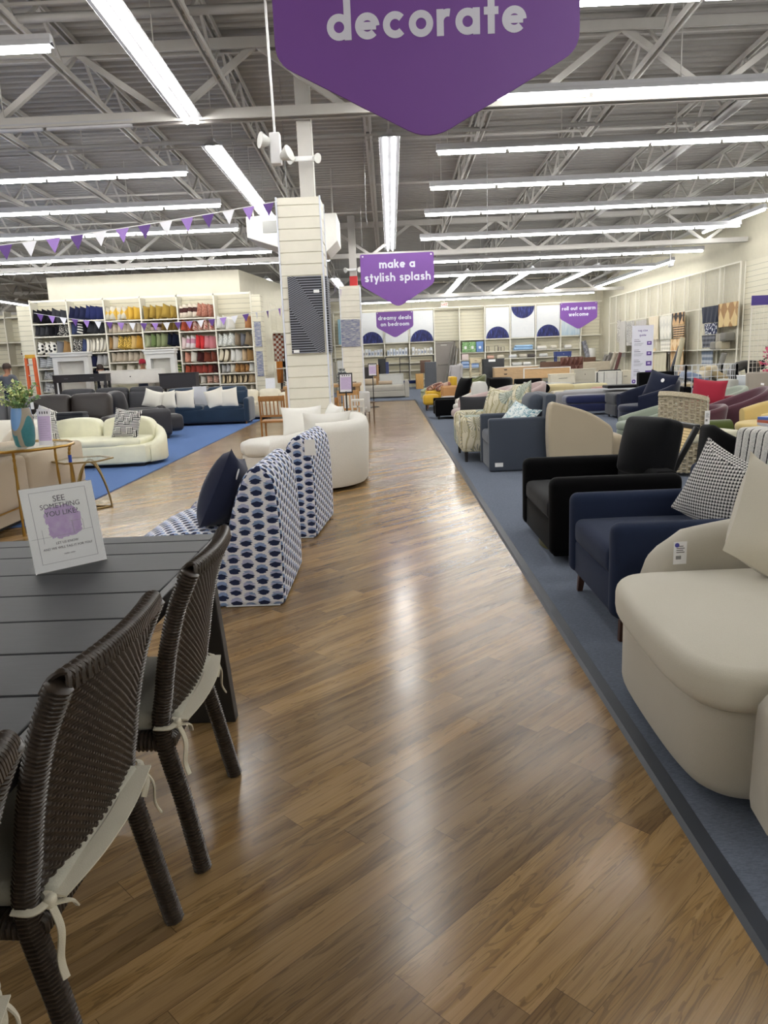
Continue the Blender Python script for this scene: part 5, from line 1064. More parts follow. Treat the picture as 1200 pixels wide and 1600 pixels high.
# door
t = thing('door_1', 'grey steel door in the back wall', 'door', (2.8, 37.9, 0)); t['kind'] = 'structure'; DG = M('8e8781', .55)
bm = BM(); box(bm, -.45, .45, -.02, .02, .01, 2.08); obj('panel', bm, DG, t, smooth=False); bm = BM(); box(bm, -.52, -.45, -.05, .05, 0, 2.15); box(bm, .45, .52, -.05, .05, 0, 2.15); box(bm, -.52, .52, -.05, .05, 2.08, 2.15); obj('frame', bm, M('9c968e', .5), t, smooth=False)
bm = BM(); box(bm, -.36, .36, -.06, -.02, 1.0, 1.06); obj('push_bar', bm, M('6f6a66', .4, .7), t, smooth=False); bm = BM(); box(bm, -.2, .1, -.05, -.02, 1.95, 2.02); obj('door_closer', bm, M('b8b3ac', .4), t, smooth=False)
for k, (x, c) in enumerate(((3.2, '8e8b86'), (3.32, '77746f'), (3.42, 'a09c96'))):
    bm = BM(); bar(bm, (x-.5+.1*k, 37.2, 0), (x, 37.75, 2.0-.1*k), .07, .05); tag(obj('metal_rail', bm, M(c, .4, .5), smooth=False), f'{ordinal(k)} grey bed rail leaning beside the grey door', 'rail', 'bed rails by the door')
# goods on the back shelves
def goods(name, lb, cat, x, y, z, w, d, h, mt, group=None, r=.012, rz=0):
    bm = BM(); soft(bm, (0, 0, h/2), (w, d, h), r, n=2); o = obj(name, bm, mt, loc=(x, y, z)); o.rotation_euler = (0, 0, rz); return tag(o, lb, cat, group)
random.seed(5); k = 0
for i, bay in ((2, 'third'), (3, 'fourth'), (4, 'fifth')):
    n = 7; x0, x1 = BX[i]+.1, BX[i+1]-.1
    for j in range(n):
        x = x0+(x1-x0)*(j+.5)/n; o = goods('bedding_pack', f'{ordinal(j)} white bedding pack from the left on the {bay} back wall bay', 'bedding pack', x, 37.62, 1.58, .13, .2, random.uniform(.24, .36), M(random.choice(('eef0f2', 'dfe3ea', 'e9e6de', 'c9d0dc')), .35), 'white bedding packs', .02)
        bm = BM(); box(bm, -.04, .04, -.103, -.1, .06, .18); obj('printed_label', bm, M(random.choice(('9aa3b5', 'b7b2a6', '7f8aa0'))), o, smooth=False)
GRN = PATT('blotch', '6f9a5e', 'a9c79a', .5)
for j, x in enumerate((3.78, 4.12)):
    o = goods('box', f'{("left", "right")[j]} of the two green printed boxes on the back shelf', 'box', x, 37.6, 1.58, .32, .3, .5, GRN, 'green printed boxes'); bm = BM(); box(bm, -.06, .06, -.155, -.15, .16, .3); obj('printed_label', bm, M('e9ece6'), o, smooth=False)
o = goods('box', 'blue printed box beside the green boxes on the back shelf', 'box', 4.48, 37.6, 1.58, .34, .3, .5, M('6d8fc4')); bm = BM(); box(bm, -.06, .06, -.155, -.15, .16, .28); obj('printed_label', bm, M('e9ecf4'), o, smooth=False)
goods('box', 'pale pink and white box under the green boxes', 'box', 3.75, 37.6, 1.22, .32, .3, .28, M('e0cfc8'))
for j, (x, z) in enumerate(((3.78, .84), (3.78, 1.0), (4.25, .84), (4.25, 1.0))): goods('bedding_pack', f'{("lower left", "upper left", "lower right", "upper right")[j]} of the four stacked blue sheet packs on the back shelf', 'bedding pack', x, 37.6, z, .42, .3, .15, PATT('stripe', '7f9fd0', 'c3cfe2', .7), 'blue sheet packs', .03)
bm = BM(); soft(bm, (0, 0, .07), (.95, .36, .13), .06); soft(bm, (.03, 0, .19), (.88, .35, .12), .055); tag(obj('folded_comforter', bm, F('9dbfe0'), loc=(6.6, 37.6, 1.58)), 'sky blue comforter folded on the back shelf', 'comforter')
for (x, z, w, lb, c) in ((7.5, 1.58, .5, 'white folded quilt right of the sky blue comforter', 'ebe7df'), (8.1, 1.58, .32, 'small cream folded quilt left of the blue desk', 'e6dfcf'), (8.8, 1.58, .35, 'white bundle with a hanging corner above the blue desk', 'e9e6e0'), (6.1, 1.22, .4, 'white boxed set on the shelf below the sky blue comforter', 'e4e4e4'), (6.6, 1.22, .4, 'cream pouch set below the sky blue comforter', 'd6cdbd'), (7.0, 1.22, .4, 'dark bundle below the sky blue comforter', '5d5754'), (7.6, 1.22, .42, 'white linen set at shelf end above the brown headboard', 'd9d9d6'), (5.0, 1.22, .35, 'pink folded sheet by the tall black dresser', 'd2a996'), (5.5, 1.22, .35, 'cream folded sheet by the tall black dresser', 'ddd3c0'), (6.3, .84, .5, 'tumbled white bag on the lower back shelf', 'dcdad4'), (6.8, .84, .4, 'white folded bag on the lower back shelf', 'e8e6e0'), (7.6, .84, .3, 'black cable bundle on the lower back shelf', '2a2a2c')):
    goods('folded_linen', lb, 'linen', x, 37.6, z, w, .3, .17, F(c), None, .07)
for j, (x, w, h) in enumerate(((4.88, .12, .24), (5.3, .16, .26), (5.45, .1, .2), (5.62, .14, .2))):
    t = thing('metal_bracket_set', f'{ordinal(j)} dark metal frame piece from the left beside the blue boxes', 'metal frame', (x, 37.6, 1.58)); bm = BM(); tube(bm, [(-w/2, 0, .01), (-w/2, 0, h), (w/2, 0, h), (w/2, 0, .01)], .014, 6, closed=True); obj('frame', bm, M('33302f', .4), t)
bm = BM(); lathe(bm, [(0, 0), (.18, 0), (.19, .02), (.19, .52), (.17, .55), (0, .55)], n=20); tag(obj('drum', bm, M('d9d7d0', .4), loc=(9.95, 37.55, 1.0)), 'white drum on the right end of the back shelves', 'drum')
bm = BM(); tube(bm, [(9.78, 37.5, 1.07), (9.55, 37.55, 1.9)], .12, 14); tag(obj('rolled_rug', bm, PATT('blotch', '9a9aa0', '5f6068', .6)), 'plastic wrapped grey rolled rug leaning beside the white drum', 'rug')
# ---------------------------------------------------------------- furniture in front of the back wall
OAK = WOOD('c0a078', 0); BRN = WOOD('5f4231', 0); LGTW = WOOD('cdbf9f', 0); CREAMW = M('e5ddc8', .5); GRW = M('c2bba9', .55); KN = M('40352c', .4)
cabinet('dresser', 'oak dresser with dark cup handles in front of the back wall', 'dresser', (5.35, 32.3, .012), 0, 1.86, .5, .1, .89, OAK, 2, 4, KN, (OAK, .05), M('e6e0d2', .4), hs=.16, htype='cup')
cabinet('tall_dresser', 'tall black dresser with white papers on top, left of the oak dresser', 'dresser', (4.53, 33.2, .012), 0, .9, .5, .0, 1.24, M('2a2c30', .5), 1, 4, None, None)
goods('paper', 'white sheet hanging over the front of the tall black dresser', 'paper', 4.45, 32.93, 1.13, .3, .01, .1, M('efefef'), r=.004)
t = cabinet('nightstand', 'light wood nightstand with one drawer standing before the blue sheet packs', 'nightstand', (3.78, 33.4, .012), 0, .5, .4, 1.08, 1.31, LGTW, 1, 1, KN, (LGTW, .045), htype='bar'); 
for z in (.2, .62):
    bm = BM(); box(bm, -.24, .24, -.19, .19, z, z+.04); obj('lower_shelf', bm, LGTW, t, smooth=False)
t = thing('storage_cabinet', 'dark grey flat cabinet side standing before the grey door', 'cabinet', (1.7, 31.2, .012)); bm = BM(); box(bm, -.23, .23, -.2, .2, 0, 1.23); obj('body', bm, M('4a4c52', .5), t, bevel=.006)
def headboard(lb, x, y, z0, z1, W, mt, quilt=0, frame=None, th=.07, leg=True):
    t = thing('headboard', lb, 'headboard', (x, y, .012)); bm = BM()
    box(bm, -W/2, W/2, 0, th, z0, z1); obj('panel', bm, mt, t, bevel=.012)
    if quilt:
        for i in range(quilt):
            for j in range(2):
                bm = BM(); w = W/quilt; h = (z1-z0)/2; c = bm.verts.new((-W/2+w*(i+.5), -.06, z0+h*(j+.5))); q = [bm.verts.new((-W/2+w*(i+a)-(.004 if a else -.004), 0, z0+h*(j+b))) for a, b in ((0, 0), (1, 0), (1, 1), (0, 1))]
                for k in range(4): bm.faces.new((q[k], q[(k+1) % 4], c))
                bm.faces.new(q); obj('tufted_square', bm, mt, t, smooth=False)
    if frame:
        bm = BM(); box(bm, -W/2-.03, W/2+.03, -.02, th, z1, z1+.03); box(bm, -W/2-.03, -W/2, -.02, th, z0-.1, z1); box(bm, W/2, W/2+.03, -.02, th, z0-.1, z1); obj('frame', bm, frame, t, smooth=False)
    legs(t, [(sx*(W/2-.06), .03) for sx in (-1, 1)], z0+.01, .035, .035, mt, 0); return t
headboard('light oak headboard with a white edge in front of the oak dresser', 5.8, 28, .5, .85, 1.66, WOOD('cfa97a', 0), frame=M('eceae4'))
headboard('dark brown headboard tufted into pyramid squares', 7.42, 31, .55, 1.2, .92, LEATHER('5a3328', .35), 5); headboard('plain brown low headboard left of the tufted one', 6.57, 31.1, .4, 1.04, .82, BRN); headboard('small brown board right of the tufted headboard', 8.25, 31.4, .5, 1.16, .5, BRN); headboard('long pale wood headboard right of the tufted brown one', 8.42, 31, .4, .98, 1.1, WOOD('b9ad97', 0))
cabinet('dresser', 'cream dresser with one long thin handle behind the beds', 'dresser', (6.15, 27.2, .012), 0, .88, .45, .08, .66, CREAMW, 1, 2, M('4a453d'), (CREAMW, .04), hs=.3)
cabinet('nightstand', 'greige two drawer nightstand with small knobs behind the beds', 'nightstand', (6.95, 27.3, .012), 0, .78, .45, .06, .8, GRW, 1, 2, KN, (GRW, .05), htype='knob')
t = cabinet('sideboard', 'white sideboard with a rounded black metal frame behind the beds', 'sideboard', (6.96, 24.2, .012), 0, .74, .4, .3, .76, M('e9e6de', .45), 3, 2, None, None, drawer=False); bm = BM(); tube(bm, [(-.39, -.1, 0), (-.39, -.1, .72), (-.33, -.1, .79), (.33, -.1, .79), (.39, -.1, .72), (.39, -.1, 0)], .02, 8); tube(bm, [(-.2, -.215, .3), (-.2, -.215, .76)], .008, 6); tube(bm, [(.2, -.215, .3), (.2, -.215, .76)], .008, 6); obj('metal_frame', bm, M('1f1e1e', .4), t)
cabinet('nightstand', 'cream nightstand beside the rug size guide banner', 'nightstand', (7.55, 24.6, .012), 0, .4, .4, .06, .76, CREAMW, 1, 2, KN)
t = cabinet('desk', 'navy blue writing desk on thin legs on top of the brown furniture', 'desk', (7.72, 34, .012), 0, .7, .42, 1.22, 1.43, M('2f3f7a', .45), 1, 1, M('c9c2b0', .3, .8), (M('2f3f7a', .45), .04), htype='knob')
# daybed, far carpet
GRF = F('b7b2a8')
t = thing('daybed', 'grey upholstered daybed at the far end of the aisle', 'daybed', (-.2, 28.5, .012)); bm = BM(); soft(bm, (-.1, 0, .14), (1.75, .85, .22), .04); obj('base', bm, GRF, t); bm = BM(); soft(bm, (-.1, 0, .34), (1.72, .86, .24), .08, (0, 0, .02)); obj('mattress', bm, GRF, t)
bm = BM(); prism(bm, bezier2([(.76, .0), (.75, .4), (.8, .6), (.88, .62), (.93, .5), (.92, 0)]), 1, -.44, .44); obj('arm', bm, GRF, t, bevel=.03, seg=3)
for (x, w, r, lb, c) in ((-.72, .45, .12, 'thick beige bolster on the grey daybed', 'c2b29c'), (-.15, .5, .07, 'thin beige bolster on the grey daybed', 'bba892')):
    bm = BM(); tube(bm, [(-w/2, 0, 0), (w/2, 0, 0)], r, 14); tag(obj('bolster', bm, F(c), loc=(x, 28.35, .5+r)), lb, 'bolster')
bm = BM(); soft(bm, (0, 0, .32), (1.0, .45, .14), .04); t = thing('bench', 'navy bench beneath the metal table at the back wall', 'bench', (1.1, 35.6, .012)); obj('seat', bm, F('273463'), t); legs(t, [(sx*.44, sy*.16) for sx in (-1, 1) for sy in (-1, 1)], .26, .025, .02, M('3a3a3a'), 0)
def metal_table(lb, x, y, z0, z1, W, D=.5):
    t = thing('metal_table_frame', lb, 'table', (x, y, z0)); bm = BM(); h = z1-z0
    for sx in (-1, 1):
        for sy in (-1, 1): bar(bm, (sx*W/2, sy*D/2, 0), (sx*W/2, sy*D/2, h), .03)
    for zz in (h, h*.75): 
        for sy in (-1, 1): bar(bm, (-W/2, sy*D/2, zz), (W/2, sy*D/2, zz), .03)
        for sx in (-1, 1): bar(bm, (sx*W/2, -D/2, zz), (sx*W/2, D/2, zz), .03)
    obj('frame', bm, M('262628', .4), t, smooth=False); return t
metal_table('long thin black metal bed frame standing on the daybed side of the back wall', 1.0, 36.6, .0, 1.5, 2.3); metal_table('small black metal chair frame hung in the long black bed frame', .75, 36.2, .4, 1.45, .45, .3)
goods('nightstand', 'brown drawer box stacked near the dark flat cabinet', 'nightstand', 1.75, 36.4, .7, .5, .4, .6, BRN); goods('side_table', 'tiny yellow wood side table left of the dark flat cabinet', 'side table', 1.4, 35.2, .0, .35, .35, .7, WOOD('c99a55', 2))
for (x, w, h, c, lb) in ((-1.0, .55, 1.1, '2b2422', 'dark brown upright cabinet behind the far column'), (-.55, .3, 1.2, 'b58a5a', 'tan upright board leaning behind the sign stand'), (-.3, .35, 1.45, '17161a', 'black upright panel behind the sign stand'), (-.08, .16, 1.3, '2a3566', 'navy rolled mat standing behind the sign stand'), (-2.15, .35, 1.45, 'd7d7d3', 'white drawer tower in the gap between the columns'), (-2.55, .3, 1.4, '9a9488', 'taupe box stack in the gap between the columns')):
    goods('cabinet' if 'cabinet' in lb or 'tower' in lb else 'panel', lb, 'cabinet' if 'cabinet' in lb or 'tower' in lb else 'panel', x, 34.6, 0, w, .3, h, M(c, .5))
headboard('white fireplace style console behind the grey daybed', .1, 33.5, .2, .75, 1.0, M('cfcdc6', .5), frame=M('d9d6ce'))
# sign stands
def stand(lb, x, y, zc_, w, h, rz=0.):
    t = thing('sign_stand', lb, 'sign', (x, y, 0), rz); bm = BM(); lathe(bm, [(0, 0), (.17, 0), (.17, .012), (.03, .03), (0, .03)], n=24); obj('base', bm, M('1d1c1e', .4), t); bm = BM(); tube(bm, [(0, 0, .02), (0, 0, zc_-h*.4)], .014, 8); obj('pole', bm, M('1d1c1e', .4), t)
    bm = BM(); 
    for (a, b, c, d) in ((-w/2, w/2, -h/2, -h/2+.02), (-w/2, w/2, h/2-.02, h/2), (-w/2, -w/2+.02, -h/2, h/2), (w/2-.02, w/2, -h/2, h/2)): box(bm, a, b, -.012, .012, c, d)
    fr = obj('frame', bm, M('1d1c1e', .4), t, loc=(0, -.02, zc_), smooth=False); fr.rotation_euler = (-.35, 0, 0); c = lav_sign(w-.03, h-.03, t, .35); c.location = (0, -.03+.17*h, zc_-(h/2-.02)*.94)
stand('black floor stand holding a lavender price sign behind the curved white sofa', -.76, 13.2, 1.06, .24, .36); stand('black floor stand with a lavender price sign at the end of the aisle', -.5, 23.2, 1.13, .26, .4)
# wood tables and chairs beside the near column
def slat_chair(lb, loc, rz, mt, W=.42, H=.98):
    t = thing('slat_back_chair', lb, 'chair', loc, rz); bm = BM(); soft(bm, (0, 0, .45), (.42, W, .035), .012, n=2); obj('seat', bm, mt, t)
    for sy in (-1, 1):
        bm = BM(); tube(bm, [(.19, sy*(W/2-.02), 0), (.19, sy*(W/2-.02), .45), (.25, sy*(W/2-.02), H)], .018, 6); obj('leg', bm, mt, t); bm = BM(); tube(bm, [(-.18, sy*(W/2-.03), 0), (-.18, sy*(W/2-.03), .45)], .018, 6); obj('leg', bm, mt, t)
    bm = BM(); soft(bm, (.245, 0, H-.05), (.022, W, .09), .01, n=2); soft(bm, (.2, 0, .55), (.02, W-.05, .04), .01, n=2)
    for k in range(6): y = -W/2+.06+(W-.12)*k/5; bar(bm, (.2, y, .55), (.245, y, H-.06), .022, .012)
    obj('backrest', bm, mt, t); return t
TEAK = WOOD('a5743f', 2)
slat_chair('teak slat back chair left of the near column', (-2.05, 13.3, 0), -PI/2, TEAK, .46, .9); slat_chair('teak slat back chair right of the near column, under the lavender sign', (-.98, 12.7, 0), -PI/2-.2, TEAK, .36, .86); slat_chair('paler slat back chair behind the lavender sign stand', (-.78, 13.9, 0), PI/2, WOOD('b58a55', 2), .42, .9)
t = slat_chair('dark seated dining chair at the end of the wooden table', (-.62, 18.0, 0), PI+.35, WOOD('5b4a3a', 2), .42, .95)
t = thing('dining_table', 'light wood dining table with a mosaic jar behind the near column', 'table', (-1.5, 17.2, 0)); bm = BM(); box(bm, -.85, .85, -.5, .5, .87, .93); obj('tabletop', bm, WOOD('b08a5c', 0), t, bevel=.006); legs(t, [(sx*.78, sy*.43) for sx in (-1, 1) for sy in (-1, 1)], .88, .05, .045, WOOD('b08a5c', 2), 0)
bm = BM(); lathe(bm, [(0, 0), (.1, 0), (.12, .04), (.12, .22), (.07, .29), (.07, .33), (.08, .34), (0, .34)], n=20); tag(obj('jar', bm, PATT('spot', '5a5f62', 'b9bcba', 1.3), loc=(-1.05, 17.0, .93)), 'grey mosaic glass jar on the light wood table', 'jar')
bm = BM(); soft(bm, (0, 0, .1), (.4, .3, .2), .03); tag(obj('box', bm, PATT('spot', 'e2ddd2', '6e675e', .7), loc=(-1.75, 16.9, .93)), 'pale patterned box on the light wood table beside the near column', 'box')
t = thing('tub_chair', 'pale grey tub chair tucked under the light wood table', 'chair', (-.72, 16.2, 0)); bm = BM(); shell(bm, arc(0, 0, .26, .26, -120, 120, 16), .35, .78, .06); obj('backrest', bm, F('c9c8c6'), t); bm = BM(); soft(bm, (0, 0, .42), (.46, .46, .12), .05); obj('seat', bm, F('c9c8c6'), t); legs(t, [(sx*.16, sy*.16) for sx in (-1, 1) for sy in (-1, 1)], .37, .025, .02, DLEG, .03)
t = thing('lattice_stool', 'small white lattice sided stool behind the curved sofa', 'stool', (-.52, 12.1, 0)); bm = BM(); box(bm, -.1, .1, -.1, .1, .8, .83); box(bm, -.1, -.08, -.1, -.08, 0, .8); box(bm, .08, .1, -.1, -.08, 0, .8); box(bm, -.1, -.08, .08, .1, 0, .8); box(bm, .08, .1, .08, .1, 0, .8)
for z in (.62, .72): box(bm, -.08, .08, -.1, -.085, z-.012, z+.012)
box(bm, -.012, .012, -.1, -.085, .55, .8); obj('frame', bm, M('e8e6e0', .5), t, smooth=False)
for k, x in enumerate((3.0, 3.97)):
    t = thing('shell_chair', f'{("left", "right")[k]} of the two lime green plastic chairs near the oak dresser', 'chair', (x, 28.2, .012), 0, 'lime green chairs'); bm = BM(); shell(bm, arc(0, 0, .19, .19, -70, 250, 16), .38, .56, .03); obj('seat_shell', bm, M('9fd03a', .4), t); bm = BM(); lathe(bm, [(0, .38), (.2, .38), (.2, .41), (0, .41)], n=18); obj('seat', bm, M('9fd03a', .4), t); legs(t, [(sx*.12, sy*.12) for sx in (-1, 1) for sy in (-1, 1)], .38, .015, .012, WOOD('c9b08a', 2), .04)
# ================================================================ RIGHT: armchairs along the aisle
ZC = .012
# ---- cream swivel chair in the right foreground
CRM = F('c4beb0', weave=420, bump=.3, var=.04); CRM2 = F('d2ccbc', weave=420, bump=.3, var=.04)
t = thing('swivel_armchair', 'wide cream linen swivel armchair in the right foreground with a price tag on its arm', 'armchair', (1.6, 2.6, ZC)); L_ = lambda P: [(x-1.6, y-2.6) for x, y in P]
out = L_([(1.08, 3.13), (.99, 3.1), (.935, 2.95), (.915, 2.6), (.92, 2.32), (.955, 2.17), (1.06, 2.1), (1.3, 2.08), (1.9, 2.08), (2.3, 2.3), (2.4, 2.6), (2.3, 2.95), (1.9, 3.13), (1.4, 3.15)])
sm = lambda P, n=4: [(p.x, p.y) for p in bez([(x, y, 0) for x, y in P]+[(P[0][0], P[0][1], 0)], n)][:-1]
bm = BM(); slab(bm, sm(out), .035, .36, .05); obj('base', bm, CRM, t)
seat = L_([(1.08, 3.15), (.97, 3.11), (.9, 2.96), (.875, 2.6), (.88, 2.28), (.93, 2.12), (1.06, 2.06), (1.3, 2.05), (1.8, 2.06), (2.1, 2.2), (2.2, 2.6), (2.1, 3.0), (1.8, 3.14), (1.4, 3.16)])
bm = BM(); slab(bm, sm(seat), .345, .49, .045, crown=.03); obj('seat_cushion', bm, CRM2, t)
pth = L_([(1.13, 3.26), (1.3, 3.27), (1.6, 3.27), (1.9, 3.24), (2.2, 3.1), (2.42, 2.85), (2.46, 2.6), (2.42, 2.35), (2.2, 2.1), (1.9, 1.97), (1.6, 1.94), (1.3, 1.94), (1.03, 1.97)])
P2 = [(p.x, p.y) for p in bez([(x, y, 0) for x, y in pth], 4)]; n = len(P2)
hts = [.45+.17*min(1, min(i, n-1-i)/4)**.6+.16*min(1, max(0, min(i, n-1-i)-3)/12) for i in range(n)]
bm = BM(); shell(bm, P2[::-1], .07, hts, .17, .03, nr=6); obj('wraparound_back', bm, CRM, t, angle=60); bm = BM(); lathe(bm, [(0, 0), (.5, 0), (.5, .04), (0, .04)], c=(.05, 0, 0), n=32); obj('swivel_base', bm, M('151516'), t)
def price_tag(parent, loc, rot, w=.045, h=.075, dot=None):
    bm = BM(); box(bm, -w/2, w/2, -.001, .001, -h/2, h/2); o = obj('price_tag', bm, M('eeeef0', .4), parent, loc=loc, smooth=False); o.rotation_euler = rot
    bm = BM()
    for k in range(9): box(bm, -w*.32+k*w*.045, -w*.3+k*w*.045, -.0018, -.001, -h*.28, -h*.12)
    for k in range(4): box(bm, -w*.3, w*(.32-.1*(k % 2)), -.0018, -.001, h*(.02+.09*k), h*(.05+.09*k))
    obj('barcode', bm, M('35353b'), o, smooth=False)
    if dot:
        bm = BM(); lathe(bm, [(0, 0), (w*.17, 0), (w*.17, .0015), (0, .0015)], c=(0, 0, 0), n=14); d = obj('dot', bm, M(dot), o, loc=(-w*.26, -.001, h*.36)); d.rotation_euler = (PI/2, 0, 0)
    return o
price_tag(t, (-.36, .575, .555), (0, 0, .12), .06, .1, '45469a')
cushion_thing('large cream pillow matching the foreground swivel armchair, propped in its corner', (1.59, 3.0, .69), .2, CRM2, .54, .47, .24, -.42, .6)
# ---- navy armchair
NVY = F('232d45', rough=.95, sheen=.05, weave=300, var=.12)
t = track_chair('armchair', 'navy blue track arm armchair on tapered wooden legs behind the cream swivel chair', (1.49, 3.985, ZC), 0, .95, .86, .46, .61, .76, .115, NVY, .125, (WOOD('4a2f22', 2), .03, .015), .17, back_cushion=False, round_arm=.052)
HND = PATT('hound', 'e7e5e2', '1d1d22', 1.0)
cushion_thing('black and white houndstooth pillow on the navy armchair', (1.74, 3.93, .685), -1.2, HND, .5, .44, .16, -.3, .3)
# ---- black velvet swivel chair
BVL = F('08080a', rough=.75, sheen=.05, weave=50, var=.4, bump=.1); BVL2 = F('131417', rough=.7, sheen=.12, weave=40, var=.6, bump=.1)
t = track_chair('swivel_armchair', 'black velvet swivel armchair with a brass ring base', (1.52, 5.56, ZC), 0, 1.15, .9, .42, .6, .6, .13, BVL, .05, None, .16, back_cushion=False, seat_mat=F('1a1b1e', rough=.7, sheen=.1, weave=50, var=.3), lean=.0, round_arm=.06)
bm = BM(); lathe(bm, [(.3, 0), (.42, 0), (.42, .05), (.3, .05)], n=36); obj('swivel_base', bm, M('7d7443', .35, .8), t)
bm = BM(); soft(bm, (0, 0, 0), (.18, .44, .42), .045, (.075, .012, .012), n=8, mat=T((1.89, 5.5, .735), rz=.42, ry=.24)); tag(obj('back_pillow', bm, BVL2), 'plump black velvet back pillow standing on the black swivel armchair', 'pillow')
# ---- chair backs behind: curved black, striped, cane
BLF = F('0b0b0d', rough=.9, sheen=.05)
t = thing('barrel_chair', 'black curved barrel chair turned away, behind the navy armchair', 'chair', (2.78, 5.62, ZC), .0); pth = [(-.36, .32), (-.4, .1), (-.38, -.12), (-.25, -.3), (0, -.38), (.25, -.34), (.42, -.2)]; P2 = [(p.x, p.y) for p in bez([(x, y, 0) for x, y in pth], 5)]; n = len(P2)
bm = BM(); shell(bm, P2[::-1], .16, [.85-.02*max(0, 6-i)/6-.36*(max(0, i-6)/(n-7))**1.25 for i in range(n)][::-1], .06, .05); obj('backrest', bm, BLF, t, angle=60); bm = BM(); soft(bm, (.02, .0, .36), (.7, .62, .18), .07); obj('seat', bm, BLF, t); legs(t, [(sx*.24, sy*.22) for sx in (-1, 1) for sy in (-1, 1)], .28, .03, .02, DLEG, .03)
STRF = PATT('tweedline', 'd6d4ce', '1c1c20', .85)
t = track_chair('accent_chair', 'white armchair with thin black stripes at the right edge', (2.74, 4.7, ZC), PI+.25, .8, .85, .45, .6, .9, .12, STRF, .14, (DLEG, .03), .2, back_cushion=False, lean=-.1)
t = thing('lounge_chair', 'black framed lounge chair with a woven cane back, behind the black velvet chair', 'chair', (2.3, 6.5, ZC), .1); bm = BM(); s = NM('cane'); CANE = s.done(s.mix(s.math('GREATER_THAN', s.math('FRACT', s.math('MULTIPLY', s.sep(s.coord())[2], 45.)), .3), 'a98a54', 'dcc28a'), .6)
BW = M('17171a', .4); bar(bm, (.2, -.3, .78), (-.06, -.3, .3), .035, .05); obj('side_rail', bm, BW, t, bevel=.008); bm = BM(); bar(bm, (.2, .3, .78), (-.06, .3, .3), .035, .05); obj('side_rail', bm, BW, t, bevel=.008); bm = BM(); bar(bm, (.2, -.31, .78), (.2, .31, .78), .05, .04); obj('top_rail', bm, BW, t, bevel=.008)
bm = BM(); prism(bm, [(.18, .76), (.19, .75), (-.06, .3), (-.07, .31)], 1, -.29, .29); obj('cane_back', bm, CANE, t, smooth=False); bm = BM(); soft(bm, (-.35, 0, .33), (.6, .6, .08), .03); obj('seat', bm, BW, t); legs(t, [(-.6, .28), (-.6, -.28), (.0, .28), (.0, -.28)], .32, .02, .018, BW, 0)
bm = BM(); soft(bm, (0, 0, .12), (.4, .3, .24), .1, n=4); tag(obj('beanbag', bm, F('8a8468'), loc=(2.62, 6.15, ZC)), 'olive beige floor cushion between the cane chair and the black barrel chair', 'cushion')
# ---- wicker chair with cream cushions
KUBU = NM('kubu_wicker'); KUBM = KUBU.done(KUBU.mix(KUBU.noise(KUBU.coord(), 60, 2), '85785f', 'd6ccb4'), .7)
def weave(bm, path, z0, ztop, pitch, r, amp=.012, lean=0., st=3):
    P = [Vector((p[0], p[1], 0)) for p in path]; n = len(P); rows = int((max(ztop)-z0)/pitch)
    for j in range(rows):
        z = z0+pitch*(j+.5); pts = []
        for i, p in enumerate(P):
            a, b = P[max(0, i-1)], P[min(n-1, i+1)]; tn = (b-a).normalized(); nr = Vector((tn.y, -tn.x, 0)); f = min(1, (ztop[i]-z0)/(max(ztop)-z0)); q = p+nr*(amp*math.sin(PI*i/st+PI*(j % 2))+lean*(z-z0)*f); q.z = z0+(z-z0)*f; pts.append(q)
        tube(bm, pts, r, 5)
    for i in range(0, n, st):
        a, b = P[max(0, i-1)], P[min(n-1, i+1)]; tn = (b-a).normalized(); nr = Vector((tn.y, -tn.x, 0)); q = P[i].copy(); q2 = P[i]+nr*lean*(ztop[i]-z0); tube(bm, [(q.x, q.y, z0), (q2.x, q2.y, ztop[i])], r*1.2, 5)
t = thing('wicker_chair', 'weathered wicker chair with a tall curled back and cream seat cushion', 'chair', (3.42, 8.65, ZC), .35)
pth = [(p.x, p.y) for p in bez([(.0, .26, 0), (-.14, .27, 0), (-.25, .2, 0), (-.29, 0, 0), (-.26, -.17, 0), (-.14, -.27, 0), (.0, -.28, 0)], 8)]; n = len(pth); bm = BM(); weave(bm, pth[::-1], .04, [.93-.16*abs(i/(n-1)-.5)**2*2 for i in range(n)], .03, .0135, .01, .0); obj('backrest', bm, KUBM, t)
bm = BM(); pz = [(p[0]*1.02, p[1]*1.02, .93-.3*abs(i/(n-1)-.5)**2) for i, p in enumerate(pth)]
for k in range(0, n*3): u = k/(n*3-1)*(n-1); i = int(min(n-2, u)); p = Vector(pz[i]).lerp(Vector(pz[i+1]), u-i); tube(bm, [p+Vector((.02, .012, -.03)), p+Vector((0, 0, .012)), p+Vector((-.02, -.012, -.03))], .01, 5)
obj('braided_rim', bm, KUBM, t)
bm = BM(); weave(bm, [(p.x, p.y) for p in bez([(.0, -.29, 0), (.45, -.3, 0), (.5, 0, 0), (.45, .3, 0), (0, .29, 0)], 8)], .06, [.38]*33, .03, .0135, .009); obj('seat_frame', bm, KUBM, t); bm = BM(); soft(bm, (.14, 0, .43), (.72, .62, .1), .035, (0, 0, .015)); obj('seat_cushion', bm, F('dcd8c2', var=.03), t)
tg = price_tag(t, (-.06, -.345, .66), (0, 0, .0), .07, .15)
bm = BM(); tube(bm, [(-.06, -.343, .73), (-.05, -.33, .9)], .0025, 4); obj('tag_string', bm, M('e9e9e9'), t)
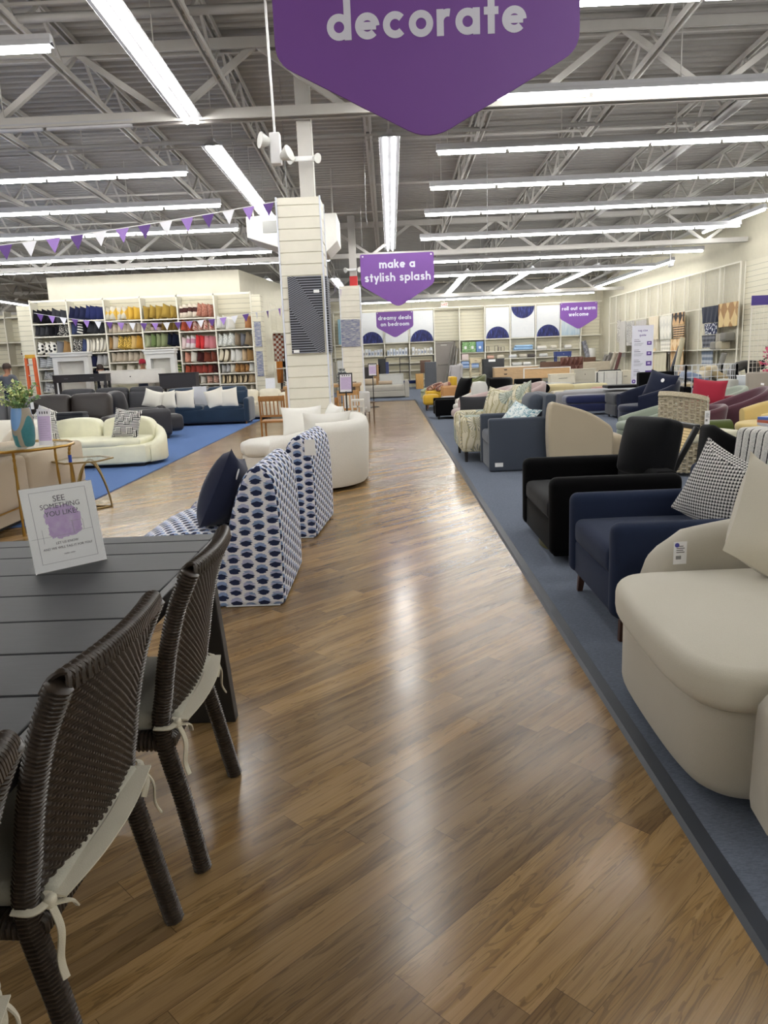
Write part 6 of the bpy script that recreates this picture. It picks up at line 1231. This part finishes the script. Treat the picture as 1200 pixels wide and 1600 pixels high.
t = thing('wicker_ottoman', 'square wicker ottoman with a cream cushion in front of the striped chair', 'ottoman', (3.75, 7.45, ZC)); bm = BM(); weave(bm, [(p[0], p[1]) for p in rrect(-.42, .42, -.4, .4, .05, 8)], .05, [.34]*36, .03, .0135, .009); obj('frame', bm, KUBM, t); bm = BM(); soft(bm, (0, 0, .4), (.88, .84, .1), .035, (0, 0, .012)); obj('cushion', bm, F('dcd8c2', var=.03), t)
# ---- coloured chairs in the middle right
YEL = F('d3bb7e', sheen=.3)
YELPOS = (4.9, 9.5, ZC)
def tub(lb, loc, rz, mt, W=.8, h0=.55, h1=.8, sh=.42, name='tub_chair', t_=.1, zb=.12, leg=DLEG, tg=False):
    t = thing(name, lb, 'armchair', loc, rz); pth = arc(0, 0, W/2-.03, W/2-.03, -125, 125, 20, 2.4); n = len(pth); bm = BM(); shell(bm, pth, zb, [h0+(h1-h0)*math.sin(PI*i/(n-1))**1.3 for i in range(n)], t_, .06); obj('backrest', bm, mt, t, angle=60)
    bm = BM(); slab(bm, arc(-.04, 0, W/2-.08, W/2-.08, 0, 345, 23), zb, sh-.1, .03); obj('base', bm, mt, t); bm = BM(); slab(bm, arc(-.06, 0, W/2-.09, W/2-.09, 0, 345, 23), sh-.12, sh, .05, crown=.02); obj('seat_cushion', bm, mt, t)
    legs(t, [(sx*W*.27, sy*W*.27) for sx in (-1, 1) for sy in (-1, 1)], zb+.01, .025, .018, leg, .02)
    if tg:
        bm = BM(); box(bm, -.002, .002, -.08, .08, 0, .03); obj('price_tag', bm, M('efefef'), t, loc=(W/2-.05, 0, h1+.01), smooth=False)
    return t
tub('butter yellow armchair with swooping arms at the right edge', YELPOS, -.2, YEL, 1.1, .6, .88, .46)
PLUM = F('5b3a44', sheen=.5); tub('plum velvet tub chair behind the yellow armchair, white tag on top', (5.1, 11.3, ZC), -.2, PLUM, .9, .52, .82, tg=True); tub('second plum tub chair, lower, right behind the wicker chair', (4.35, 10.75, ZC), -.2, PLUM, .66, .5, .62)
RED = F('7d2035', sheen=.5); tub('crimson tub chair holding a red pillow', (5.2, 12.4, ZC), -.1, RED, .95, .52, .62); cushion_thing('bright red square pillow standing on the crimson chair', (5.12, 12.2, .7), -.35, F('a32a3e', sheen=.4), .52, .46, .18, -.3, .12)
SAGE = F('8f988a', sheen=.3); tub('sage green tub chair left of the wicker chair', (3.45, 10.3, ZC), -.1, SAGE, .78, .5, .7, .46); tub('pale sage armchair behind the crimson chair', (5.75, 13.5, ZC), -.1, F('a3ab9e'), .95, .5, .72)
track_chair('armchair', 'pale grey armchair behind the sage chairs', (6.05, 14.4, ZC), 0, .62, .8, .42, .55, .8, .14, F('b5b5ae'), .1, (DLEG, .03), back_cushion=False)
t = thing('bolster_ottoman', 'moss green rolled ottoman peeking out behind the wicker chair', 'ottoman', (4.0, 9.35, ZC)); bm = BM(); tube(bm, [(-.25, 0, .4), (.2, 0, .4)], .13, 18); obj('roll', bm, F('47521f', sheen=.6, weave=40), t); bm = BM(); soft(bm, (0, 0, .16), (.5, .4, .3), .06); obj('base', bm, F('47521f', sheen=.6, weave=40), t)
t = track_chair('dining_armchair', 'beige square backed chair in front of the white desk', (6.6, 13.4, ZC), PI/2, .48, .5, .46, .5, .93, .06, F('a89f94'), .14, (DLEG, .025), .1, back_cushion=False)
cabinet('desk', 'white desk at the right edge behind the beige square backed chair', 'desk', (7.0, 14.25, ZC), 0, .8, .5, .6, .86, M('dfe3e8', .45), 3, 1, None, (M('dfe3e8', .45), .05))
for k in range(3): goods('magazine', f'{("bottom", "middle", "top")[k]} magazine in the pile on the yellow armchair', 'magazine', 4.45+.01*k, 8.8, .5+.035*k, .22, .28, .034, M(('c9c9d2', 'b8624a', '4d68b0')[k], .35), 'magazines on the yellow chair', .004, .2*k)
# ---- navy tub chairs and black sofa
NV2 = F('1a2036', sheen=.35); t = tub('midnight navy barrel chair with a round white tag, behind the wicker chair', (4.6, 13.7, ZC), .1, NV2, 1.0, .62, .88, .44); cushion_thing('navy pillow with a round white tag in the barrel chair', (4.8, 13.5, .78), -1.0, NV2, .6, .5, .2, -.3, .2)
bm = BM(); lathe(bm, [(0, 0), (.035, 0), (.035, .004), (0, .004)], n=16); o = obj('round_tag', bm, M('f4f4f4'), bpy.data.objects[bpy.context.scene.objects[-1].name], loc=(.12, -.09, .1)); o.rotation_euler = (PI/2-.3, 0, 0)
track_chair('armchair', 'black velvet armchair with a high square back beside the rug guide banner', (5.75, 16.0, ZC), PI/2, .85, .9, .44, .62, .93, .16, BVL, .1, (DLEG, .03), .2, back_cushion=False)
# ---- benches, ottomans and mattresses
def ottoman(lb, x, y, W, D, z0, z1, mt, rz=0, two=True, name='storage_bench', leg=True, tuft=False):
    t = thing(name, lb, 'bench' if 'bench' in lb else 'ottoman', (x, y, ZC), rz); zm = z0+(z1-z0)*.5 if two else z0
    if two:
        bm = BM(); soft(bm, (0, 0, (z0+zm)/2), (W, D, zm-z0), .04, n=3); obj('base', bm, mt, t)
    bm = BM(); soft(bm, (0, 0, (zm+z1)/2), (W+.02, D+.02, z1-zm), .07, (0, 0, .02), n=6); obj('seat_cushion', bm, mt, t)
    if tuft:
        for i in range(6):
            for j in range(2):
                bm = BM(); lathe(bm, [(0, .012), (.015, .01), (.02, 0)], c=(-W/2+W*(i+.5)/6, -D/4+D/2*j, z1+.006), n=10); obj('tuft_button', bm, mt, t)
    legs(t, [(sx*(W/2-.08), sy*(D/2-.08)) for sx in (-1, 1) for sy in (-1, 1)], z0+.01, .025, .02, DLEG, 0); return t
ottoman('long navy velvet storage bench beyond the beige chaise', 4.6, 17.3, 1.25, .5, .08, .44, F('242a4e', sheen=.6, weave=60, var=.2)); ottoman('grey upholstered bench right behind the navy storage bench', 5.0, 18.5, 1.9, .55, .08, .46, F('8e8d90'), two=False); ottoman('pale quilted grey bench ending behind the navy bench', 5.4, 19.3, 1.9, .5, .08, .46, F('a7aab0'))
ottoman('cream boxy ottoman left of the grey bench', 4.55, 20.2, .5, .5, .06, .4, F('d9cfb4')); ottoman('second cream ottoman with a yellowish top, left of the pale benches', 4.75, 21.3, .7, .6, .06, .54, F('d8c99c')); ottoman('dark slate tufted bench in front of the white sideboard', 5.85, 23, 1.05, .5, .2, .47, F('3d444e'), two=False, tuft=True)
ottoman('low coral and grey bench between the pale benches', 5.9, 20.4, .9, .5, .08, .46, F('b98a7c')); ottoman('pale yellow long bench behind the coral one', 5.7, 21.8, 1.0, .5, .1, .5, F('d9cfa6')); ottoman('light grey flat bench at the left of the tufted slate bench', 5.0, 22.6, .8, .5, .1, .52, F('b3b3b1'))
ottoman('charcoal wide ottoman right of the navy bench', 5.1, 16.2, .8, .8, .06, .52, F('37383d')); goods('seat_pad', 'flat black cushion lying across the benches by the rug banner', 'cushion', 5.55, 18.2, .54, .8, .5, .07, F('1a1a1d'), None, .03)
t = thing('armchair', 'black velvet chair with rolled bolster arms and back in front of the oak headboard', 'armchair', (3.72, 20.2, ZC)); bm = BM(); soft(bm, (0, 0, .2), (.85, .75, .34), .08); obj('base', bm, BVL, t)
for (a, b) in (((-.35, .3, .64), (.35, .3, .64)), ((-.36, -.3, .5), (-.36, .3, .5)), ((.36, -.3, .5), (.36, .3, .5))):
    bm = BM(); tube(bm, [a, b], .12, 16); obj('bolster', bm, BVL, t)
price_tag(t, (-.1, .17, .6), (0, 0, 0), .06, .14)
# ---- chairs along the carpet edge beyond the black velvet chair
t = thing('chaise_lounge', 'oatmeal chaise with a sloping curved back beside the slate slipcover chair', 'chaise lounge', (2.35, 9.3, ZC)); OAT = F('b7aa93', var=.04); bm = BM()
prism(bm, bezier2([(-.45, .1), (-.47, .5), (-.44, .82), (-.3, .82), (.0, .72), (.2, .6), (.3, .5), (.31, .3), (.3, .1)]), 1, -.32, -.1); obj('backrest', bm, OAT, t, bevel=.06, seg=4, angle=60); bm = BM(); soft(bm, (.1, .2, .26), (.85, .75, .3), .09, (0, 0, .02)); obj('seat', bm, OAT, t); bm = BM(); box(bm, -.35, .4, -.1, .45, 0, .11); obj('plinth', bm, M('1d1c1b'), t)
SLT = F('444b57', var=.06)
t = track_chair('slipcover_armchair', 'slate blue slipcovered armchair with skirts to the floor and a small white label', (1.6, 9.7, ZC), 0, .95, .78, .46, .66, .93, .12, SLT, .005, None, .13, back_cushion=False, lean=.08); bm = BM(); soft(bm, (0, 0, 0), (.2, .6, .44), .08, (.03, 0, .02), n=5, mat=T((.22, 0, .7), ry=.12)); obj('back_cushion', bm, SLT, t)
bm = BM(); box(bm, -.05, .05, -.001, .001, -.025, .025); obj('sewn_label', bm, M('e6e6e6'), t, loc=(-.28, -.478, .09), smooth=False)
s = NM('teal_ikat'); o = s.sep(s.coord()); n1 = s.noise(s.coord(), 9, 2, .5, 2.); TEALP = s.done(s.ramp(n1, [(.4, 'dde3e2'), (.47, '86a8b4'), (.55, 'dfe5e4'), (.62, '34798c')], 'CONSTANT'), .85)
cushion_thing('white and teal patterned pillow on the slate slipcovered armchair', (1.62, 9.5, .66), -.9, TEALP, .46, .4, .16, -.75, .25)
def floral():
    s = NM('floral_print'); u, v = s.plane_uv(); co = s.comb(u, v, 0.); d = s.n('ShaderNodeTexNoise'); s.put(d.inputs['Vector'], co); d.inputs['Scale'].default_value = 4; d.inputs['Detail'].default_value = 2
    mp = s.n('ShaderNodeVectorMath', operation='SCALE'); s.put(mp.inputs[0], d.outputs[1]); mp.inputs[3].default_value = .12; ad = s.n('ShaderNodeVectorMath', operation='ADD'); s.put(ad.inputs[0], co); s.put(ad.inputs[1], mp.outputs[0]); p = ad.outputs[0]
    def flower(sc, off):
        q = s.map(p, loc=(off, off*.7, 0), scale=(sc, sc, sc)); v1 = s.n('ShaderNodeTexVoronoi', voronoi_dimensions='2D'); s.put(v1.inputs['Vector'], q); v1.inputs['Scale'].default_value = 1; pos = v1.outputs['Position']; df = s.n('ShaderNodeVectorMath', operation='SUBTRACT'); s.put(df.inputs[0], q); s.put(df.inputs[1], pos); x = s.sep(df.outputs[0])
        an = s.math('ARCTAN2', x[1], x[0]); pet = s.math('ABSOLUTE', s.math('SINE', s.math('MULTIPLY', an, 9.))); r = v1.outputs['Distance']; inside = s.math('LESS_THAN', r, .42); line = s.math('MULTIPLY', inside, s.math('LESS_THAN', pet, .42)); return line, inside, s.sep(v1.outputs['Color'])[0]
    l1, i1, c1 = flower(3.0, 0.); l2, i2, c2 = flower(4.6, 3.3); w = s.n('ShaderNodeTexWave'); s.put(w.inputs['Vector'], p); w.inputs['Scale'].default_value = 3; w.inputs['Distortion'].default_value = 6; stem = s.math('GREATER_THAN', w.outputs[1], .86)
    c = s.mix(s.math('MULTIPLY', stem, .75), 'd6d0ba', '9a9068'); c = s.mix(s.math('MULTIPLY', i2, .2), c, 'a9a683'); c = s.mix(s.math('MULTIPLY', l2, .75), c, '8b8468'); c = s.mix(s.math('MULTIPLY', i1, s.math('MULTIPLY', s.math('GREATER_THAN', c1, .5), .45)), c, '93adac'); c = s.mix(s.math('MULTIPLY', l1, .85), c, '6c7578')
    s.bump(s.noise(s.coord(), 260, 2), .2, .003); return s.done(c, .9, spec=.2)
FLO = floral()
t = track_chair('armchair', 'floral print armchair with rounded arms and dark legs at the carpet edge', (1.45, 10.75, ZC), 0, 1.15, 1.0, .48, .64, .8, .2, FLO, .14, (M('1c1817'), .035, .0), .2, round_arm=.095, lean=.06); price_tag(t, (-.515, -.47, .56), (0, 0, -PI/2), .08, .16)
cushion_thing('floral pillow with a slate back on the floral armchair', (1.5, 10.6, .76), -1.0, FLO, .5, .46, .2, -.25, .1); cushion_thing('big floral back pillow leaning in the floral armchair', (1.82, 10.75, .8), -1.35, FLO, .6, .52, .24, -.3, -.1)
BLU = F('b7a3a0', sheen=.5, var=.08)
t = tub('dusty mauve velvet swivel chair with a thick curved arm at the carpet edge', (1.72, 14.2, ZC), 0, BLU, 1.15, .62, .86, .44, 'swivel_armchair', .18, .1); bm = BM(); slab(bm, arc(-.2, 0, .38, .45, 0, 345, 23), .3, .46, .07, crown=.02); obj('front_cushion', bm, BLU, t)
tub('blush channelled tub chair between the floral and mauve chairs', (1.95, 12.5, ZC), .1, F('b9a79f', sheen=.4), .95, .56, .72, .45); cushion_thing('charcoal panel cushion standing between the mauve chairs', (1.5, 13.2, .58), -.2, F('3a3b3f'), .6, .34, .1, -.1)
cushion_thing('pale tan cushion on the blush tub chair', (1.9, 12.2, .66), -1.1, F('bba78f'), .5, .4, .18, -.5)
t = track_chair('armchair', 'boxy black velvet armchair on short block feet at the carpet edge', (1.5, 17.9, ZC), 0, .85, .9, .4, .46, .5, .14, BVL, .08, (M('19191a'), .045, .0), .2, back_cushion=False); cushion_thing('large black pillow leaning back on the boxy black armchair', (1.72, 17.75, .68), -1.2, BLF, .6, .56, .22, -.35)
track_chair('armchair', 'cognac leather armchair with a curved wooden frame, behind the boxy black chair', (1.75, 20.0, ZC), 0, .8, .75, .42, .66, .72, .14, LEATHER('b0804c', .45), .16, (WOOD('4b3526', 2), .03), .18, back_cushion=False)
YL2 = F('d8af3c', sheen=.3); t = track_chair('armchair', 'mustard yellow armchair on splayed wood legs at the far carpet edge', (1.45, 21.6, ZC), 0, .8, .85, .44, .5, .86, .16, YL2, .2, (WOOD('7a4a2c', 2), .03, .05), .2, back_cushion=False, round_arm=.07)
ottoman('small mustard footstool in front of the mustard armchair', 1.12, 20.7, .42, .5, .16, .42, YL2, two=False, name='footstool'); ottoman('light grey block chair between the mustard and cognac chairs', 1.55, 19.3, .5, .55, .06, .42, F('b5aeac'))
PLD = PATT('check', '9a6a5c', 'c3a797', .4, '6b4a44'); bm = BM(); soft(bm, (0, 0, 0), (.5, .35, .1), .045, (0, 0, .03), mat=T((1.3, 21.95, .6), ry=-.35)); tag(obj('plaid_throw', bm, PLD), 'rust plaid throw draped over the mustard chairs', 'throw'); bm = BM(); soft(bm, (0, 0, 0), (.45, .35, .1), .045, (0, 0, .03), mat=T((1.5, 21.3, .62), ry=-.4)); tag(obj('plaid_throw', bm, PLD), 'second rust plaid throw beside the mustard chair back', 'throw')
tub('pale sage low chair farthest along the carpet edge', (1.35, 24.2, ZC), 0, F('aab39a'), .8, .45, .58)
t = thing('wing_chair', 'tall light grey wing chair back before the grey door', 'chair', (2.1, 23.4, ZC)); bm = BM(); soft(bm, (.05, 0, .75), (.16, .6, .86), .06, (0, 0, .02), fn=lambda p: (p.x+.06*p.z, p.y, p.z)); obj('backrest', bm, F('b6b3b6'), t)
for sy in (-1, 1):
    bm = BM(); soft(bm, (-.1, sy*.3, .8), (.3, .08, .7), .035, fn=lambda p: (p.x+.1*p.z, p.y, p.z)); obj('wing', bm, F('b6b3b6'), t)
bm = BM(); soft(bm, (-.2, 0, .38), (.55, .55, .18), .06); obj('seat', bm, F('b6b3b6'), t); legs(t, [(sx*.22-.1, sy*.22) for sx in (-1, 1) for sy in (-1, 1)], .31, .03, .02, DLEG, 0)
tub('moss green velvet chair right behind the grey wing chair', (2.45, 23.0, ZC), 0, F('6f7350', sheen=.5), .8, .55, .86)
t = thing('faux_fur_chair', 'black shaggy tub chair in front of the tall black dresser', 'chair', (2.85, 20.3, ZC)); bm = BM(); shell(bm, arc(0, 0, .36, .36, -120, 120, 18), .1, .82, .16); obj('backrest', bm, F('0f0f11', weave=30, bump=1.), t); bm = BM(); soft(bm, (-.05, 0, .3), (.66, .66, .34), .1); obj('seat', bm, F('0f0f11', weave=30, bump=1.), t)
t = thing('bolster_pillow', 'white ribbed drum cushion on end behind the mauve chairs', 'cushion', (1.8, 15.25, ZC)); bm = BM(); lathe(bm, [(0, .3), (.15, .3), (.17, .4), (.17, .8), (.13, .9), (0, .92)], n=20); obj('cover', bm, F('d6d6d2'), t); bm = BM(); lathe(bm, [(0, 0), (.2, 0), (.2, .3), (0, .3)], n=20); obj('stool', bm, F('c9c3b8'), t)
tub('cream white low chair behind the mauve velvet chair', (1.65, 16.3, ZC), 0, F('dcd8d0'), .66, .5, .76); tub('second dusty pink chair back behind the mauve velvet chair', (2.65, 15.5, ZC), .1, BLU, .9, .6, .86)
# ================================================================ RUG WALL ON THE RIGHT
RY = [22.95, 24.34, 25.79, 27.14, 28.46, 29.78, 31.08, 32.42, 33.79, 35.18, 36.18]
for i in range(len(RY)-1):
    y0, y1 = RY[i], RY[i+1]; t = thing('rug_rack', f'{onm[i] if i else "nearest"} white wire rug rack bay along the right wall'.replace('leftmost', 'nearest').replace('door', 'sixth'), 'rack', (10.4, (y0+y1)/2, ZC), 0, 'rug rack bays'); h = (y1-y0)/2; bm = BM()
    box(bm, -.02, .02, -h-.02, -h+.02, 0, 3.82); box(bm, .12, .15, -h-.015, -h+.015, 0, 3.82)
    if i == len(RY)-2: box(bm, -.02, .02, h-.02, h+.02, 0, 3.82)
    obj('upright', bm, SHW, t, smooth=False); bm = BM(); box(bm, -.015, .015, -h, h, 3.78, 3.82); box(bm, -.015, .015, -h, h, 2.6, 2.63); obj('cross_rail', bm, SHW, t, smooth=False); bm = BM()
    for k in range(1, 13): y = -h+2*h*k/13; box(bm, .1, .105, y-.003, y+.003, .3, 3.8)
    for k in range(33): z = .35+.105*k; box(bm, .1, .105, -h, h, z-.003, z+.003)
    obj('wire_grid', bm, M('cfcbbd', .4), t, smooth=False); bm = BM()
    bm.free()
    for z in (1.3, .45):
        bm = BM(); box(bm, -.3, .1, -h+.03, h-.03, z-.02, z); obj('wire_shelf', bm, SHW, t, smooth=False)
def rug(lb, y, w, z1, z0, mt, x=10.28): return drape(lb, x, y, z1, z0, w, mt, 'rug', .018, -PI/2, 'hanging_rug', .02, 'rugs hung on the right wall racks')
for (lb, y, w, z1, z0, mt, dx) in (('grey lace patterned rug hanging farthest along the right wall', 34.3, .5, 2.7, 1.75, PATT('blotch', 'cfcac0', '8f8a82', .6), 0), ('plain pale grey rug hung long at the far racks', 33.75, .95, 2.62, 1.1, F('bdb9b2'), 0), ('mottled grey rug beside the long pale grey one', 32.7, 1.1, 2.58, 1.57, PATT('blotch', 'b5b1ab', '85827e', .5), 0), ('light grey rug with its top above the rug guide banner', 31.3, 1.3, 2.56, 1.5, F('b5b0aa'), 0), ('cream rug just right of the rug guide banner top', 29.85, 1.1, 2.62, 1.75, F('dccfb4'), 0), ('long oatmeal rug low behind the banner edge', 29.8, .6, 1.42, .3, F('c9b592'), .0),
    ('ivory rug with faint grey diamonds', 28.55, 1.25, 2.58, 1.72, PATT('diamond', 'd9d5c8', 'c6c3b8', .5), 0), ('ribbed ivory rug below the faint diamond rug', 28.5, 1.0, 1.7, 1.2, PATT('stripe', 'd6d2c6', 'b9b5aa', .5), 0), ('plain cream rug low on the rack beside the carved tan rug', 28.85, 1.35, 1.28, .33, F('cfc7ab'), -.06), ('tan and black triangle patterned rug', 27.35, 1.18, 2.62, 2.2, PATT('diamond', 'c6a277', '2b2421', .45), 0), ('tan rug with thin dark wavy stripes below the triangle rug', 27.27, 1.08, 2.18, 1.75, PATT('stripe', 'd0ae84', '3b2f28', .9), 0), ('large tan rug carved with zigzags', 27.35, 1.28, 1.72, .36, PATT('diamond', 'c09868', 'd8bd94', .4), 0),
    ('plain navy rug hung in deep folds', 24.68, 1.27, 2.66, 2.15, F('262c3d'), 0), ('navy rug with small white dots', 24.58, .98, 2.13, 1.79, PATT('spot', '2c3350', 'c9ccd2', .5), 0), ('charcoal striped rug under the dotted navy rug', 24.7, 1.04, 1.77, 1.38, PATT('stripe', '43454c', '6b6d75', .5), 0), ('faded blue and white rug under the charcoal one', 24.75, .9, 1.34, .85, PATT('stripe', 'b9bfc6', '7b8698', .4), 0), ('beige rug with brown diamonds nearest on the racks', 23.4, 1.36, 2.68, 1.98, PATT('diamond', 'd9c08e', 'a9835a', .35), 0), ('plain grey rug under the beige diamond rug', 23.75, .85, 1.8, 1.33, F('a19c8f'), 0)):
    rug(lb, y, w, z1, z0, mt, 10.28+dx)
for k, (y, z, r, c, lb, l) in enumerate(((35.0, 1.2, .09, '8f8a84', 'grey rolled rug leaning at the far racks', .5), (34.3, 1.3, .08, '7b7570', 'second grey rolled rug at the far racks', .6), (33.6, 1.3, .08, 'b8ac9a', 'tan rolled rug at the far racks', .5), (32.9, 1.3, .07, '6d4a48', 'thin maroon rolled rug behind the banner', .3), (26.0, 1.75, .08, 'cfc6a8', 'cream rolled rug standing between the tan and navy rugs', .12), (26.2, 1.45, .08, '5c5d64', 'slate rolled rug leaning by the cream roll', .5), (22.75, 1.2, .08, '8c8a84', 'grey rolled rug near the nearest rack', .2))):
    bm = BM(); tube(bm, [(9.7, y+l, ZC), (9.96, y, z)], r, 14); tag(obj('rolled_rug', bm, F(c)), lb, 'rug')
for k, (y, z, c, lb) in enumerate(((23.5, 1.3, 'b3aa94', 'beige folded rug on the nearest rack shelf'), (23.9, 1.3, '8e8a80', 'grey folded rug on the nearest rack shelf'), (23.6, .45, 'a8a68f', 'sage folded rug on the lower nearest rack shelf'), (23.2, 1.55, '7b7870', 'small grey folded rug on top of the nearest shelf pile'))): goods('folded_rug', lb, 'rug', 10.22, y, z+ZC, .3, .42, .24, F(c), 'folded rugs on the nearest rack', .05)
# white camera on the wall
t = thing('security_camera', 'small white camera dome hung beside the right wall', 'camera', (8.9, 24.5, 3.95)); bm = BM(); tube(bm, [(0, 0, .05), (0, 0, zc(24.5)-3.95)], .012, 6); obj('rod', bm, WHITEM, t); bm = BM(); soft(bm, (0, -.05, 0), (.12, .28, .12), .05); obj('body', bm, WHITEM, t)
# banner
t = thing('rug_guide_banner', 'tall white floor banner titled rug size guide with four purple icons', 'sign', (7.28, 22.0, ZC)); BAN = M('e4e4f0', .4, var=.01); PU = M('5d3d95', .5); PL = M('cfc2e6', .5); INK2 = M('5d5b70', .6)
bm = BM(); box(bm, -.305, .305, -.004, .004, .06, 2.07); obj('panel', bm, BAN, t, smooth=False); bm = BM(); box(bm, -.32, .32, -.06, .06, 0, .06); box(bm, -.01, .01, .006, .03, .06, 2.08); obj('stand', bm, M('b9b9c0', .3, .6), t, smooth=False)
letters('rug size', .27, PU, t, (.0, -.004, 1.92), .24); letters('guide', .19, PU, t, (0, -.004, 1.79), .24); letters('wayfair', .4, PU, t, (.07, -.004, .5), .24); text('Outlet', .26, PU, t, (.02, -.006, .34))
bm = BM()
for k in range(4):
    a = PI/4+PI/2*k; c, s_ = math.cos(a), math.sin(a); q = [(.018, -.03), (.055, -.03), (.055, .03), (.018, .03)]; v = [(x*c-y*s_-.225, x*s_+y*c+.5) for x, y in q]; prism(bm, v, 1, -.006, -.0045)
obj('pinwheel_logo', bm, PU, t, smooth=False)
for k, (z, sz) in enumerate(((1.57, .13), (1.28, .14), (1.0, .16), (.72, .19))):
    bm = BM(); box(bm, .19-sz/2, .19+sz/2, -.006, -.004, z-sz*.4, z+sz*.4); ic = obj('room_icon', bm, PU, t, smooth=False); bm = BM(); box(bm, .19-sz*.25, .19+sz*.25, -.007, -.006, z-sz*.12, z+sz*.2); obj('rug_mark', bm, PL, ic, smooth=False)
    bm = BM(); box(bm, -.24, -.1, -.006, -.004, z+.1, z+.11); box(bm, -.24, -.06, -.006, -.004, z+.05, z+.065)
    for j in range(3): box(bm, -.24, .03-.03*j, -.006, -.004, z-.03*j, z+.006-.03*j)
    obj('text_lines', bm, INK2, t, smooth=False)
# wire bin of rugs, person bending, flower display
t = thing('wire_bin', 'white wire bin full of loose rugs behind the red pillow', 'bin', (6.6, 16.0, ZC)); bm = BM()
for (a, b) in (((-.52, -.35), (.52, -.35)), ((.52, -.35), (.52, .35)), ((.52, .35), (-.52, .35)), ((-.52, .35), (-.52, -.35))):
    A, B_ = Vector((*a, 0)), Vector((*b, 0))
    for k in range(9): p = A.lerp(B_, k/8); bar(bm, p, p+Vector((0, 0, 1.05)), .008 if k % 8 else .03)
    for k in range(9): z = Vector((0, 0, .1+.118*k)); bar(bm, A+z, B_+z, .009)
box(bm, -.5, .5, -.34, .34, .02, .04); obj('wire_frame', bm, M('e9edf2', .4), t, smooth=False)
for k, (x, z, c, lb, a) in enumerate(((-.3, .8, '8e9bb8', 'blue grey loose rug in the wire bin', .3), (0, .86, 'cfc5ae', 'cream loose rug poking out of the wire bin', -.6), (.28, .85, 'b9a67f', 'tan loose rug slanting in the wire bin', .5), (.1, .55, '3f4a66', 'navy loose rug low in the wire bin', .1), (-.2, .5, '9a9aa2', 'grey loose rug low in the wire bin', -.2))):
    bm = BM(); soft(bm, (0, 0, 0), (.5, .45, .16), .07, mat=T((6.6+x*.7, 16.0, z), ry=a)); tag(obj('loose_rug', bm, F(c)), lb, 'rug', 'rugs in the wire bin')
ottoman('low beige layered bench behind the wire bin', 7.1, 17.3, 1.0, .6, .1, .62, F('b7a684'))
J = {'pelvis': (0, 0, .82), 'waist': (0, -.16, .93), 'chest': (0, -.38, .98), 'neck': (0, -.52, .95), 'head': (0, -.6, .93), 'crown': (0, -.72, .9)}
for s_, sx in (('l', -1), ('r', 1)):
    J['sho'+s_] = (sx*.18, -.44, .95); J['elb'+s_] = (sx*.21, -.5, .68); J['wri'+s_] = (sx*.17, -.62, .52); J['han'+s_] = (sx*.15, -.68, .46); J['hip'+s_] = (sx*.11, .02, .78); J['kne'+s_] = (sx*.13, -.08, .42); J['ank'+s_] = (sx*.12, .04, .08); J['toe'+s_] = (sx*.13, -.13, .035)
person('person in a dark quilted jacket and black knit hat bending over among the rugs', (8.55, 19.0, ZC), PI/2, J, {**RAD, 'chest': (.2, .16), 'waist': (.18, .14), 'sho': .1, 'elb': .08}, wear(F('45423f'), F('4d4b48'), SHOE), hair=F('16171f'))
t = thing('display_stand', 'tall wire display stand with a purple header at the right edge', 'display stand', (7.2, 14.9, ZC)); bm = BM()
for k in range(9): bar(bm, (-.2+.08*k, 0, 0), (-.2+.08*k, 0, 2.15), .006 if k % 8 else .022)
for k in range(24): bar(bm, (-.2, 0, .1+.088*k), (.44, 0, .1+.088*k), .006)
obj('wire_grid', bm, SHW, t, smooth=False); bm = BM(); box(bm, -.22, .7, -.03, -.01, 2.15, 2.33); obj('header_panel', bm, M('4a3a86', .5), t, smooth=False); bm = BM(); box(bm, -.25, .25, -.2, .2, 0, .03); obj('base', bm, SHW, t, smooth=False)
s = NM('blossom_print'); n = s.noise(s.coord(), 7, 5, .7, 1.5); n2 = s.noise(s.coord(), 3, 2); c = s.ramp(n, [(.35, 'e3c2cc'), (.5, 'cf9db0'), (.6, 'b0708c'), (.7, '6d7a5e')]); BLO = s.done(c, .6)
t = thing('wall_art', 'pink blossom canvas hanging on the wire display stand', 'wall art', (7.55, 14.86, 1.55)); bm = BM(); box(bm, -.2, .4, -.02, .01, -.28, .52); obj('canvas', bm, BLO, t, smooth=False)
random.seed(9); t = thing('artificial_flowers', 'bright pink artificial flowers with green leaves at the right edge', 'flowers', (7.3, 14.6, ZC)); bm = BM(); lathe(bm, [(0, 0), (.12, 0), (.15, .5), (.13, .5), (0, .48)], n=16); obj('pot', bm, M('5a4a40'), t); bmA, bmB = BM(), BM()
for k in range(240):
    q = Vector((random.uniform(-.16, .3), random.uniform(-.12, .12), random.uniform(.6, 1.35))); B_ = bmA if k % 4 else bmB
    for j in range(4):
        d = Vector((random.gauss(0, 1), random.gauss(0, 1), random.gauss(0, 1))).normalized()*.045; e = d.orthogonal().normalized()*.02; B_.faces.new([B_.verts.new(q+x) for x in (Vector(), d*.6+e, d, d*.6-e)])
o1 = obj('blossoms', bmA, M('d64a78', .6), t, smooth=False); o1['kind'] = 'stuff'; o2 = obj('leaves', bmB, M('3f5a3a', .6), t, smooth=False); o2['kind'] = 'stuff'
